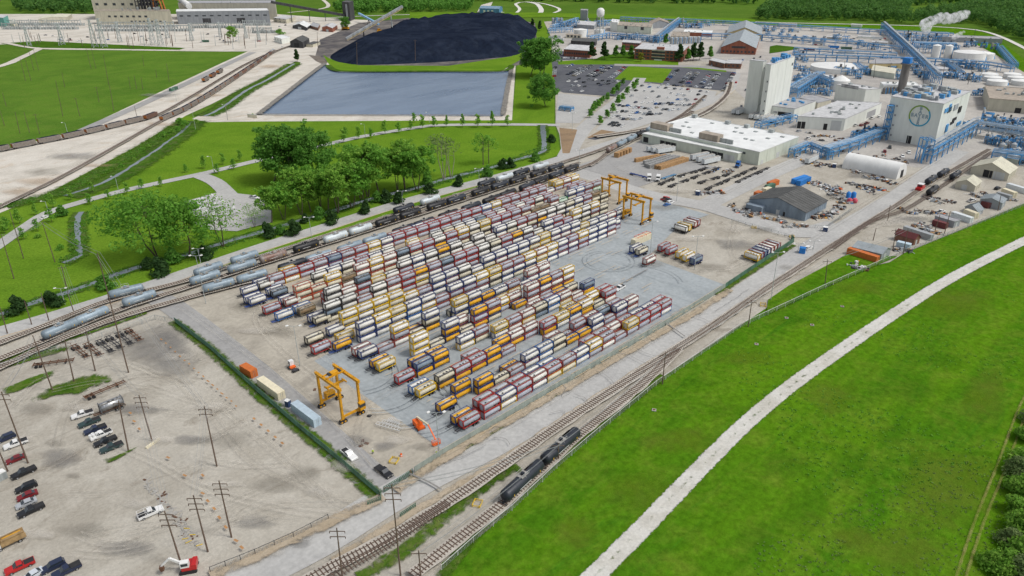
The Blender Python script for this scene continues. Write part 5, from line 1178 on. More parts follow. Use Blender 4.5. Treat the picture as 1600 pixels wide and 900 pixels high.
for i in range(3): van(VW, (1040+i*7.5, 234+i*1.5), (1009+i*7.5, 238.5+i*1.7), "white box trailer backed to the warehouse left dock, %s from left" % ORD[i+1], grp="trailers at the warehouse docks")
for i in range(3): van(VW, (1108+i*9, 246+i*3.2), (1077+i*9, 252+i*3.6), "white box trailer backed to the warehouse right dock, %s from left" % ORD[i+1], grp="trailers at the warehouse docks")
for i in range(2): van(VW, (1162+i*6, 173+i*1), (1140+i*7, 181+i*1.2), "white box trailer left of the white tower, %s of two" % ORD[i+1], grp="trailers by the tower")
for i in range(6): van(VW, (1186+i*7.6, 181+i*1.2), (1169+i*7.8, 188+i*1.8), "white box trailer in the dock row under the white tower, %s from left" % ORD[i+1], grp="trailers by the tower")
van(VW, (1276, 250), (1259, 258), "white box trailer alone by the equipment yard road")
van(van_parts(12.2, "box_beige", False), (402, 597), (448, 630), "beige shipping container beside the green fence", "shipping_container", "container")
van(van_parts(12.2, "box_blue_pale", False), (459, 638), (500, 669), "pale blue shipping container beside the green fence", "shipping_container", "container")
van(V20["box_orange"], (379, 579), (401, 592), "orange shipping container at the upper end of the green fence", "shipping_container", "container")
van(van_parts(12.2, "box_beige", False), (985, 386), (1018, 371), "long beige container with orange frames on the concrete pad", "shipping_container", "container")
van(van_parts(12.2, "box_blue", False), (1238, 288), (1259, 281), "bright blue container pair behind the big grey shed, left", "shipping_container", "container"); van(van_parts(12.2, "box_blue", False), (1246, 291), (1264, 283), "bright blue container pair behind the big grey shed, right", "shipping_container", "container")
b = MB(); 
for x in (-5, -2, 1, 4):
    for y in (-1.1, 1.1): b.bar((x, y, 2.93), (x, y, 3.6), .12)
    b.bar((x, -1.1, 3.5), (x, 1.1, 3.5), .12)
for y in (-1.1, 1.1): b.bar((-5, y, 3.5), (4, y, 3.5), .12)
c, a, L = seg((990, 383), (1018, 371)); one("spreader_frame", "orange lifting frame lying on the long beige container", "lifting frame", b.mesh("spreader_frame", ["lift_orange"]), c, a)
# ---------------------------------------------------------------- yard machines and people
def yard_tractor():
    P = []; b = MB(); b.box(.6, 2.0, -.9, .5, .9, 2.9); P.append(("cab", b.mesh("cab", ["paint_white"])))
    b = MB(); b.box(2.0, 2.03, -.75, .35, 1.8, 2.7); b.box(.8, 1.8, -.93, -.9, 1.8, 2.6); b.box(.8, 1.8, .5, .53, 1.8, 2.6); P.append(("windows", b.mesh("windows", ["glass_dark"])))
    b = MB(); b.box(-.6, .55, -.9, .9, .9, 1.4); P.append(("engine_cover", b.mesh("engine_cover", ["lift_orange"])))
    b = MB(); b.box(-2.6, 2.1, -.5, .5, .6, .9); b.box(-2.5, -1.2, -.9, .9, .9, 1.05); P.append(("frame", b.mesh("frame", ["steel_dark"])))
    b = MB(); b.cyl((.3, .7, 1.2), (.3, .7, 3.2), .1, 0, 8); P.append(("exhaust", b.mesh("exhaust", ["steel_dark"])))
    return P+wheels4(4.4, 2.2, .5, (-1.9, 1.3))
c, a, L = seg((465, 584), (451, 572)); put("yard_tractor", "white and orange terminal tractor standing on the dirt", "yard tractor", yard_tractor(), c, a)
def boom_lift():
    P = []; b = MB(); b.box(-1.6, 1.6, -1.1, 1.1, .5, 1.1); P.append(("base_frame", b.mesh("base_frame", ["lift_orange"])))
    b = MB(); b.box(-1.9, .7, -1.1, .9, 1.1, 2.3); P.append(("turntable", b.mesh("turntable", ["lift_orange"])))
    b = MB(); b.bar((-1.6, .3, 2.8), (5.2, .3, 4.2), .45); P.append(("boom", b.mesh("boom", ["box_beige"])))
    b = MB(); b.bar((5.2, .3, 4.2), (9.2, .3, 1.6), .3); P.append(("jib", b.mesh("jib", ["lift_orange"])))
    b = MB()
    for x in (9.1, 10.1):
        for y in (-.9, 1.3): b.bar((x, y, .5), (x, y, 1.7), .08)
        for z_ in (.55, 1.1, 1.7): b.bar((x, -.9, z_), (x, 1.3, z_), .08)
    for y in (-.9, 1.3):
        for z_ in (.55, 1.1, 1.7): b.bar((9.1, y, z_), (10.1, y, z_), .08)
    b.box(9.1, 10.1, -.9, 1.3, .45, .55); P.append(("basket", b.mesh("basket", ["lift_orange"])))
    return P+wheels4(3.4, 2.5, .5)
c, a, L = seg((651, 662), (684, 697)); g = G(655, 669); put("boom_lift", "orange boom lift with its basket lowered near the lamp post", "boom lift", boom_lift(), (g.x, g.y, 0), a)
def person(name, px, py, label, a, pose=0):
    # one continuous body grown from a joint skeleton, clothing as children
    V = [(0, 0, .95), (0, 0, 1.2), (0, 0, 1.42), (0, 0, 1.52), (0, .0, 1.66), (0, .01, 1.78)]
    R = [.15, .14, .17, .06, .10, .085]; E = [(0, 1), (1, 2), (2, 3), (3, 4), (4, 5)]
    for s in (-1, 1):
        k = len(V); st = .12*s if pose else .05*s
        V += [(.10*s, 0, .90), (.11*s, st+.02, .50), (.12*s, st*1.6, .08), (.13*s, st*1.6+.16, .04)]; R += [.10, .07, .05, .045]; E += [(0, k), (k, k+1), (k+1, k+2), (k+2, k+3)]
        k = len(V); V += [(.19*s, 0, 1.42), (.25*s, -.02, 1.15), (.25*s, .14, .93), (.25*s, .18, .83)]; R += [.065, .05, .04, .04]; E += [(2, k), (k, k+1), (k+1, k+2), (k+2, k+3)]
    me = bpy.data.meshes.new("body"); me.from_pydata(V, E, []); o = bpy.data.objects.new("person", me); COL.objects.link(o)
    md = o.modifiers.new("skin", 'SKIN'); o.modifiers.new("sub", 'SUBSURF').levels = 1
    for i, sv in enumerate(me.skin_vertices[0].data): sv.radius = (R[i], R[i]); sv.use_root = (i == 0)
    dg = bpy.context.evaluated_depsgraph_get(); m2 = bpy.data.meshes.new_from_object(o.evaluated_get(dg)); bpy.data.objects.remove(o)
    m2.name = "body"; m2.materials.clear()
    for m in ("skin", "hi_vis", "cloth_dark"): m2.materials.append(MAT[m])
    for p in m2.polygons:
        z_ = p.center.z; p.use_smooth = True; p.material_index = 2 if z_ < .97 and abs(p.center.x) < .21 else 1 if z_ < 1.5 and not (z_ < .9) else 0
    g = G(px, py); r = put(name, label, "person", [("body", m2)], (g.x, g.y, 0), a)
    h = MB(); h.lathe([(0, .13), (.05, .13), (.11, .10), (.14, .03)], (0, 0, 1.76), (0, 0, 1), 0, 12); h.box(-.08, .08, .08, .2, 1.75, 1.78); ob("hard_hat", h.mesh("hard_hat", ["paint_white"]), r)
person("person", 583, 710, "person in yellow vest walking across the dirt by the black pickup", 2.5, 1)
person("person", 682, 712, "person in yellow vest standing at the lamp post by the fence", .8, 0)
# ---------------------------------------------------------------- buildings
random.seed(41)
for n, c, v in (("wall_palegreen", (.62, .66, .56), .1), ("wall_white", (.78, .80, .74), .08), ("wall_cream", (.66, .62, .48), .14), ("wall_beige", (.55, .52, .42), .12), ("wall_grey", (.34, .36, .38), .15), ("wall_bluegrey", (.25, .31, .37), .2), ("wall_brick", (.33, .12, .075), .25), ("wall_brown", (.24, .12, .08), .25), ("wall_yellow", (.62, .50, .26), .15), ("wall_dark", (.07, .07, .075), .3),
                ("roof_grey", (.40, .40, .41), .2), ("roof_pale", (.60, .60, .60), .2), ("roof_metal", (.36, .40, .42), .15), ("roof_dark", (.11, .11, .105), .25), ("roof_tan", (.42, .36, .29), .25), ("roof_cream", (.68, .65, .52), .12), ("pipe_blue", (.10, .34, .66), .25), ("pipe_pale", (.26, .46, .68), .2), ("pipe_grey", (.42, .45, .47), .3), ("tank_paint", (.80, .80, .77), .08), ("vent_grey", (.45, .48, .47), .3), ("door_dark", (.03, .03, .032), .2), ("door_pale", (.55, .57, .56), .1), ("window_dark", (.06, .07, .08), .2), ("stack_dark", (.20, .19, .18), .3), ("logo_green", (.22, .36, .06), .0), ("logo_blue", (.04, .36, .55), 0), ("logo_pale", (.30, .38, .42), 0), ("wood_pole", (.17, .12, .09), .3), ("steel_pole", (.44, .48, .47), .2), ("fence_green", (.09, .19, .13), .3), ("fence_grey", (.33, .38, .34), .2), ("teal", (.15, .42, .36), .1), ("rail_white", (.70, .70, .68), .1), ("wire", (.30, .31, .31), 0), ("wall_steelblue", (.10, .26, .46), .15), ("roof_steelblue", (.20, .32, .42), .2)):
    mat(n, c, .35 if "window" in n else .65, var=v*1.4, sc=.3, rnd=.04, s3=(1, 1, .22))
class Bld:
    def __init__(s, base, top, left, right, h=None, u=None, v=None):
        s.h = HT(G(*base), top[1]) if h is None else h
        p0 = G(top[0], top[1], s.h) if base is None or h is not None else G(*base)
        pl = G(*left, s.h); pr = G(*right, s.h)
        s.o = Vector((p0.x, p0.y, 0)); du = pl-p0; du.z = 0; dv = pr-p0; dv.z = 0
        s.U = u or du.length; s.u = du.normalized(); n = Vector((-s.u.y, s.u.x, 0)); k = dv.dot(n)
        s.n = n if k > 0 else -n; s.v = dv.normalized(); s.V = v or dv.length
        s.P = []
    def w(s, a, b, z=0): q = s.o+s.u*a+s.v*b; return Vector((q.x, q.y, z))
    def part(s, name, mb, mats): s.P.append((name, mb.mesh(name, mats)))
    def shell(s, wall, roof, gable=None, gh=3., eave=.5, par=.4, ribs=0):
        b = MB(); c = [s.w(0, 0), s.w(s.U, 0), s.w(s.U, s.V), s.w(0, s.V)]
        b.prism(c, 0, s.h, 0)
        if gable:
            if gable == 'v': tri = [(s.w(0, t, s.h), s.w(s.U, t, s.h), s.w(s.U/2, t, s.h+gh)) for t in (0, s.V)]
            else: tri = [(s.w(t, 0, s.h), s.w(t, s.V, s.h), s.w(t, s.V/2, s.h+gh)) for t in (0, s.U)]
            for t in tri: b.add(t, [(0, 1, 2)])
        if ribs:
            n = int(s.U/ribs)
            for i in range(1, n): x = i*s.U/n; q = s.w(x, 0); b.bar((q.x-s.v.x*.04, q.y-s.v.y*.04, .1), (q.x-s.v.x*.04, q.y-s.v.y*.04, s.h-.1), .12)
            n = int(s.V/ribs)
            for i in range(1, n): x = i*s.V/n; q = s.w(0, x); b.bar((q.x-s.u.x*.04, q.y-s.u.y*.04, .1), (q.x-s.u.x*.04, q.y-s.u.y*.04, s.h-.1), .12)
        s.part("wall", b, [wall])
        r = MB(); e = eave
        if not gable:
            r.prism([s.w(-.15, -.15), s.w(s.U+.15, -.15), s.w(s.U+.15, s.V+.15), s.w(-.15, s.V+.15)], s.h+.003, s.h+.12)
            for (a0, b0, a1, b1) in ((-.15, -.15, s.U+.15, .15), (-.15, s.V-.15, s.U+.15, s.V+.15), (-.15, .15, .15, s.V-.15), (s.U-.15, .15, s.U+.15, s.V-.15)):
                r.prism([s.w(a0, b0), s.w(a1, b0), s.w(a1, b1), s.w(a0, b1)], s.h+.122, s.h+par)
        else:
            for sd in (0, 1):
                if gable == 'v':
                    x0 = -e if sd == 0 else s.U+e; z0 = s.h-e*gh/(s.U/2)
                    q = [s.w(x0, -e, z0), s.w(s.U/2, -e, s.h+gh), s.w(s.U/2, s.V+e, s.h+gh), s.w(x0, s.V+e, z0)]
                else:
                    x0 = -e if sd == 0 else s.V+e; z0 = s.h-e*gh/(s.V/2)
                    q = [s.w(-e, x0, z0), s.w(-e, s.V/2, s.h+gh), s.w(s.U+e, s.V/2, s.h+gh), s.w(s.U+e, x0, z0)]
                up = Vector((0, 0, .2)); vs = [p+Vector((0, 0, .05)) for p in q]+[p+up for p in q]
                r.add(vs, [(0, 1, 2, 3), (7, 6, 5, 4), (0, 4, 5, 1), (1, 5, 6, 2), (2, 6, 7, 3), (3, 7, 4, 0)])
                n = 10
                for i in range(n+1):
                    t = i/n; r.bar(q[0].lerp(q[3], t)+up*1.1, q[1].lerp(q[2], t)+up*1.1, .12)
        s.part("roof", r, [roof]); return s
    def op(s, face, a0, a1, z0, z1, m, name="window", d=.06):
        "opening panel on face 'u' (along left edge) or 'v' (along right edge)"
        b = MB(); 
        if face == 'u': c = [s.w(a0, -d), s.w(a1, -d), s.w(a1, -.004), s.w(a0, -.004)]
        else: c = [s.w(-d, a0), s.w(-d, a1), s.w(-.004, a1), s.w(-.004, a0)]
        b.prism(c, z0, z1); s.part(name, b, [m]); return s
    def win(s, face, n, z0, z1, w, m="window_dark", m0=1., m1=1., name="window"):
        L = s.U if face == 'u' else s.V
        for i in range(n):
            c = m0+(L-m0-m1)*(i+.5)/n; s.op(face, c-w/2, c+w/2, z0, z1, m, name)
        return s
    def rbox(s, a0, a1, b0, b1, hh, m, name="roof_unit", z=None):
        b = MB(); z = s.h+.13 if z is None else z; b.prism([s.w(a0, b0), s.w(a1, b0), s.w(a1, b1), s.w(a0, b1)], z, z+hh); s.part(name, b, [m]); return s
    def units(s, n, m="vent_grey", name="roof_vent", k=1.):
        for i in range(n):
            a = random.uniform(.08, .88)*s.U; b = random.uniform(.1, .85)*s.V; w = random.uniform(.8, 2.2)*k; s.rbox(a, a+w, b, b+w*random.uniform(.6, 1.2), random.uniform(.6, 1.5)*k, m, name)
        return s
    def done(s, name, label, cat="building", grp=None):
        r = put(name, label, cat, [], s.o, 0, grp)
        for p in s.P:
            c = ob(p[0], p[1], r); c.matrix_parent_inverse = Matrix.Translation(-s.o)
        return s
def B(*a, **k): return Bld(*a, **k)
# --- white roofed warehouse
w = B((1184, 259), (1185, 238), (1015, 201), (1248, 214)).shell("wall_palegreen", "roof_white", ribs=9)
for i in range(16): 
    a = w.U*(.07+.058*i); b_ = w.V*random.choice((.18, .4, .62, .82)); w.rbox(a, a+2.6, b_, b_+1.8, .5, "vent_grey", "skylight")
for a in (.2, .42, .6, .93): w.rbox(w.U*a, w.U*a+3.2, w.V*.93, w.V*.93+3, 2.2, "vent_grey", "roof_vent")
for a in (.36, .83): w.rbox(w.U*a, w.U*a+14, .6, 7, 4.0, "roof_tan", "roof_housing"); w.rbox(w.U*a-9, w.U*a, 3.2, 4.2, 2.6, "vent_grey", "roof_duct")
w.op('v', 3, 6, 0, 2.6, "door_pale", "door").op('v', 22, 26, 0, 3.6, "door_pale", "door")
for a in (9, 20, 40, 52): w.op('u', a if a < 18 else a, a+3, 5.2, 6.4, "window_dark")
w.done("warehouse", "long pale warehouse with a white flat roof and dock annex beyond the container yard")
WH = w
a_ = B((1151.5, 255.5), (1157, 240), (1004, 209), (1166, 236), v=9.5).shell("wall_palegreen", "roof_white", ribs=8)
for c in (.14, .2, .26, .3): a_.op('u', a_.U*c, a_.U*c+4, .9, 4.4, "door_dark", "dock_door")
for c in (.62, .68, .74, .93): a_.op('u', a_.U*c, a_.U*c+4, .9, 4.4, "door_dark", "dock_door")
for c in (.03, .07): a_.op('u', a_.U*c, a_.U*c+4.5, .6, 4.2, "door_pale", "dock_door")
a_.done("dock_annex", "low pale annex with dark dock doors along the front of the white roofed warehouse")
# --- white process tower and its neighbours
h = 39.4
B((1181.7, 180), (1187.5, 96.3), (1171.7, 94.2), (1198, 95)).shell("wall_white", "roof_pale", ribs=14).win('v', 1, 34, 35, 1.2).done("tower_building", "tall narrow white tower block at the left of the white slab")
t = B(None, (1205, 101.7), (1197, 100.4), (1242, 88), h=h).shell("wall_white", "roof_pale", ribs=16).units(14, "pipe_blue", "roof_pipework", 2.).op('v', 46, 49, 33, 35, "window_dark").op('v', 51, 52.5, 34, 36, "window_dark")
for z_ in (6, 13, 20, 27): t.op('u', 1, 1.9, z_, z_+1.2, "window_dark")
t.done("tower_building", "tall broad white slab with blue pipework on its roof")
B((1239, 187), (1238.5, 170.5), (1184.5, 163), (1275, 158)).shell("wall_white", "roof_grey").units(9, "pipe_blue", "roof_pipework", 1.3).win('u', 3, 3.2, 4.4, 3, "roof_grey").op('u', 2, 12, .3, 4.6, "door_dark", "dock_door").done("process_hall", "low white hall at the foot of the white slab with trailers docked in front")
B((1276, 172), (1276.7, 161), (1249, 153), (1299, 156)).shell("wall_beige", "roof_grey").done("grey_roof_shed", "grey flat roofed shed between the white halls")
l = B((1317.5, 205), (1316.7, 186), (1247, 182), (1378, 161)).shell("wall_white", "roof_pale").units(16, "vent_grey", "roof_vent", 1.2)
l.op('u', l.U*.82, l.U*.9, 0, 5, "door_dark", "door").op('u', l.U*.91, l.U*.99, 0, 5, "door_dark", "door").op('u', l.U*.35, l.U*.43, 0, 4.5, "door_dark", "door").op('u', 2, l.U*.28, 0, 7, "door_pale", "door").op('v', l.V*.6, l.V*.85, 1.5, 6, "roof_grey", "louvre").done("process_hall", "long low white hall with twin dark doors facing the white warehouse")
B((1348, 166), (1351.7, 140), (1306.7, 132.5), (1370, 139), v=14).shell("wall_white", "roof_pale").win('u', 4, 12, 14.5, 6, "roof_grey", 8, 6, "louvre").units(4).done("process_block", "pale block with four grey louvres rising behind the long low hall")
# --- block with the round emblem
e = B((1458, 232), (1475, 163), (1392.5, 151), (1517, 143)).shell("wall_white", "roof_pale", ribs=15).units(34, "vent_grey", "roof_unit", 2.2).units(16, "wall_grey", "roof_unit", 2.).units(16, "pipe_blue", "roof_pipework", 1.8)
e.op('u', e.U*.44, e.U*.53, 0, 5.2, "door_dark", "door").win('u', 1, 7, 8.2, 1.2, "roof_grey", e.U*.8, 1)
for z_ in (3, 9.5, 16, 22): e.op('u', e.U*.83, e.U*.83+1.2, z_, z_+1.2, "roof_grey")
for i in range(9):
    z_ = random.uniform(2, 22); a = random.uniform(.05, .8)*e.V; e.op('v', a, a+random.uniform(2, 9), z_, z_+random.uniform(1.5, 5), random.choice(("window_dark", "pipe_blue", "pipe_grey", "door_dark")), "wall_bay", .5)
R = 6.7; cx_, cz_ = e.U*.385, 18.6
M = Matrix((( -e.u.x, 0, -e.n.x, 0), (-e.u.y, 0, -e.n.y, 0), (0, 1, 0, 0), (0, 0, 0, 1))); q = e.w(cx_, 0)-e.n*.12; M.translation = Vector((q.x, q.y, cz_))
lg = MB(); n = 40
for i in range(n):
    a0, a1 = 2*pi*i/n, 2*pi*(i+1)/n; m = 0 if .15*pi < (a0 % (2*pi)) < 1.15*pi else 1
    lg.add([M @ Vector((r*cos(a), r*sin(a), .02)) for r, a in ((R-.85, a0), (R, a0), (R, a1), (R-.85, a1))], [(0, 1, 2, 3)], m)
for i, ch in enumerate("BAYER"):
    textmesh(lg, ch, 3.1, M @ Matrix.Translation(((i-2)*2.25, 0, .03)), 2)
    if i != 2: textmesh(lg, ch, 2.9, M @ Matrix.Translation((0, (2-i)*2.35, .03)), 2)
e.part("round_emblem", lg, ["logo_green", "logo_blue", "logo_pale"])
e.done("emblem_building", "big cream block bearing the round green and blue lettered emblem")
s_ = MB()
for i in range(4):
    z0 = 2+i*5.6
    for (aa, zz_) in ((.9, 0),): pass
g0 = e.w(e.U*.89, -.6); g1 = e.w(e.U*.995, -.6)
for g in (g0, g1, e.w(e.U*.89, -3.5), e.w(e.U*.995, -3.5)): s_.bar((g.x, g.y, 0), (g.x, g.y, 23), .35)
for i in range(5):
    z0 = i*4.6
    s_.bar((g0.x, g0.y, z0), (g1.x, g1.y, z0+4.6), .3); s_.bar((g0.x, g0.y, z0+4.6), (g1.x, g1.y, z0+4.6), .3); c = e.w(e.U*.94, -2); s_.box(c.x-2.5, c.x+2.5, c.y-1.5, c.y+1.5, z0+4.4, z0+4.5)
one("stair_tower", "blue zigzag steel stair tower on the left edge of the emblem block", "stair tower", s_.mesh("stair_tower", ["pipe_blue"]))
B((1541, 173), (1541.7, 154), (1539, 134), (1660, 163)).shell("wall_beige", "roof_tan").units(16, "vent_grey", "roof_vent", 1.5).op('v', 18, 22, 0, 4, "door_dark", "door").done("brown_roof_plant", "wide tan roofed plant building right of the emblem block")
B((1357, 108.5), (1357, 99.6), (1371, 89.5), (1409, 99.6)).shell("wall_yellow", "roof_grey").win('v', 4, 2, 3.4, 2).done("yellow_hall", "yellow walled hall with a grey roof near the big round tank")
B((1396, 124.5), (1396, 115), (1362, 109.5), (1401, 107)).shell("wall_palegreen", "roof_cream", 'u', 2.).done("cream_shed", "pale gabled shed below the yellow hall")
B((1379, 146), (1378, 134), (1375.5, 128.5), (1437, 134)).shell("wall_white", "roof_white").units(4).done("white_shed", "low white roofed shed beside the dark chimney")
B((1565, 69), (1563, 61.5), (1559, 57.5), (1470, 58)).shell("wall_grey", "roof_grey").units(5).done("grey_plant_hall", "grey hall at the far right corner of the plant")
for i, (bx, by, ty, wx) in enumerate(((1255, 60, 57, 17), (1292, 62, 58, 22), (1340, 60, 57, 26), (1362, 70, 66, 24), (1310, 84, 80, 25), (1216, 42, 38, 28), (1330, 42, 38.5, 16))):
    B((bx+wx, by+1), (bx+wx, ty+1), (bx, ty), (bx+wx+3, ty-3), v=14).shell("wall_beige" if i % 2 else "wall_white", "roof_pale").done("storage_shed", "small pale flat shed in the far plant yard, %s from the brick gable" % ORD[i+1], grp="small sheds in the plant yard")
# left plant
B((964.5, 50), (964.5, 35.5), (954, 34.2), (968, 31)).shell("wall_white", "roof_white").units(3).done("white_block", "tall white block in the left plant near the water tower")
B((1017, 54), (1017, 43), (964.5, 39.5), (1020, 37)).shell("wall_palegreen", "roof_tan").win('u', 2, 5, 9, 5).units(8).done("process_hall", "pale process hall right of the tall white block")
B((917.5, 32), (917.5, 16.5), (907, 16), (919, 14.5)).shell("wall_grey", "roof_grey").done("grey_block", "tall grey box building left of the water tower")
B((908, 61), (908, 56), (884, 54.5), (910, 52), v=12).shell("wall_cream", "roof_tan").win('u', 4, 1.5, 4, 3).done("cream_annex", "small cream building below the white tanks")
B((1045, 43), (1045, 36), (1016, 38), (1043, 32)).shell("wall_grey", "roof_tan", 'v', 5).done("tan_gable_hall", "grey hall with a tan gable roof behind the pale process hall")
B((1075, 65), (1075, 57), (1048, 57), (1078, 50)).shell("wall_beige", "roof_tan").units(5).done("silo_house", "beige building behind the row of silos")
B((1112, 58), (1112, 52), (1068, 50), (1114, 48)).shell("wall_brick", "roof_white").units(3).done("long_shed", "long brick shed with a white roof in the left plant")
B((928, 46), (928, 40), (900, 38), (935, 35)).shell("wall_grey", "roof_pale", 'u', 3).done("grey_shed", "grey shed with pale roof between the white tanks")
# offices
o_ = B((1066, 97), (1066, 80.5), (991.7, 76.4), (1077, 71)).shell("wall_brick", "roof_pale")
for f in range(3):
    z0 = 1.4+f*(o_.h-1)/3; o_.op('u', o_.U*.36, o_.U*.64, z0, z0+2.0, "window_dark"); o_.op('u', o_.U*.36, o_.U*.64, z0+2.05, z0+2.6, "wall_cream", "spandrel")
    for c in (.04, .12, .2, .28, .68, .76, .84, .92): o_.op('u', o_.U*c, o_.U*c+3, z0, z0+2, "window_dark")
o_.units(6).rbox(o_.U*.4, o_.U*.55, 3, 8, 2.5, "wall_brick", "roof_house").op('u', o_.U*.42, o_.U*.58, 0.1, 1.3, "wall_white", "entrance").done("office_building", "three storey brick office with a pale roof facing the square lawn")
B((921.5, 91), (921.5, 80), (881, 77), (931, 72)).shell("wall_brick", "roof_pale").win('u', 11, 3, 5, 1.8).done("office_wing", "low brick wing behind the two dark conifers")
B((930, 74), (930, 66), (892, 64), (933, 61)).shell("wall_dark", "roof_dark").done("dark_hall", "dark flat hall behind the low brick wing")
B((1000, 80), (1000, 68), (972, 66), (1002, 64)).shell("wall_brick", "roof_pale").win('u', 8, 3, 5, 2).win('u', 8, 7, 9, 2).done("rear_office", "rear brick office across the tree court")
B((1131, 107.5), (1132, 99.5), (1108, 94), (1140, 96)).shell("wall_brown", "roof_pale").win('u', 3, 2, 3.6, 2).done("brown_house", "brown brick house with pale roof at the corner of the dark car park, left part")
B((1157, 108), (1158, 100), (1134, 99), (1160, 94)).shell("wall_brown", "roof_pale").win('u', 3, 2, 3.6, 2).done("brown_house", "brown brick house with pale roof at the corner of the dark car park, right part")
k = B((1180, 86), (1181, 75.5), (1127, 73.6), (1187, 57)).shell("wall_brick", "roof_metal", 'v', 8).win('u', 9, 2, 4, 2); k.op('u', k.U*.3, k.U*.7, k.h-.6, k.h+1.6, "wall_dark", "gable_panel").done("brick_shed", "brick shed with a grey metal gable roof, nearer of two in line")
k = B((1189, 62), (1189, 54), (1136, 52), (1190, 42)).shell("wall_yellow", "roof_metal", 'v', 8); k.op('u', k.U*.25, k.U*.75, k.h-.6, k.h+1.6, "wall_dark", "gable_panel").done("brick_shed", "metal roofed gable shed, farther of two in line")
# right work yard
g_ = B((1257, 346.2), (1258, 332.4), (1171, 311.5), (1292.5, 313.7)).shell("wall_bluegrey", "roof_dark", 'v', 4.2, .4, ribs=2.2).op('u', g_.U*.3 if False else 13, 14.6, 0, 2.6, "door_pale", "door").op('u', 10, 11, 0, 2.3, "door_dark", "door")
g_.rbox(g_.U-9, g_.U-.5, -4, -.1, 3.2, "wall_bluegrey", "lean_to", 0); g_.done("big_grey_shed", "big blue grey metal shed with a dark gable roof by the cross road")
for i, (b_, t_, l_, r_, wl, rf, gb, gh, lab) in enumerate((
 ((1521.6, 300.7), (1522.7, 291), (1494, 284.5), (1534, 283), "wall_beige", "roof_cream", 'v', 2.3, "small beige gabled shed beside the tank cars"),
 ((1573.4, 283.8), (1576.5, 272), (1518.5, 260.6), (1590, 261.7), "wall_beige", "roof_cream", 'v', 4.2, "large beige gabled shed with a dark doorway"),
 ((1589, 257), (1590, 250), (1561, 243), (1594, 246), "wall_palegreen", "roof_white", 'u', 1.5, "pale shed behind the large beige shed"),
 ((1375.5, 407.5), (1376.5, 397), (1333, 386), (1392, 389), "wall_grey", "roof_metal", 'u', 1.6, "grey metal shed beside the orange rack at the grass edge"),
 ((1426.6, 384), (1427.5, 374), (1399, 365), (1438, 371), "wall_brown", "box_maroon", 'u', 1.8, "maroon barn shaped shed by the levee fence"),
 ((1489, 356.7), (1490, 347), (1461, 338), (1501, 344), "wall_grey", "roof_grey", None, 0, "grey flat roofed shed by the levee fence"),
 ((1526, 338), (1527, 331), (1508, 323), (1537, 327), "wall_grey", "roof_metal", 'v', 2, "small grey gabled shed behind the tan container"),
 ((1563, 329), (1565, 318), (1532, 311), (1573, 311), "wall_grey", "roof_metal", 'v', 1.5, "grey metal roofed shed near right end of the levee fence"),
 ((1186, 322), (1190, 313), (1172, 309), (1200, 307), "wall_grey", "roof_metal", 'v', 1.2, "little grey shed tucked behind the big grey shed"))):
    x = B(b_, t_, l_, r_).shell(wl, rf, gb, gh, .3, ribs=3)
    if i == 1: x.op('u', x.U*.42, x.U*.66, 0, 4.2, "door_dark", "door").op('u', x.U*.1, x.U*.4, 0, 4.3, "door_pale", "door")
    elif i == 0: x.op('u', x.U*.4, x.U*.7, 0, 3., "door_pale", "door")
    elif i < 8: x.op('v', x.V*.3, x.V*.55, 0, 2.4, "door_pale", "door")
    x.done("metal_shed", lab)
p0, p1 = G(1315, 263), G(1400, 281); d = (p1-p0); L = d.length; d.normalize(); n_ = Vector((-d.y, d.x, 0)); R = 6.4; TH_ = 8.2
b = MB(); k = 14
for j in range(k+1):
    a = pi*j/k
vs = [p0+d*t+n_*(R-R*cos(pi*j/k))+Vector((0, 0, TH_*sin(pi*j/k)**.8)) for t in (0, L) for j in range(k+1)]
b.add(vs, [(j, j+1, k+2+j, k+1+j) for j in range(k)], 0, True); b.add(vs, [tuple(range(k+1)), tuple(range(2*k+1, k, -1))], 0)
cv = b.mesh("tent_cover", ["tank_paint"]); b = MB(); q = p1+n_*(R-1.7)+d*.05; b.prism([q, q+n_*3.4, q+n_*3.4+d*.08, q+d*.08], 0, 4.4); dr = b.mesh("doorway", ["door_dark"])
r = put("tent_shelter", "long white round roofed fabric shelter in the equipment yard", "shelter", [], (0, 0, 0)); ob("tent_cover", cv, r); ob("doorway", dr, r)
# ---------------------------------------------------------------- tanks, chimneys, water tower
def tank(xl, xr, yb, yt, label, cone=1.5, m="tank_paint", name="storage_tank", h=None, grp=None):
    c = G((xl+xr)/2, yb); R = (G(xr, yb)-G(xl, yb)).length/2; h = h or HT(c, yt); n = 28
    b = MB(); b.cyl((0, 0, 0), (0, 0, h), R, 0, n, cap=False)
    for z_ in (h*.33, h*.66, h*.985): b.lathe([(z_-.12, R+.05), (z_+.12, R+.05)], (0, 0, 0), (0, 0, 1), 0, n)
    A = b.mesh("tank_wall", [m]); b = MB(); b.lathe([(h+.002, R+.08), (h+cone*.6, R*.5), (h+cone, R*.02)], (0, 0, 0), (0, 0, 1), 0, n, False); Rf = b.mesh("tank_roof", [m])
    b = MB(); a = -1.4
    n_ = 14; b.add([(cos(a+k*.06)*(R+q), sin(a+k*.06)*(R+q), h*k/n_+dz) for k in range(n_+1) for q, dz in ((.06, 0), (.9, 0), (.9, .25), (.06, .25))], [f for k in range(n_) for f in [(4*k+j, 4*k+(j+1) % 4, 4*k+4+(j+1) % 4, 4*k+4+j) for j in range(4)]]); St = b.mesh("stair", ["pipe_blue"])
    return put(name, label, "tank", [("tank_wall", A), ("tank_roof", Rf), ("stair", St)], (c.x, c.y, 0), 0, grp)
tank(1267, 1345, 110, 102.5, "very wide white round tank behind the white slab", 2.5)
tank(1297.5, 1325, 142, 125, "white cone roofed tank behind the pale block", 4)
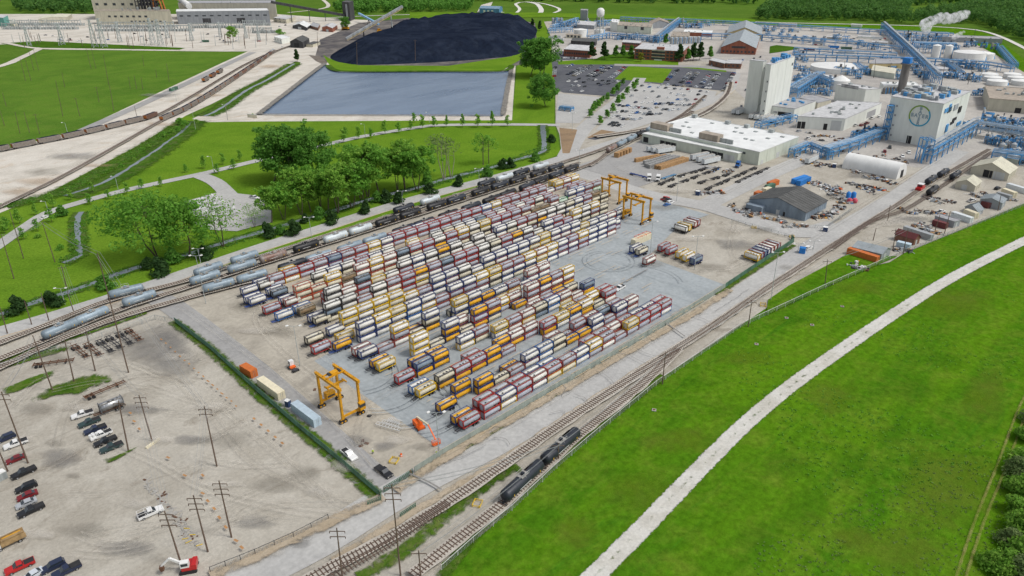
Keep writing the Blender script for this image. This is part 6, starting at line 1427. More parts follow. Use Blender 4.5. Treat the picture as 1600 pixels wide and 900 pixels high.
tank(1272, 1300, 125, 120, "low cream domed tank left of the cone roofed one", 2)
tank(1489.5, 1536.5, 94, 81, "large white tank at the right end of the plant", 2); tank(1521, 1551, 91.5, 83, "white tank half hidden behind the large right one", 2)
tank(1454, 1466.5, 91, 71, "tall white cylinder, left of the twin pair", 1.5); tank(1474, 1485, 91, 71.5, "tall white cylinder, right of the twin pair", 1.5)
tank(1487, 1492.5, 105, 94, "slim white vessel below the large right tank, left", .8); tank(1494.5, 1500, 102, 93.5, "slim white vessel below the large right tank, right", .8)
for i, (a, c, y) in enumerate(((1531, 1557, 122), (1537, 1563, 127), (1542, 1572, 132.5), (1568, 1593, 122), (1574, 1600, 127), (1580, 1608, 132.5))): tank(a, c, y, y-7, "low white tank in the block of six above the tan roof, %s of six" % ORD[i+1], 1.2, grp="six low white tanks")
tank(1454, 1481, 109, 0, "flat grey clarifier disc, upper", .5, "roof_pale", "clarifier", 2.); tank(1466, 1502, 118, 0, "flat grey clarifier disc, lower", .5, "roof_pale", "clarifier", 2.)
tank(896.5, 917, 57, 46, "white tank in front of the left plant, wider one", 1.5); tank(928, 944, 55, 46.5, "white tank under the water tower", 1.5)
for i in range(7): tank(1046.5+i*7, 1051.5+i*7, 69-.2*i, 59-.2*i, "grey silo in the row behind the office, %s from left" % ORD[i+1], 1.2, "pipe_grey", "silo", grp="row of grey silos")
for i in range(4): tank(862+i*4.4, 865.5+i*4.4, 37.5, 28.5, "grey vessel at the left plant corner, %s from left" % ORD[i+1], 1, "pipe_grey", "silo", grp="grey vessels at the plant corner")
for i, (x, y) in enumerate(((1560, 236), (1568, 232), (1578, 236), (1590, 233), (1584, 243), (1598, 242))): tank(x, x+8, y, y-11, "steel process vessel in the lower right pipework, %s from left" % ORD[i+1], 1.2, "pipe_grey", "process_vessel", grp="steel vessels in the right pipework")
for i in range(5): tank(1378+i*5, 1382.4+i*5, 147-.3*i, 138-.3*i, "grey vessel left of the dark chimney, %s from left" % ORD[i+1], 1, "stack_dark", "process_vessel", grp="vessels by the chimney")
c = G(1407, 146); b = MB(); b.cyl((0, 0, 0), (0, 0, 24), 3.3, 0, 18); A = b.mesh("shaft", ["stack_dark"]); b = MB(); b.cyl((0, 0, 24), (0, 0, 25), 4.8, 0, 18); b2 = MB(); b2.box(-3, 3, -3, 3, 25, 29.5)
put("process_column", "dark chimney like column with a bright blue cap box", "column", [("shaft", A), ("platform", b.mesh("platform", ["stack_dark"])), ("cap_box", b2.mesh("cap_box", ["box_blue"]))], (c.x, c.y, 0))
c = G(937, 56); hh = HT(c, 12); r_ = 5.2; P = []
b = MB(); b.lathe([(hh*.66, 1.5), (hh*.70, r_*.85), (hh*.76, r_), (hh*.92, r_), (hh*.98, r_*.6), (hh, .3)], (0, 0, 0), (0, 0, 1), 0, 24); P.append(("water_tank", b.mesh("water_tank", ["tank_paint"])))
for i in range(5): a = i*1.256; b = MB(); b.cyl((cos(a)*r_*1.15, sin(a)*r_*1.15, 0), (cos(a)*r_*.85, sin(a)*r_*.85, hh*.72), .4, 0, 8); P.append(("leg", b.mesh("leg", ["steel_pole"])))
b = MB(); b.cyl((0, 0, 0), (0, 0, hh*.68), .8, 0, 10)
for k in (.25, .48):
    for i in range(5): a, a2 = i*1.256, (i+1)*1.256; rr = r_*(1.15-.3*k/.72); b.bar((cos(a)*rr, sin(a)*rr, hh*k), (cos(a2)*rr, sin(a2)*rr, hh*k), .2)
P.append(("riser", b.mesh("riser", ["steel_pole"])))
put("water_tower", "white water tower on thin legs above the left plant", "water tower", P, (c.x, c.y, 0))
# ---------------------------------------------------------------- pipe racks
def rack(path, h, wd, label, step=8., pipes=5, lo=True, col="pipe_blue", pc=("pipe_pale", "pipe_grey"), roof=False, name="pipe_rack"):
    P = [G(*p) for p in path]; f = MB(); q = MB()
    for i in range(len(P)-1):
        d = P[i+1]-P[i]; L = d.length; d.normalize(); n = Vector((-d.y, d.x, 0)); k = max(1, int(L/step)); Z = Vector((0, 0, 1))
        for j in range(k+1):
            c = P[i]+d*(L*j/k)
            for s in (-1, 1): f.bar(c+n*s*wd/2, c+n*s*wd/2+Z*h, .45)
            f.bar(c-n*wd/2+Z*(h-.2), c+n*wd/2+Z*(h-.2), .4); f.bar(c-n*wd/2+Z*(h*.62), c+n*wd/2+Z*(h*.62), .35)
            if j < k and j % 2 == 0: f.bar(c+n*wd/2+Z*.2, c+d*(L/k)+n*wd/2+Z*(h*.62), .2); f.bar(c-n*wd/2+Z*.2, c+d*(L/k)-n*wd/2+Z*(h*.62), .2)
        for s in (-1, 1):
            for z_ in (h, h*.62): f.bar(P[i]+n*s*wd/2+Z*z_, P[i+1]+n*s*wd/2+Z*z_, .4)
            f.bar(P[i]+n*s*wd/2+Z*(h+1.1), P[i+1]+n*s*wd/2+Z*(h+1.1), .12)
        for j in range(pipes):
            o = (j-(pipes-1)/2)*wd/(pipes+.3); q.cyl(P[i]+n*o+Z*(h+.4), P[i+1]+n*o+Z*(h+.4), random.uniform(.14, .34), j % 2, 6)
            if lo: q.cyl(P[i]+n*o+Z*(h*.62+.4), P[i+1]+n*o+Z*(h*.62+.4), random.uniform(.14, .3), (j+1) % 2, 6)
        if roof: q.bar(P[i]+Z*(h+2.2), P[i+1]+Z*(h+2.2), wd*.4, 1, .2)
    put(name, label, "pipe rack", [("rack_frame", f.mesh("rack_frame", [col])), ("pipes", q.mesh("pipes", list(pc)))], (0, 0, 0))
rack([(1379, 47), (1420, 88), (1464, 134)], 9.5, 6, "long blue diagonal pipe gallery crossing the right plant", roof=True)
rack([(1058, 36), (1130, 40), (1200, 44), (1340, 53), (1488, 61)], 6.5, 5, "far blue pipe rack along the back fence of the plant", 14, 3)
rack([(1096, 62), (1190, 64), (1340, 76), (1408, 84)], 7.5, 4, "blue pipe rack crossing from the brick sheds to the diagonal gallery", 12, 3)
rack([(1240, 95), (1340, 98), (1460, 103), (1540, 108), (1580, 115)], 7, 5, "blue pipe rack running past the big round tank to the right tanks", 10, 4)
rack([(1240, 83), (1300, 87), (1400, 92)], 6, 4, "blue pipe rack above the big round tank", 12, 3)
rack([(1236, 155), (1272, 132), (1302, 143)], 9, 9, "blue elbow shaped pipe rack behind the white slab", 6, 7); rack([(1238, 145), (1282, 124)], 7, 6, "short blue pipe rack left of the cone roofed tank", 6, 5)
rack([(1288, 249), (1335, 234), (1388, 213)], 7, 5, "blue pipe bridge leading to the left side of the emblem block", 9, 5)
rack([(1446, 256), (1480, 235), (1524, 208)], 9, 5.5, "blue covered pipe bridge leading to the right side of the emblem block", 9, 5, roof=True)
rack([(1520, 212), (1650, 232)], 9, 9, "broad grey pipe bundle at the right edge below the tan roof", 9, 8, True, "pipe_grey", ("pipe_pale", "pipe_grey")); rack([(1548, 250), (1640, 262)], 6, 8, "blue pipe frame at the right edge above the pale shed", 6, 5)
rack([(1024, 68), (1042, 52), (1060, 38)], 8, 6, "blue diagonal rack in the left plant", 8, 4, roof=True); rack([(920, 66), (950, 60), (1022, 66)], 7, 5, "blue rack along the front of the left plant", 8, 4)
rack([(858, 52), (893, 50)], 6, 7, "blue rack at the left end of the left plant, lower", 7, 4); rack([(862, 48), (902, 35)], 7, 5, "blue rack at the left end of the left plant, upper", 8, 4); rack([(930, 42), (960, 40)], 8, 8, "blue frame between the water tower and the white block", 6, 4)
rack([(970, 35), (1060, 40)], 8, 6, "blue rack behind the pale process hall", 9, 4)
rack([(1183, 203), (1240, 190)], 5, 5, "blue dock frame in front of the low white hall", 7, 2, False); rack([(1236, 247), (1262, 236), (1296, 250)], 5.5, 4, "blue pipe frame at the right corner of the white warehouse", 7, 3)
rack([(1425, 82), (1490, 84)], 11, 14, "dense blue process frame around the twin cylinders", 6, 8); rack([(1440, 62), (1480, 64)], 9, 12, "dense blue process frame below the steam plume", 6, 6)
rack([(1476, 100), (1500, 118)], 4, 6, "bright blue stair frame over the clarifiers", 5, 4); rack([(1336, 108), (1350, 118)], 6, 6, "bright blue frame at the right rim of the big round tank", 5, 4)
rack([(1560, 78), (1585, 108)], 5, 5, "blue rack along the right plant fence", 8, 3)
rack([(1436, 250), (1446, 256)], 14, 5, "blue stair and hopper frame beside the doorway of the emblem block", 4, 2); rack([(876, 172), (894, 174)], 3, 6, "small blue steel frame on the gravel square", 4, 5)
rack([(1465, 150), (1510, 130)], 33, 4, "blue walkway rack on top of the emblem block", 12, 3) if False else None
# steam
m, nt, p = _nt("steam"); nt.nodes.remove(p); pv = nt.nodes.new("ShaderNodeVolumePrincipled"); pv.inputs["Color"].default_value = (.97, .97, .97, 1); pv.inputs["Anisotropy"].default_value = .2
tc = _noise(nt, .16, 5, .6, True); mr = nt.nodes.new("ShaderNodeMapRange"); mr.inputs[1].default_value = .40; mr.inputs[2].default_value = .75; mr.inputs[4].default_value = .55; nt.links.new(tc, mr.inputs[0]); nt.links.new(mr.outputs[0], pv.inputs["Density"]); nt.links.new(pv.outputs[0], nt.nodes["Material Output"].inputs["Volume"])
def plume(base, pts, label):
    c = G(*base); b = MB()
    for (x, y, r) in pts:
        q = c+RT*((x-base[0])/F*c.length); z_ = HT(c, y); b.lathe([(-r, r*.2), (-r*.6, r*.8), (0, r), (r*.6, r*.8), (r, r*.2)], (q.x, q.y, z_), (0, 0, 1), 0, 10)
    o = ob("steam_plume", b.mesh("steam_plume", ["steam"])); tag(o, label, "steam", kind="stuff")
plume((1443, 68), [(1443, 48, 5), (1442, 43, 6.5), (1440, 38, 7.5), (1445, 34, 6.5), (1451, 31, 6), (1457, 28, 6.5), (1464, 29, 7), (1471, 30, 6), (1476, 28, 6.5), (1482, 26, 6.5), (1487, 24, 6), (1490, 22, 4.5)], "large white steam plume drifting right from a plant vent")
plume((1492, 70), [(1489, 58, 3.2), (1492, 56, 3.6), (1496, 53, 3.2), (1499, 51, 2.4)], "small white steam puff right of the large plume")
# ---------------------------------------------------------------- power station and coal
random.seed(51)
B((152, 38), (150, 17), (147, 12), (266, 17), u=30).shell("wall_cream", "roof_tan").win('v', 9, 4, 6, 4, "window_dark", 60, 10).win('v', 7, 11, 14, 5, "window_dark", 20, 40).units(12, "vent_grey", "roof_unit", 3.).done("boiler_house", "cream front block of the power station")
B((150, 31), (148, -6), (146, -8), (224, -6), u=70).shell("wall_cream", "roof_tan", par=1).win('v', 6, 24, 28, 6).done("boiler_house", "taller cream block behind the front block of the power station")
b = MB(); g0 = G(205, 36); g1 = G(236, 36); d = (g1-g0); L = d.length; d.normalize(); n_ = Vector((-d.y, d.x, 0)); g0 = g0+n_*24; n_ = -n_ if n_.dot(FW) < 0 else n_
for i in range(7):
    for j in range(4):
        c = g0+d*L*i/6+n_*j*8; b.bar((c.x, c.y, 0), (c.x, c.y, 75), 1.3)
for z_ in range(26, 76, 6):
    for j in range(4): a = g0+n_*j*8; c = a+d*L; b.bar((a.x, a.y, z_), (c.x, c.y, z_), 1.)
    c0 = g0+d*L*.1+n_*8; c1 = g0+d*L*.9+n_*20; b.prism([c0, c0+d*L*.8, c0+d*L*.8+n_*10, c0+n_*10], z_, z_+3)
one("steel_framework", "dark steel boiler framework rising out of the power station", "boiler frame", b.mesh("steel_framework", ["wall_dark"]))
B((279, 38), (278, 18), (276, 15), (420, 16.5), u=45).shell("wall_grey", "roof_white", ribs=16).win('v', 2, 1, 9, 14, "wall_dark", 20, 20, "door").win('v', 12, 12, 14, 6).done("turbine_hall", "long grey turbine hall with a white eave line")
B((283, 31), (283, 5), (281, 3), (430, 4.5), u=60).shell("wall_beige", "roof_grey").units(6).done("upper_hall", "beige upper hall behind the grey turbine hall")
b = MB()
g = G(241, 33); g2 = G(260, 33)
for (a, c) in ((g, g.lerp(g2, .25)), (g2, g.lerp(g2, .75))): b.bar((a.x, a.y, 0), (c.x, c.y, 34), 2.); b.bar((a.x+8, a.y+8, 0), (c.x+8, c.y+8, 34), 2.)
for t, z_ in ((0, 8), (.12, 20), (.25, 34)): p, q = g.lerp(g2, t), g.lerp(g2, 1-t); b.bar((p.x, p.y, z_), (q.x, q.y, z_), 1.8)
mat("rust_orange", (.45, .16, .04), .7); one("crane_frame", "rust orange gantry frame before the power station", "gantry frame", b.mesh("crane_frame", ["rust_orange"]))
b = MB(); a = G(300, 33); c = G(262, 20); b.cyl((a.x, a.y, 24), (c.x, c.y, 52), 5, 0, 12); one("flue_duct", "white sloping flue duct on the power station roof", "duct", b.mesh("flue_duct", ["tank_paint"]))
for (b_, t_, l_, r_, wl, rf, gb, gh, nm, lab) in (
 ((448, 37), (448, 30.5), (427, 28), (461, 26), "wall_cream", "roof_pale", None, 0, "site_office", "cream two storey site office right of the substation"),
 ((441, 69), (441, 61), (428, 57.5), (453, 58), "wall_white", "roof_white", None, 0, "weigh_house", "white cabin beside the hopper train tracks"),
 ((480, 47.5), (480, 43), (457, 40), (486, 38), "wall_dark", "roof_white", 'v', 4, "workshop", "dark workshop with a white gable roof"),
 ((497, 48), (497, 43.5), (485, 40), (500, 38), "wall_brown", "roof_grey", None, 0, "lean_shed", "rusty open shed beside the dark workshop"),
 ((520, 50.5), (520, 44), (503, 42.5), (527, 39), "wall_brick", "roof_pale", 'v', 2.5, "brick_workshop", "orange brick workshop with pale gable roof"),
 ((474, 75.5), (475, 66), (453, 65), (483, 60), "wall_dark", "roof_dark", 'v', 3.5, "train_shed", "dark rail shed that the hopper track runs through"),
 ((489, 74), (489, 69.5), (478, 69), (500, 65.5), "wall_cream", "roof_dark", None, 0, "pump_house", "small cream pump house beside the rail shed"),
 ((391, 184), (391, 179), (386, 178.5), (401, 180), "wall_cream", "roof_white", None, 0, "pump_hut", "tiny tan hut at the left pond corner"),
 ((780, 22), (780, 14), (749, 13), (785, 10), "wall_steelblue", "roof_steelblue", 'u', 2, "blue_shed", "blue shed with pale doors beyond the coal heap"),
 ((548, 33), (549, 4), (534, 3), (552, 1.5), "wall_dark", "roof_dark", None, 0, "transfer_tower", "tall dark coal transfer tower"),
 ((106, 33), (106, 27), (60, 30), (112, 22), "wall_beige", "roof_cream", 'v', 2, "long_shed", "long tan shed with cream roof at the far left"),
 ((22, 42), (22, 38), (15, 36.5), (28, 36), "wall_cream", "roof_cream", None, 0, "cream_cabin", "small cream cabin at the far left edge"),
 ((9, 42), (9, 28), (-20, 26), (12, 24), "teal", "roof_pale", None, 0, "teal_block", "pale teal block cut by the left edge")):
    x = B(b_, t_, l_, r_).shell(wl, rf, gb, gh, .3)
    if nm == "site_office": x.win('u', 3, 5, 7, 3).win('u', 3, 1, 3, 3)
    if nm == "weigh_house": x.win('u', 3, 3, 5, 2)
    if nm == "train_shed": x.op('u', x.U*.3, x.U*.7, 0, x.h*.8, "door_dark", "doorway")
    if nm == "blue_shed": x.win('u', 3, 1, 6, 4, "wall_white", 10, 6, "door")
    if nm == "transfer_tower": x.op('u', x.U*.3, x.U*.55, 4, x.h*.9, "pipe_grey", "ladder_shaft")
    if nm in ("workshop", "brick_workshop"): x.op('u', x.U*.4, x.U*.62, 0, 3.5, "door_pale", "door")
    x.done(nm, lab)
def gallery(p, zp, q, zq, wd, ht, label, m, legs, name="conveyor", girder=None):
    a = Vector((p.x, p.y, zp)); c = Vector((q.x, q.y, zq)); P = []; b = MB(); b.bar(a, c, wd, 0, ht); P.append(("gallery", b.mesh("gallery", [m])))
    if girder:
        b = MB(); n = 14; d = (c-a); s = d.cross(Vector((0, 0, 1))).normalized()*wd*.5
        for k in (-1, 1):
            b.bar(a+s*k-Vector((0, 0, ht*.9)), c+s*k-Vector((0, 0, ht*.9)), .5)
            for i in range(n): b.bar(a+d*(i/n)+s*k-Vector((0, 0, ht*.9)), a+d*((i+.5)/n)+s*k, .3); b.bar(a+d*((i+.5)/n)+s*k, a+d*((i+1)/n)+s*k-Vector((0, 0, ht*.9)), .3)
        P.append(("girder", b.mesh("girder", [girder])))
    for t in legs:
        b = MB(); k = a.lerp(c, t); s = (c-a).cross(Vector((0, 0, 1))).normalized()*wd*.8
        b.bar((k.x+s.x, k.y+s.y, 0), (k.x, k.y, k.z-ht/2), .8); b.bar((k.x-s.x, k.y-s.y, 0), (k.x, k.y, k.z-ht/2), .8); b.bar((k.x-s.x*.6, k.y-s.y*.6, k.z*.4), (k.x+s.x*.6, k.y+s.y*.6, k.z*.4), .5); P.append(("trestle", b.mesh("trestle", ["steel_dark"])))
    put(name, label, "conveyor", P)
p = G(428, 36); q = G(540, 32); gallery(p, HT(p, 3), q, HT(q, 24), 5, 4, "dark covered conveyor sloping from power station to transfer tower", "wall_dark", (.25, .5, .72))
p = G(541, 63); q = G(632, 56); gallery(p, 2, q, HT(q, 10), 3.5, 3, "long pale stacker boom rising over the coal heap", "pipe_grey", (.3,), "stacker_boom", "wall_yellow")
p = G(562, 34); q = G(592, 42); gallery(p, 13, q, 4, 3, 2.5, "short pale conveyor curving down to the coal yard", "pipe_pale", (.5,))
c = G(614, 56); b = MB(); b.box(-5, 5, -4, 4, 3, 7); 
for x in (-4, 4):
    for y in (-3, 3): b.bar((x, y, 0), (x, y, 3), .9)
A = b.mesh("machine_house", ["pipe_grey"]); b = MB(); b.bar((0, 0, 7), (3, 3, 30), 1.); b.bar((3, 3, 30), (12, 10, 24), .6); b.bar((3, 3, 30), (-9, -6, 12), .5); put("stacker_machine", "grey stacker machine house and mast under the boom", "stacker", [("machine_house", A), ("mast", b.mesh("mast", ["steel_pole"]))], (c.x, c.y, 0), .4)
def dozer(px, py, label, a):
    g = G(px, py); b = MB(); b.box(-2.5, 2.5, -1.2, 1.2, 1, 2.6); b.box(-1.5, .5, -1, 1, 2.6, 4); A = b.mesh("body", ["crane_yellow"]); b = MB(); b.box(2.9, 3.3, -2.4, 2.4, .2, 1.9); Bm = b.mesh("blade", ["crane_yellow"]); P = [("body", A), ("blade", Bm)]
    for y in (-1.8, 1.25): b = MB(); b.sideprism([(-2.6, .4), (-2.2, 0), (2.2, 0), (2.6, .4), (2.2, 1.2), (-2.2, 1.2)], y, y+.55); P.append(("track", b.mesh("track", ["rubber"])))
    b = MB(); b.box(-1.4, .4, -1.02, 1.02, 2.9, 3.8); P.append(("cab_window", b.mesh("cab_window", ["glass_dark"]))); put("bulldozer", label, "bulldozer", P, (g.x, g.y, 0), a, sc=1.7)
dozer(593, 52, "yellow bulldozer beside the stacker", .5); dozer(541, 47, "yellow bulldozer in front of the dark tree", 2.)
# coal heap
g = [G(x, y) for x, y in ((516, 88), (545, 100), (600, 101), (690, 97), (760, 92), (812, 84), (834, 62), (832, 40), (760, 34), (640, 44), (560, 66))]
b = MB(); cen = sum(g, Vector())/len(g); N = 150; K = 34; ring = []
gx = smooth_line(g+[g[0]], 1e9); per = []
Ls = [(g[(i+1) % len(g)]-g[i]).length for i in range(len(g))]; tot = sum(Ls)
for k in range(N):
    s_ = tot*k/N; i = 0
    while s_ > Ls[i]: s_ -= Ls[i]; i += 1
    a0, a1, a2, a3 = g[i-1], g[i], g[(i+1) % len(g)], g[(i+2) % len(g)]; t = s_/Ls[i]
    per.append(.5*((2*a1)+(a2-a0)*t+(2*a0-5*a1+4*a2-a3)*t*t+(3*a1-a0-3*a2+a3)*t**3))
vs = []
for j in range(K+1):
    t = j/K
    for k in range(N):
        p = per[k].lerp(cen, t); gul = noise.noise(Vector((k*.55, t*1.2, 2)))*.5+noise.noise(Vector((k*1.3, t*2, 5)))*.35
        d_ = (p-per[k]).length; hgt = min(18+4*noise.noise(Vector((p.x*.012, p.y*.012, 1))), d_*.42)
        slope = max(0, 1-abs(t-.2)/.25); hgt += slope*gul*6.
        q = (p-cen); sc = noise.noise(Vector((p.x*.02, p.y*.02, 9))); hgt += 2.6*sc*(t > .3)
        f_ = (p-G(690, 60)); 
        hgt -= 11*math.exp(-((f_.dot(RT))/70)**2-((f_.dot(Vector((FW.x, FW.y, 0)).normalized()))/26)**2)*(t > .1)
        vs.append((p.x, p.y, max(-.05, hgt)))
b.add(vs, [(j*N+k, j*N+(k+1) % N, (j+1)*N+(k+1) % N, (j+1)*N+k) for j in range(K) for k in range(N)], 0, True)
gmat("coal", (.014, .020, .036), (.024, .032, .052), (.007, .009, .015), .03, .15, .6, .7, bump=.8, bs=.4, r=.95)
o = ob("coal_heap", b.mesh("coal_heap", ["coal"])); tag(o, "huge black coal heap with gullied flanks beside the pond", "coal heap")
sheet("puddle", "path_white", [(562, 97.5), (570, 94.5), (579, 94), (588, 97), (581, 99.3), (570, 99)], nz(.03))
# hopper cars
def hopper(col):
    P = []; L = 14.6; b = MB(); b.sideprism([(-L/2, 1.6), (-L/2+1.6, 1.0), (L/2-1.6, 1.0), (L/2, 1.6), (L/2, 3.9), (-L/2, 3.9)], -1.55, 1.55, 0)
    for i in range(13):
        x = -L/2+.3+i*(L-.6)/12
        for y in (-1.6, 1.6): b.box(x-.08, x+.08, y-.05, y+.05, 1.3, 3.85, 0)
    b.box(-L/2-.02, -L/2+.1, -1.5, 1.5, 1.7, 3.8, 1); b.box(L/2-.1, L/2+.02, -1.5, 1.5, 1.7, 3.8, 1)
    P.append(("hopper_body", b.mesh("hopper_body", [col, "rust_orange"]))); b = MB(); b.lathe([(-L/2+.3, .3), (-L/4, .7), (0, .55), (L/4, .75), (L/2-.3, .3)], (0, 0, 3.75), (1, 0, 0), 0, 10); P.append(("coal_load", b.mesh("coal_load", ["coal"])))
    b = MB(); b.box(-L/2-.5, L/2+.5, -.3, .3, .8, 1.1)
    for x in (-L/2+1.6, L/2-1.6):
        b.box(x-1.2, x+1.2, -.3, .3, .4, .82)
        for dx in (-.85, .85): b.cyl((x+dx, -.8, .5), (x+dx, .8, .5), .45, 0, 10)
    P.append(("underframe", b.mesh("underframe", ["steel_dark"]))); return P
mat("hopper_tan", (.27, .235, .205), .7, var=.3); mat("hopper_brown", (.20, .12, .09), .7, var=.3)
HP = [hopper("hopper_tan"), hopper("hopper_brown")]
def arcpos(P, s):
    i = 0
    while i < len(P)-2 and s > (P[i+1]-P[i]).length: s -= (P[i+1]-P[i]).length; i += 1
    d = P[i+1]-P[i]; return P[i]+d.normalized()*s, atan2(d.y, d.x)
def len_at(P, px, py):
    g_ = G(px, py); k = min(range(len(P)), key=lambda i: (P[i]-g_).length); return sum((P[i+1]-P[i]).length for i in range(k))
s0 = len_at(TH, 0, 238); s1 = len_at(TH, 243, 182); n = int((s1-s0)/16.2)
for i in range(n+1):
    p, a = arcpos(TH, s1-8-i*16.2); put("coal_hopper", "tan coal hopper wagon in the left hopper train, %s from its right end" % ORD[min(29, i+1)], "hopper wagon", HP[1 if i == 0 else 0], (p.x, p.y, .15), a, "coal hopper wagons")
s0 = len_at(TU, 252, 191); s1 = len_at(TU, 428, 83); n = int((s1-s0)/16.2)
for i in range(n):
    p, a = arcpos(TU, s0+8+i*16.2); put("coal_hopper", "coal hopper wagon in the train toward the rail shed, %s from near end" % (ORD[i+1] if i < 30 else "last"), "hopper wagon", HP[i % 2 if i > 9 else 0], (p.x, p.y, .15), a, "coal hopper wagons")
for i in range(3):
    g_ = G(322+i*11, 127-i*6.2); put("coal_hopper", "hopper wagon in the short string of three, %s from left" % ORD[i+1], "hopper wagon", HP[i % 2], (g_.x, g_.y, .15), atan2((G(345, 114)-G(322, 127)).y, (G(345, 114)-G(322, 127)).x), "coal hopper wagons")
c, a, L = seg((265, 144), (278, 139)); put("shipping_container", "dark green container beside the hopper tracks", "container", van_parts(12, "fence_green", False), c, a)
c, a, L = seg((316, 66), (327, 66)); put("shipping_container", "green container in the substation yard", "container", van_parts(9, "fence_green", False), c, a)
# substation steelwork
def gantry(px0, px1, y, yt, label):
    g0, g1 = G(px0, y), G(px1, y); h = HT(g0, yt); b = MB()
    for g_ in (g0, g1):
        for dx in (-.8, .8): b.bar((g_.x+dx, g_.y, 0), (g_.x+dx*.5, g_.y, h), .5)
        for k in range(6): b.bar((g_.x-.8, g_.y, h*k/6), (g_.x+.8, g_.y, h*(k+1)/6), .32)
    for z_ in (h*.8, h*.86): b.bar((g0.x, g0.y, z_), (g1.x, g1.y, z_), .6)
    n = 6; A = b.mesh("steelwork", ["steel_pole"]); b = MB()
    for i in range(1, n): q = g0.lerp(g1, i/n); b.cyl((q.x, q.y, h*.8), (q.x, q.y, h*.62), .18, 0, 6)
    b2 = MB()
    for i in range(1, n): q = g0.lerp(g1, i/n); b2.box(q.x-2.2, q.x+2.2, q.y-1.6, q.y+1.6, 0, 3.4); b2.cyl((q.x, q.y, 3.4), (q.x, q.y, 7.), .45, 0, 6); b2.box(q.x+5, q.x+8, q.y-9, q.y-7, 0, 4.2); b2.cyl((q.x-6, q.y+8, 0), (q.x-6, q.y+8, 6.5), .4, 0, 6)
    put("substation_gantry", label, "substation", [("steelwork", A), ("insulators", b.mesh("insulators", ["pipe_grey"])), ("switchgear", b2.mesh("switchgear", ["vent_grey"]))], (0, 0, 0), 0, "substation gantries")
k = 0
for row, (y, xs, hgt) in enumerate(((40, (2, 25, 50, 75, 100, 130), 10), (46, (5, 30, 60, 90, 120), 11), (43, (160, 185, 215, 245, 275), 10), (49, (150, 180, 212, 240, 270, 300), 11), (44, (300, 325, 350, 378), 9), (40, (380, 400, 418), 9), (52, (395, 412, 428), 10))):
    for i in range(len(xs)-1):
        k += 1
        if k > 60: break
        gantry(xs[i], xs[i+1]-3, y, y-hgt, "grey lattice switchyard gantry, %s from left in its line, %s line from the power station" % (ORD[i+1], ORD[row+1]))
def pylon(x, y, ty, label):
    g_ = G(x, y); h = HT(g_, ty); b = MB(); w0, w1 = h*.09, h*.015
    def c(k, t): w_ = w0+(w1-w0)*t; return Vector(((w_, w_), (-w_, w_), (-w_, -w_), (w_, -w_))[k]).to_3d()+Vector((0, 0, h*t))
    for k in range(4):
        b.bar(c(k, 0), c(k, 1), .5)
        for i in range(7): b.bar(c(k, i/7), c((k+1) % 4, (i+1)/7), .3)
    A = b.mesh("lattice", ["steel_pole"]); b = MB()
    for t in (.72, .84, .96): b.bar((-h*.13, -h*.13, h*t), (h*.13, h*.13, h*t), .5)
    put("transmission_pylon", label, "pylon", [("lattice", A), ("crossarms", b.mesh("crossarms", ["steel_pole"]))], (g_.x, g_.y, 0), 0, "pylons in the substation")
for i, (x, y, ty) in enumerate(((46, 72, 40), (98, 70, 36), (149, 74, 30), (163, 74, 28), (188, 66, 34), (240, 70, 28), (252, 72, 30), (262, 60, 32), (300, 64, 36), (345, 58, 34), (385, 60, 36), (405, 64, 40))): pylon(x, y, ty, "pale lattice pylon in the switchyard, %s from left" % ORD[i+1])
# ---------------------------------------------------------------- poles, lamps and wires
POLES = {}
def pole(x, y, tx, ty, label, arms=0, m="wood_pole", r=.17, grp=None, name="utility_pole", cat="utility pole"):
    g_ = G(x, y); h = HT(g_, ty); t = G(tx, ty, h); lean = (t-Vector((g_.x, g_.y, h))); 
    if lean.length > h*.08: lean = lean.normalized()*h*.08
    b = MB(); b.cyl((0, 0, -.1), (lean.x, lean.y, h), r, 0, 8, r*.6); P = [("pole_shaft", b.mesh("pole_shaft", [m]))]
    if arms:
        for k in range(arms):
            b = MB(); z_ = h-.9-k*1.5; w_ = 1.6
            dx, dy = (.7, -.72)
            b.bar((lean.x*z_/h-dx*w_, lean.y*z_/h-dy*w_, z_), (lean.x*z_/h+dx*w_, lean.y*z_/h+dy*w_, z_), .14)
            for s in (-1, 1): b.cyl((lean.x*z_/h+s*dx*w_, lean.y*z_/h+s*dy*w_, z_), (lean.x*z_/h+s*dx*w_, lean.y*z_/h+s*dy*w_, z_-.55), .08, 0, 6)
            P.append(("crossarm", b.mesh("crossarm", ["wood_pole"])))
    put(name, label, cat, P, (g_.x, g_.y, 0), 0, grp); POLES[(x, y)] = Vector((g_.x+lean.x, g_.y+lean.y, h))
LOT = [(82.5, 611, 51, 524, 0), (201, 582.5, 152, 395, 0), (116, 597.5, 106, 532, 1), (149, 580, 134, 517, 1), (44, 724, 2, 612, 2), (12.5, 737, -8, 690, 0), (339, 729, 319, 635, 2), (201, 706, 187, 626, 1), (237.5, 689, 217, 617, 3), (284, 884, 257, 799, 3), (325, 862.5, 302, 774, 3), (362, 840, 342, 751, 3)]
LL = ["leaning dark pole on the grass island", "tallest dark pole beside the chassis line", "shorter grey pole left of the tallest", "shorter grey pole nearest the chassis line", "dark pole by the red sedan", "dark pole at the left edge", "bare dark pole standing alone in the dirt", "dark pole behind the parked pickups", "dark pole with arms by the yellow beam", "armed pole by the excavator", "armed pole, middle of three at bottom", "armed pole, rightmost of three at bottom"]
for (x, y, tx, ty, a), lb in zip(LOT, LL): pole(x, y, tx, ty, lb, a, r=.22)
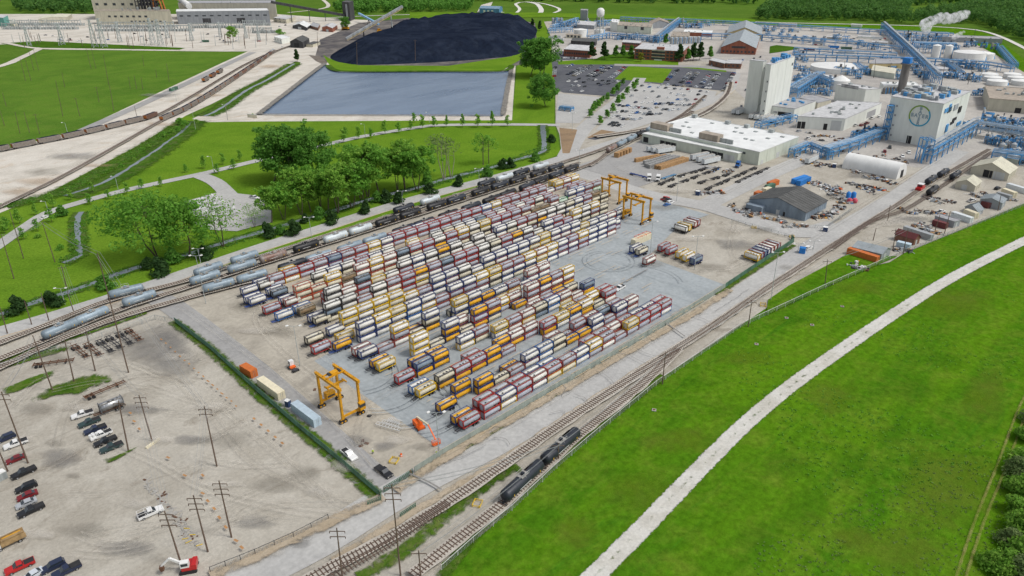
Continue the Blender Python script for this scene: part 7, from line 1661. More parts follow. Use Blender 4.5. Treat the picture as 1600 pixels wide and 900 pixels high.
for (x, y, tx, ty, a, lb) in ((535, 903, 526, 825, 2, "grey pole left of the tracks at the bottom edge"), (626, 900, 612, 757, 3, "tall grey pole between the near tracks"), (658, 906, 654, 860, 1, "short pole with cross arm beside the near spur"), (873, 722, 872, 692, 1, "short pole behind the two slate tank cars"), (1035, 600, 1040, 551, 1, "pole by the levee fence at the track switch"), (1169, 510, 1175, 469, 1, "pole by the levee fence right of the switch"), (1289, 445, 1292, 405, 1, "pole in the grass wedge"), (1364, 376, 1369, 356, 0, "pole behind the grey metal shed"), (1387, 345, 1391, 320, 0, "pole beside the perimeter rail bend"), (1411, 397, 1419, 357, 1, "pole in front of the maroon shed"), (1395, 392, 1400, 357, 1, "pole left of the maroon shed"), (1475, 367, 1485, 330, 1, "pole right of the grey flat shed"), (1461, 360, 1469, 335, 0, "pole left of the grey flat shed"), (1559, 330, 1564, 305, 0, "pole by the right end sheds"), (86, 410, 66, 347, 0, "dark pole on the lawn below the park road"), (37, 404, 15, 330, 0, "pole left of the lawn pole"), (22, 436, 2, 367, 0, "pole at the left edge of the lawn"), (50, 508, 38, 470, 0, "pole at the left end of the upper road"), (77, 503, 64, 458, 0, "pole beside the round roadside bush"), (116, 490, 105, 455, 0, "pole on the verge right of the roadside bush"), (12, 522, 0, 480, 0, "pole at the far left of the upper road"), (104, 450, 96, 415, 1, "armed pole beside the lower creek")):
    pole(x, y, tx, ty, lb, a, r=.2)
for i, (x, y, tx, ty) in enumerate(sorted(((160, 505, 125, 365), (195, 505, 155, 365), (212, 440, 178, 308), (242, 440, 207, 302), (570, 430, 535, 290), (600, 430, 570, 300), (680, 530, 645, 340), (980, 485, 978, 430), (1058, 512, 1040, 395), (855, 557, 838, 470), (893, 560, 882, 480), (712, 697, 687, 530), (620, 640, 600, 540), (500, 728, 470, 610), (393, 728, 360, 500), (185, 830, 150, 700), (248, 838, 218, 710), (125, 835, 95, 700), (40, 665, 15, 580), (28, 785, 0, 690), (405, 545, 388, 450), (815, 555, 803, 480), (900, 415, 890, 345), (1423, 750, 1410, 655), (855, 725, 840, 665)))):
    pole(x/4, y/4, tx/4, ty/4, "thin dark pole in the big pasture, %s from left" % ORD[i+1], 1 if i in (6, 8, 11, 14) else 0, r=.22, grp="poles in the pasture")
random.seed(61)
for i in range(60):
    x = random.uniform(20, 425); y = random.uniform(58, 77); h_ = random.uniform(12, 22)
    pole(x, y, x-3*(400-x)/400-1, y-h_, "%s pole standing in the substation yard" % ("dark" if i % 3 else "grey"), 0, "wood_pole" if i % 3 else "steel_pole", .38, "poles in the substation yard")
for i, (x, y, tx, ty) in enumerate(((1440, 146, 1444, 100), (1470, 140, 1476, 98), (1512, 132, 1520, 104), (1390, 118, 1392, 98), (1365, 122, 1368, 92), (1522, 60, 1524, 44), (1318, 116, 1320, 95))):
    pole(x, y, tx, ty, "slender dark mast in the plant, %s from emblem block" % ORD[i+1], 0, "steel_dark", .25, "masts in the plant", "light_mast", "mast")
def lamp(x, y, tx, ty, label, kind=0, grp="street lamps"):
    g_ = G(x, y); h = HT(g_, ty); b = MB(); b.cyl((0, 0, 0), (0, 0, h), .13, 0, 8, .08); P = [("lamp_post", b.mesh("lamp_post", ["steel_pole"]))]
    b = MB()
    for s in ((-1, 1) if kind else (-1,)): b.bar((0, 0, h), (s*1.3, -s*1.2, h+.25), .1)
    P.append(("lamp_arm", b.mesh("lamp_arm", ["steel_pole"])))
    for s in ((-1, 1) if kind else (-1,)): b = MB(); b.box(s*1.5-.45, s*1.5+.45, -s*1.4-.3, -s*1.4+.3, h+.15, h+.38); P.append(("lamp_head", b.mesh("lamp_head", ["tank_paint"])))
    put("street_lamp", label, "street lamp", P, (g_.x, g_.y, 0), 0, grp)
for i, (x, y, tx, ty, k) in enumerate(((314, 412.5, 306, 389, 1), (102, 476, 94, 451, 1), (487, 371, 480, 340, 1), (630, 327.5, 625, 299, 1), (749, 290, 745, 264, 1), (185, 297, 177, 276, 0), (335, 271, 329, 245, 0), (75, 329, 64, 315, 0), (571, 216, 568, 194, 0), (671, 192, 669, 176, 0), (306, 203, 301, 172, 0), (356, 188, 352, 164, 0), (106, 209, 102, 192, 0), (276, 158, 272, 138, 0))):
    lamp(x, y, tx, ty, "pale street lamp %s, %s from the left" % (("on the upper road verge" if k else "on the winding park road or field edge"), ORD[i+1]), k)
for x, y, tx, ty, lb in ((468.7, 572, 460, 510, "slim lamp mast beside the terminal tractor"), (686, 709, 683, 645, "slim lamp mast at the concrete pad corner by the fence"), (1204, 470, 1212, 395, "tall lamp mast between perimeter road and rails"), (1016, 397, 1020, 347, "lamp mast beside the beige container"), (1085, 422, 1089, 370, "lamp mast among the yellow tank trailers"), (1057, 315, 1060, 277, "lamp mast by the small car group"), (322, 475, 318, 400, "slim lamp mast at the tank car ends"), (905, 262, 903, 235, "lamp mast at the yard road mouth"), (894, 205, 894, 177, "lamp mast beside the bark bed"), (1270, 392, 1268, 377, "twin lamp post at the blue booth"), (1246, 396, 1246, 381, "lamp post left of the blue booth")): lamp(x, y, tx, ty, lb, 1, "yard lamp masts")
for x, y, ty, lb in ((649, 98, 62, "tall twin headed light pole before the coal heap, right"), (558, 102, 66, "tall light pole before the coal heap, left"), (497, 81, 50, "light pole by the rail shed")): pole(x, y, x-.5, ty, lb, 1, r=.3)
def wires(A, B_, n, label, sep=.7, sag=1.2):
    a, c = Vector(A), Vector(B_); d = (c-a); nn = Vector((-d.y, d.x, 0)).normalized(); b = MB()
    for k in range(n):
        o = nn*(k-(n-1)/2)*sep; prev = None
        for i in range(13):
            t = i/12; p = a.lerp(c, t)+o-Vector((0, 0, 4*sag*t*(1-t)+.7*(k % 2)))
            if prev is not None: b.cyl(prev, p, .035, 0, 4, cap=False)
            prev = p
    one("power_line", label, "power line", b.mesh("power_line", ["wire"]), grp if False else (0, 0, 0), 0, "overhead wires")
Q = lambda x, y: POLES[(x, y)]
wires(Q(284, 884), Q(237.5, 689), 4, "wires from the excavator pole up to the yellow beam pole"); wires(Q(325, 862.5), Q(339, 729), 3, "wires from the middle armed pole to the lone bare pole"); wires(Q(339, 729), Q(201, 582.5), 3, "wires from the lone bare pole to the tallest dark pole")
wires(Q(237.5, 689), Q(149, 580), 3, "wires from the yellow beam pole to the short grey pole"); wires(Q(149, 580), Q(104, 450), 4, "wires from the short grey pole toward the lower creek"); wires(Q(201, 582.5), Q(86, 410), 3, "wires from the tallest dark pole to the lawn pole")
wires(Q(626, 900), Q(873, 722), 4, "wires from the tall grey pole along the near spur"); wires(Q(873, 722), Q(1035, 600), 3, "wires from the short spur pole to the switch pole"); wires(Q(1035, 600), Q(1169, 510), 3, "wires along the levee fence right of the switch pole"); wires(Q(1169, 510), Q(1289, 445), 3, "wires from the levee fence into the grass wedge"); wires(Q(658, 906), Q(873, 722), 3, "wires from the short cross arm pole along the spur")
wires(Q(1289, 445), Q(1411, 397), 3, "wires from the grass wedge to the maroon shed"); wires(Q(86, 410), Q(22, 436), 3, "wires crossing the lawn at the left edge"); wires(Q(44, 724), Q(82.5, 611), 3, "wires from the red sedan pole to the leaning pole")
# ---------------------------------------------------------------- fences
def fence(path, h, post, panel, step, label, name="chain_fence", rail=None, solid=False):
    P = [G(*p) for p in path]; b = MB(); pb = MB()
    for i in range(len(P)-1):
        d = P[i+1]-P[i]; L = d.length; k = max(1, int(L/step)); d.normalize()
        for j in range(k+(i == len(P)-2)): q = P[i]+d*(L*j/k); pb.cyl((q.x, q.y, -.1), (q.x, q.y, h+.15), .07, 0, 6)
        pb.bar((P[i].x, P[i].y, h+.05), (P[i+1].x, P[i+1].y, h+.05), .09)
        if solid:
            n = Vector((-d.y, d.x, 0))*.02; b.prism([P[i]-n, P[i+1]-n, P[i+1]+n, P[i]+n], .08, h)
        else:
            nn = max(1, int(L/(1.1 if panel == "wire" else .45))); wt = .035 if panel == "wire" else .11
            for j in range(nn):
                q = P[i]+d*(L*j/nn); r_ = P[i]+d*(L*(j+1)/nn)
                b.bar((q.x, q.y, .1), (r_.x, r_.y, h), wt); b.bar((q.x, q.y, h), (r_.x, r_.y, .1), wt)
            for z_ in (.5, 1.0, 1.5): b.bar((P[i].x, P[i].y, z_), (P[i+1].x, P[i+1].y, z_), .025)
    put(name, label, "fence", [("posts", pb.mesh("posts", [post])), ("mesh_panel", b.mesh("mesh_panel", [panel]))])
fence([(648, 741), (692, 713), (777, 663), (860, 614), (960, 556.5), (1040, 509), (1133, 451)], 2.3, "fence_grey", "fence_grey", 3.5, "long grey green screened fence beside the nearest container row", solid=True)
fence([(1133, 451), (1185, 416), (1240, 379), (1236, 374)], 2.3, "fence_green", "fence_green", 3, "green screened fence along the east lot", solid=True)
fence([(274, 505), (330, 548), (400, 612), (470, 673), (530, 723), (594, 778)], 2.3, "fence_green", "fence_green", 3, "dark green mesh fence dividing dirt lot from container yard")
fence([(0, 578), (60, 558), (120, 540), (180, 521), (243, 500), (274, 505)], 2, "steel_pole", "wire", 4, "thin wire fence between near track and chassis line")
fence([(575, 793), (596, 786), (596, 774)], 2, "fence_green", "fence_green", 2.5, "short green fence corner beside the yard gate"); fence([(600, 771), (625, 756), (645, 742)], 2, "fence_green", "fence_green", 2.5, "open green mesh gate across the yard road", "gate")
fence([(626, 812), (650, 796)], 2, "fence_green", "fence_green", 3, "short mesh fence panel between road and rails")
fence([(330, 898), (400, 870), (460, 843), (514, 815)], 2.2, "steel_dark", "wire", 3, "wire fence at the bottom of the dirt lot")
fence([(690, 893), (740, 848), (800, 798), (870, 732), (937, 675), (1025, 603), (1157, 512), (1290, 450), (1410, 397)], 1.8, "rail_white", "wire", 5, "white railed levee fence along the grass edge", "levee_fence"); fence([(1410, 397), (1480, 369), (1600, 322), (1660, 298)], 2., "steel_pole", "wire", 4, "grey wire fence between work yard sheds and the levee")
fence([(1143, 348), (1175, 356), (1215, 368), (1236, 374)], 2., "steel_pole", "wire", 3, "wire fence along the cross road edge of the east lot"); fence([(300, 442), (420, 402), (560, 360), (700, 317), (840, 272), (880, 258)], 2.2, "steel_pole", "wire", 4, "tall wire fence beside the upper road"); fence([(1150, 330), (1190, 340), (1240, 356), (1290, 358), (1330, 330)], 1.8, "steel_pole", "wire", 4, "wire fence around the big grey shed")
b = MB(); P = [G(*p)+Vector((0, 1.7, 0)) for p in ((692, 713), (777, 663), (860, 614), (960, 556.5), (1040, 509), (1133, 451))]
for i in range(len(P)-1): b.bar((P[i].x, P[i].y, .3), (P[i+1].x, P[i+1].y, .3), .55, 0, .7)
o = ob("barrier_kerb", b.mesh("barrier_kerb", ["curb"])); o["kind"] = "structure"
# ---------------------------------------------------------------- small things
random.seed(71)
mat("barrier_yellow", (.75, .52, .05), .6); mat("concrete", (.46, .44, .40), .85, var=.3); mat("toilet_blue", (.04, .07, .16), .5)
def barricade(px, py, label):
    g_ = G(px, py); b = MB()
    for s in (-1, 1):
        for z_ in (.5, 1.0): b.box(-1.6, 1.6, s*1.4-.06, s*1.4+.06, z_, z_+.25); b.box(s*1.6-.06, s*1.6+.06, -1.3, 1.3, z_+.02, z_+.23)
        for t in (-1, 1): b.box(s*1.5-.1, s*1.5+.1, t*1.25-.1, t*1.25+.1, 0, 1.3)
    one("barricade", label, "barricade", b.mesh("barricade", ["barrier_yellow"]), (g_.x, g_.y, 0), .5, None, .72)
for x, y, lb in ((616, 722, "yellow square barricade on the dirt by the black pickup"), (746, 789, "yellow barricade beside the near spur"), (1192, 478, "yellow barricade by the tall lamp mast"), (1178, 357, "yellow barricade at the cross road verge"), (1237, 371, "yellow barricade at the corner of the green fence"), (605, 421 if False else 373, "yellow crossing block beside the tank car tracks")): barricade(x, y, lb)
def drum(px, py, label, m="lift_orange"):
    g_ = G(px, py); b = MB(); b.lathe([(0, .45), (.1, .45), (.12, .34), (1.1, .28), (1.15, .1)], (0, 0, 0), (0, 0, 1), 0, 12); b.lathe([(.5, .335), (.7, .32)], (0, 0, 0), (0, 0, 1), 1, 12); one("traffic_barrel", label, "traffic barrel", b.mesh("traffic_barrel", [m, "paint_white"]), (g_.x, g_.y, 0))
drum(627, 714, "orange traffic barrel by the yellow square barricade"); drum(642, 741, "orange traffic barrel at the yard gate")
def hut(px, py, label, m, w_=1.3, h_=2.4, a=.3, name="portable_toilet", roofm="tank_paint"):
    g_ = G(px, py); b = MB(); b.box(-w_/2, w_/2, -w_/2, w_/2, .08, h_); A = b.mesh("cabin", [m]); b = MB(); b.sideprism([(-w_/2-.05, h_+.002), (w_/2+.05, h_+.002), (0, h_+.3)], -w_/2-.05, w_/2+.05); R2 = b.mesh("cabin_roof", [roofm]); b = MB(); b.box(-w_*.3, w_*.3, -w_/2-.03, -w_/2-.004, .15, h_-.2); put(name, label, "cabin", [("cabin", A), ("cabin_roof", R2), ("cabin_door", b.mesh("cabin_door", [m]))], (g_.x, g_.y, 0), a)
hut(451, 636, "dark blue portable toilet between the two long containers", "toilet_blue"); hut(1289, 362, "dark blue portable toilet at the shed fence corner", "toilet_blue", 2); hut(1090, 305, "dark blue portable toilet with white roof by the chassis lines", "toilet_blue", 2); hut(1253, 396, "bright blue booth on the perimeter road", "box_blue", 2.4, 2.8, .3, "guard_booth", "box_blue"); hut(4, 748, "grey cabinet cut by the left edge of the lot", "vent_grey", 2, 2.2, .2, "utility_cabinet"); hut(1303, 262, "small dark cabinet beside the blue pipe frame", "toilet_blue", 2)
g_ = G(239, 694); b = MB(); b.box(-2.3, 2.3, -.4, .4, 0, .5); one("timber_beam", "pale yellow beam lying beside a dark pole", "beam", b.mesh("timber_beam", ["box_beige"]), g_, .35)
# excavator
g_ = G(296, 890); P = []
for y in (-1.5, .9): b = MB(); b.sideprism([(-1.9, .4), (-1.5, 0), (1.5, 0), (1.9, .4), (1.5, .95), (-1.5, .95)], y, y+.6); P.append(("track", b.mesh("track", ["rubber"])))
b = MB(); b.box(-1.9, 1.2, -1.35, 1.35, 1.0, 1.9); b.box(-1.9, -.9, -1.3, 1.3, 1.9, 2.3); P.append(("upper_body", b.mesh("upper_body", ["paint_red"])))
b = MB(); b.box(-.5, 1.3, .2, 1.35, 1.9, 3.3); P.append(("cab", b.mesh("cab", ["paint_white"]))); b = MB(); b.box(-.3, 1.1, .15, 1.4, 2.4, 3.1); P.append(("cab_window", b.mesh("cab_window", ["glass_dark"])))
b = MB(); b.bar((1.0, -.2, 1.8), (3.4, -.2, 4.0), .45); b.bar((3.4, -.2, 4.0), (5.4, -.2, 2.2), .35); P.append(("boom", b.mesh("boom", ["paint_white"]))); b = MB(); b.sideprism([(5.1, 2.3), (5.8, 2.1), (5.6, 1.0), (4.9, 1.2)], -.7, .3); P.append(("bucket", b.mesh("bucket", ["rusty"])))
put("excavator", "red and white tracked excavator at the foot of an armed pole", "excavator", P, g_, 2.6)
# stake truck at left edge
c, a, L = seg((-8, 862), (38, 840)); P = []; b = MB(); b.box(-1.6, 3.4, -1.2, 1.2, .9, 1.1)
for y in (-1.2, 1.2): b.box(-1.6, 3.4, y-.04, y+.04, 1.1, 2.2)
P.append(("stake_bed", b.mesh("stake_bed", ["wood_load"]))); b = MB(); b.box(-1.3, 3.1, -.8, .0, 1.1, 2.3, 0); b.box(-1., 2.8, .1, .7, 1.1, 2.1, 1); P.append(("load", b.mesh("load", ["wood_load", "crane_yellow"]))); b = MB(); b.box(-3.6, -1.7, -1.1, 1.1, .7, 2.4); P.append(("cab", b.mesh("cab", ["paint_white"])))
put("stake_truck", "white cabbed stake bed truck loaded with timber at the left edge", "truck", P+wheels4(6.4, 2.3, .45), c, a)
# rubble
b = MB()
for k in range(150):
    t = random.random(); g_ = G(228+82*t+random.uniform(-8, 8), 752+100*t+random.uniform(-10, 10)); a = random.uniform(0, 3); b.M = Matrix.Translation((g_.x, g_.y, 0)) @ Matrix.Rotation(a, 4, 'Z'); w_ = random.uniform(.2, .9); b.box(-w_, w_, -.2, .2, 0, random.uniform(.1, .35), 0 if k % 9 else 1)
b.M = None; o = ob("rubble", b.mesh("rubble", ["concrete", "rusty"])); tag(o, "line of broken concrete rubble and weeds in the dirt lot", "rubble", kind="stuff")
for i, (x, y) in enumerate(((292, 827), (301, 837), (290, 843), (312, 853), (295, 848))):
    g_ = G(x, y); b = MB(); b.cyl((-.7, 0, .3), (.7, 0, .3), .09, 0, 8); one("yellow_post", "yellow steel post lying on the rubble, %s from top" % ORD[i+1], "post", b.mesh("yellow_post", ["barrier_yellow"]), g_, -.9+i*.2)
# lattice sections by the crane
g_ = G(606, 673); b = MB()
for k in range(3):
    y0 = k*1.6
    for z_ in (.1, 1.1):
        for dy in (0, 1.2): b.bar((-4+k, y0+dy, z_), (4-k, y0+dy, z_), .14)
    for i in range(8): x = -4+k+i*(8-2*k)/8; b.bar((x, y0, .1), (x+1, y0, 1.1), .09); b.bar((x, y0+1.2, .1), (x+1, y0+1.2, 1.1), .09); b.bar((x, y0, 1.1), (x, y0+1.2, 1.1), .09)
one("lattice_mast", "pale steel lattice mast sections lying near the boom lift", "steel lattice", b.mesh("lattice_mast", ["rail_white"]), g_, -1.2)
for i, (x, y) in enumerate(((577, 651), (567, 690), (573, 694), (564, 698), (492, 610))):
    g_ = G(x, y); b = MB(); n = 14; b.lathe([(0, .55), (.12, .75), (.3, .75), (.42, .55)], (0, 0, 0), (0, 0, 1), 0, n) if i == 0 else b.box(-.6, .6, -.4, .4, 0, .4); one("old_tyre" if i == 0 else "scrap_lump", "dark %s lying on the dirt by the gantry crane, %s from it" % ("tyre" if i == 0 else "scrap lump", ORD[i+1]), "scrap", b.mesh("scrap", ["rubber" if i == 0 else "rusty"]), g_, i)
for i, (x, y) in enumerate(((1022, 641), (1182, 538), (1278, 438), (1316, 479), (1229, 497), (1269, 508), (1160, 538), (1160, 537))[:6]):
    g_ = G(x, y); b = MB(); b.box(-.6, .6, -.6, .6, 0, .2); b.box(-.35, .35, -.35, .35, .2, .26, 1); one("well_cover", "square concrete well cover set in the levee grass, %s from the track switch" % ORD[i+1], "well cover", b.mesh("well_cover", ["concrete", "rusty"]), g_, .5)
# lumber stacks and crates before the warehouse
def stack(r, f, w_, h_, m, label):
    c, a, L = seg(r, f); b = MB(); n = max(2, int(L/2.4)); k = max(1, int(h_/.9))
    for i in range(n):
        for j in range(k): b.box(-L/2+i*L/n+.06, -L/2+(i+1)*L/n-.06, -w_/2+random.uniform(-.08, .08), w_/2, .1+j*h_/k, .1+(j+1)*h_/k-.12)
        for j in range(k): b.box(-L/2+i*L/n+.5, -L/2+i*L/n+.7, -w_/2, w_/2, j*h_/k-.02+.0, j*h_/k+.1)
    one("lumber_stack", label, "lumber", b.mesh("lumber_stack", [m]), c, a, "lumber stacks on the warehouse apron")
for i, (r, f, m) in enumerate((((1030, 247), (992, 254), "timber_fresh"), ((1040, 247), (1012, 255), "timber_fresh"), ((1046, 247), (1006, 258), "timber_grey"), ((1054, 248), (1008, 262), "timber_grey"), ((1060, 249), (1013, 264), "timber_grey"), ((1068, 251), (1024, 265), "timber_fresh"), ((1074, 252), (1030, 266), "timber_fresh"))): stack(r, f, 2., 2.6, m, "%s lumber stack on the warehouse apron, %s from left" % ("brown" if m == "timber_fresh" else "grey", ORD[i+1]))
for i in range(5):
    g_ = G(964+i*4.6, 246-i*1.9); b = MB(); b.box(-1.5, 1.5, -1.5, 1.5, .15, 3.2)
    for x in (-1.2, 0, 1.2): b.box(x-.1, x+.1, -1.5, 1.5, 0, .15); b.box(x-.08, x+.08, -1.55, -1.5, .15, 3.2)
    one("wood_crate", "big brown wooden crate on the warehouse apron, %s from left" % ORD[i+1], "crate", b.mesh("wood_crate", ["timber_fresh"]), g_, .3, "wooden crates")
# red locomotive, orange rack, vans by the sheds
p, a = near_track(TA, 1438, 299); b = MB(); b.box(-3.5, 3.5, -1.4, 1.4, 1., 2.4); b.box(-1.6, 1.4, -1.3, 1.3, 2.4, 3.9); A = b.mesh("hood", ["paint_red"]); b = MB(); b.box(-1.8, 1.6, -1.45, 1.45, 3.9, 4.1); Rf = b.mesh("cab_roof", ["paint_white"]); b = MB(); b.box(-1.65, 1.45, -1., 1., 2.8, 3.6); Wn = b.mesh("cab_window", ["glass_dark"]); b = MB()
for x in (-2.3, 2.3): b.cyl((x, -.8, .6), (x, .8, .6), .5, 0, 12)
b.box(-3.3, 3.3, -1., 1., .6, 1.); put("rail_mover", "red and white rail mover in front of the dark tank cars", "locomotive", [("hood", A), ("cab_roof", Rf), ("cab_window", Wn), ("chassis", b.mesh("chassis", ["steel_dark"]))], (p.x, p.y, .1), a)
van(van_parts(13, "box_orange", False), (1324, 396), (1371, 411), "long orange rack container in front of the grey metal shed", "orange_rack", "container")
for r, f, c, lb in (((1400, 386), (1421, 391), "box_blue_pale", "pale blue container before the maroon shed"), ((1412, 362), (1455, 376), "box_grey", "long grey trailer beside the maroon shed"), ((1487, 339), (1517, 349), "box_white", "white trailer right of the grey flat shed"), ((1507, 335), (1525, 342), "box_beige", "tan container behind the white trailer"), ((1534, 322), (1545, 326), "box_maroon", "dark red container between grey sheds"), ((1573, 294), (1606, 304), "box_white", "white roofed cabin at the right edge"), ((1566, 302), (1585, 309), "box_beige", "cream trailer left of the white cabin"), ((1557, 308), (1578, 314), "box_grey", "dark grey container below the cream trailer"), ((1457, 352), (1478, 358), "box_maroon", "rusty red container left of the grey flat shed"), ((1193, 303), (1202, 300), "box_beige", "beige container behind the big grey shed, near"), ((1197, 298), (1208, 294), "fence_green", "green container behind the big grey shed"), ((1200, 293), (1214, 288), "box_orange", "orange container behind the big grey shed"), ((1180, 309), (1187, 306), "box_orange", "orange red container at left of the big grey shed")):
    c_, a, L = seg(r, f); put("shipping_container", lb, "container", van_parts(max(4., L), c, False), c_, a)
for i, (x, y, c) in enumerate(((1258, 66, "box_white"), (1276, 70, "box_white"), (1300, 76, "box_blue"), (1320, 78, "fence_green"), (1285, 78, "box_white"), (1240, 50, "box_white"), (1306, 58, "box_white"), (1330, 68, "box_white"), (1350, 56, "box_white"), (1262, 80, "box_maroon"), (1368, 62, "box_white"), (1222, 60, "box_white"), (868, 60, "box_white"), (872, 64, "box_white"), (862, 61, "box_white"))):
    c_, a, L = seg((x-4, y), (x+8, y+.6)); put("box_trailer", "%s trailer parked in the far plant yard, %s from the brick sheds" % ({"box_white": "white", "box_blue": "blue", "fence_green": "green", "box_maroon": "dark red"}[c], ORD[i+1]), "trailer", van_parts(12, c), c_, a, "trailers in the plant yard")
# clutter of the equipment yard: each heap its own thing
CL_M = ["rusty", "steel_dark", "steel", "concrete", "timber_fresh", "crane_yellow", "box_blue", "paint_white", "lift_orange", "pipe_grey"]
def heap(px, py, label, rad=3., n=14):
    g_ = G(px, py); b = MB()
    for k in range(n):
        x, y = random.gauss(0, rad*.45), random.gauss(0, rad*.3); b.M = Matrix.Translation((x, y, 0)) @ Matrix.Rotation(random.uniform(0, 3.1), 4, 'Z'); m = random.choice((0, 0, 0, 1, 1, 1, 1, 2, 2, 3, 3, 3, 4, 7, 9, 9, 9, random.choice((5, 6, 8, 7)))); s = random.random()
        if s < .4: b.box(-random.uniform(.3, 1.4), random.uniform(.3, 1.4), -.5, random.uniform(.2, .6), 0, random.uniform(.3, 1.3), m)
        elif s < .75: b.cyl((-random.uniform(1, 2.6), 0, .25), (random.uniform(1, 2.6), 0, .25), random.uniform(.1, .25), m, 7)
        else: b.cyl((0, 0, 0), (0, 0, random.uniform(.6, 1.3)), random.uniform(.3, .6), m, 9)
    b.M = None; one("equipment_heap", label, "equipment", b.mesh("equipment_heap", CL_M), (g_.x, g_.y, 0), random.uniform(0, 3), "heaps in the equipment yard")
k = 0
for (x0, y0, x1, y1, n, rad, lb) in ((1262, 284, 1318, 300, 11, 4.5, "behind the big grey shed"), (1296, 300, 1325, 318, 9, 4, "right of the big grey shed"), (1318, 262, 1400, 288, 14, 3., "below the white fabric shelter"), (1330, 290, 1378, 300, 9, 3.2, "beside the perimeter road bend"), (1140, 326, 1170, 336, 5, 3, "left of the big grey shed"), (1160, 330, 1190, 336, 6, 1.6, "in front of the grey lean to"), (1196, 344, 1260, 356, 8, 1.8, "along the shed fence"), (1270, 345, 1315, 322, 9, 2.6, "along the shed corner drain"), (1250, 248, 1300, 262, 8, 2.4, "in front of the blue pipe frame"), (1430, 352, 1470, 366, 8, 2.5, "between the levee sheds"), (1400, 325, 1475, 340, 7, 2.2, "beside the perimeter rails"), (1440, 308, 1490, 318, 6, 2.4, "near the small beige shed"), (1310, 240, 1420, 252, 9, 2.4, "below the emblem block"), (1260, 212, 1320, 222, 8, 2., "outside the long low hall"), (1100, 262, 1145, 270, 5, 2, "at the warehouse foot"), (1085, 300, 1130, 304, 7, 2, "at the end of the chassis lines"), (1395, 385, 1420, 396, 4, 2, "before the maroon shed"), (1325, 415, 1350, 422, 3, 3, "below the orange rack"), (1340, 300, 1350, 330, 0, 2, ""), (1500, 296, 1590, 318, 8, 2.2, "around the right end cabins")):
    for i in range(n):
        t = (i+.5)/n; heap(x0+(x1-x0)*t+random.uniform(-4, 4), y0+(y1-y0)*t+random.uniform(-5, 5), "heap of mixed gear %s, %s in line" % (lb, ORD[i+1]), rad)
for i, (x, c) in enumerate(((1325, "box_blue"), (1333, "box_blue"))):
    g_ = G(x, 310); b = MB(); b.lathe([(0, 1.2), (3, 1.2), (3.6, .5)], (0, 0, 0), (0, 0, 1), 0, 14); one("hopper_bin", "upright blue bin in the equipment yard, %s of two" % ORD[i+1], "bin", b.mesh("hopper_bin", [c]), g_)
    g_ = G(x+2, 317); b = MB(); b.lathe([(0, .4), (.4, 1.3), (1.6, 1.4), (2.4, .8)], (0, 0, 0), (0, 0, 1), 0, 14); mat("pink_red", (.60, .10, .14)) if "pink_red" not in MAT else 0; one("bulb_tank", "pinkish red round vessel below the blue bins, %s of two" % ORD[i+1], "vessel", b.mesh("bulb_tank", ["pink_red"]), g_)
# process skids packed round the racks of the plant
SK_M = ["pipe_blue", "pipe_pale", "pipe_grey", "vent_grey", "tank_paint", "steel_dark", "wall_beige", "stack_dark"]
def skid(px, py, label, k=1.):
    g_ = G(px, py); b = MB()
    for j in range(4):
        for s in (-1, 1): b.bar((s*3*k, (j-1.5)*2*k, 0), (s*3*k, (j-1.5)*2*k, 6*k), .35, 0)
        b.bar((-3*k, (j-1.5)*2*k, 6*k), (3*k, (j-1.5)*2*k, 6*k), .35, 0); b.bar((-3*k, (j-1.5)*2*k, 3*k), (3*k, (j-1.5)*2*k, 3*k), .3, 0)
    for s in (-1, 1):
        for z_ in (3, 6): b.bar((s*3*k, -3*k, z_*k), (s*3*k, 3*k, z_*k), .35, 0)
    for j in range(9):
        x, y = random.uniform(-3, 3)*k, random.uniform(-3, 3)*k; z_ = random.choice((0, 0, 3.1*k, 6.1*k)); m = random.choice((2, 2, 3, 3, 4, 5, 6, 7, 1))
        if random.random() < .5: b.cyl((x, y, z_), (x, y, z_+random.uniform(1.5, 4)*k), random.uniform(.4, 1.1)*k, m, 9)
        else: b.box(x-.9*k, x+.9*k, y-.7*k, y+.7*k, z_, z_+random.uniform(.8, 2.2)*k, m)
    one("process_skid", label, "process frame", b.mesh("process_skid", SK_M), (g_.x, g_.y, 0), random.choice((0, .1, pi/2)), "process frames in the plant")
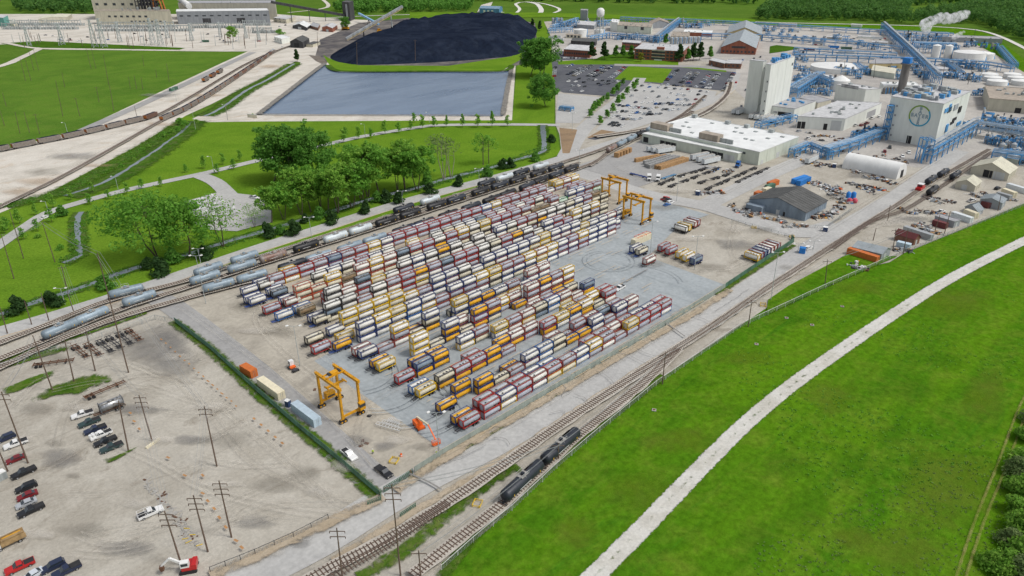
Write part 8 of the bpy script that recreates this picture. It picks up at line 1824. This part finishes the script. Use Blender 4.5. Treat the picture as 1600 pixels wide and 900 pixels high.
for (x0, y0, x1, y1, n, k, lb) in ((1412, 100, 1450, 128, 6, 1., "right of the diagonal gallery foot"), (1425, 74, 1500, 80, 8, 1.2, "around the twin white cylinders"), (1395, 62, 1470, 68, 7, 1.2, "under the steam plume"), (1536, 190, 1600, 205, 7, 1., "at right edge under the tan roof"), (1540, 222, 1604, 236, 8, 1., "among the steel vessels at right"), (1566, 244, 1604, 256, 4, .9, "behind the large beige shed"), (1238, 126, 1300, 136, 7, 1., "behind the white slab"), (1240, 140, 1296, 152, 6, .9, "beside the white slab foot"), (866, 44, 950, 40, 9, 1.3, "at left plant end"), (960, 62, 1046, 66, 9, 1.1, "before the pale process hall"), (1060, 44, 1110, 42, 6, 1.3, "behind the long brick shed"), (1378, 96, 1410, 128, 5, .9, "beside the yellow hall"), (1500, 104, 1540, 112, 5, 1., "beside the clarifiers"), (1240, 88, 1262, 100, 3, 1., "left of the big round tank"), (1350, 108, 1358, 120, 2, .9, "right of the big round tank"), (1180, 46, 1240, 52, 5, 1., "behind the farther metal gable"), (1516, 150, 1545, 150, 3, .9, "right of the emblem block"), (1396, 150, 1398, 140, 2, .7, "behind the emblem block"), (1470, 120, 1530, 128, 6, 1., "above the emblem block roof"), (1300, 112, 1350, 124, 4, .9, "below the big round tank"), (1196, 56, 1290, 66, 7, 1., "in the far plant yard"), (1300, 62, 1370, 78, 6, 1., "left of the diagonal gallery"), (1545, 200, 1600, 218, 7, 1., "under the broad pipe bundle"), (1500, 72, 1560, 76, 4, 1., "behind the large right tank"), (1488, 206, 1520, 200, 4, .9, "at the covered bridge head"), (1330, 218, 1370, 206, 4, .7, "under the left pipe bridge"), (1240, 104, 1262, 118, 3, .9, "at left rim of the big round tank")):
    for i in range(n):
        t = (i+.5)/n; skid(x0+(x1-x0)*t+random.uniform(-3, 3), y0+(y1-y0)*t+random.uniform(-1.5, 1.5), "blue process frame %s, %s in line" % (lb, ORD[i+1]), k*random.uniform(.7, 1.15))
# white sheeted rows at the park lot
for i in range(7):
    p = G(293+i*12.5, 327+i*3.4-(i % 2)*2); q = G(306+i*11.5, 318+i*2.5)
for i in range(6):
    c, a, L = seg((291+i*8, 326+i*4.6), (333+i*8.5, 311+i*4.9)); b = MB(); b.sideprism([(-L/2, .1), (L/2, .1), (L/2, 2.2), (-L/2, 2.2)], -1.1, 1.1); b.cyl((-L/2, 0, 2.0), (L/2, 0, 2.0), 1.1, 0, 12); one("sheeted_row", "long white sheeted row in the park lot, %s from top" % ORD[i+1], "covered row", b.mesh("sheeted_row", ["roof_pale"]), c, a, "white sheeted rows")
c, a, L = seg((392, 309), (404, 312)); put("flatbed_truck", "small white flatbed truck in the park lot", "truck", pickup_parts("white", "cover", 6.5, 2.2), c, a)
# ---------------------------------------------------------------- light
W = bpy.data.worlds.new("World"); S.world = W; W.use_nodes = True
nt = W.node_tree; bg = nt.nodes["Background"]
sky = nt.nodes.new("ShaderNodeTexSky"); sky.sky_type = 'NISHITA'; sky.sun_disc = False
SUN_EL, SUN_AZ = radians(56), radians(-62)
sky.sun_elevation = SUN_EL; sky.sun_rotation = pi/2-SUN_AZ; sky.dust_density = 3.0; sky.air_density = 1.0; sky.ozone_density = 2.0
hs = nt.nodes.new("ShaderNodeHueSaturation"); hs.inputs["Saturation"].default_value = .35
nt.links.new(sky.outputs[0], hs.inputs["Color"]); nt.links.new(hs.outputs[0], bg.inputs["Color"])
bg.inputs["Strength"].default_value = .125
sl = bpy.data.lights.new("sun", 'SUN'); sl.energy = 1.5; sl.angle = radians(11); sl.color = (1, .965, .91)
so = bpy.data.objects.new("sun", sl); COL.objects.link(so)
d = Vector((cos(SUN_EL)*cos(SUN_AZ), cos(SUN_EL)*sin(SUN_AZ), sin(SUN_EL)))
so.rotation_euler = d.to_track_quat('Z', 'Y').to_euler(); so.location = (0, 0, 300)
S.view_settings.view_transform = 'Standard'; S.view_settings.look = 'None'; S.view_settings.exposure = 0.20; S.view_settings.gamma = 1
S.cycles.max_bounces = 8; S.cycles.volume_bounces = 6; S.cycles.diffuse_bounces = 2; S.cycles.glossy_bounces = 2; S.cycles.transparent_max_bounces = 8
S.cycles.use_denoising = True
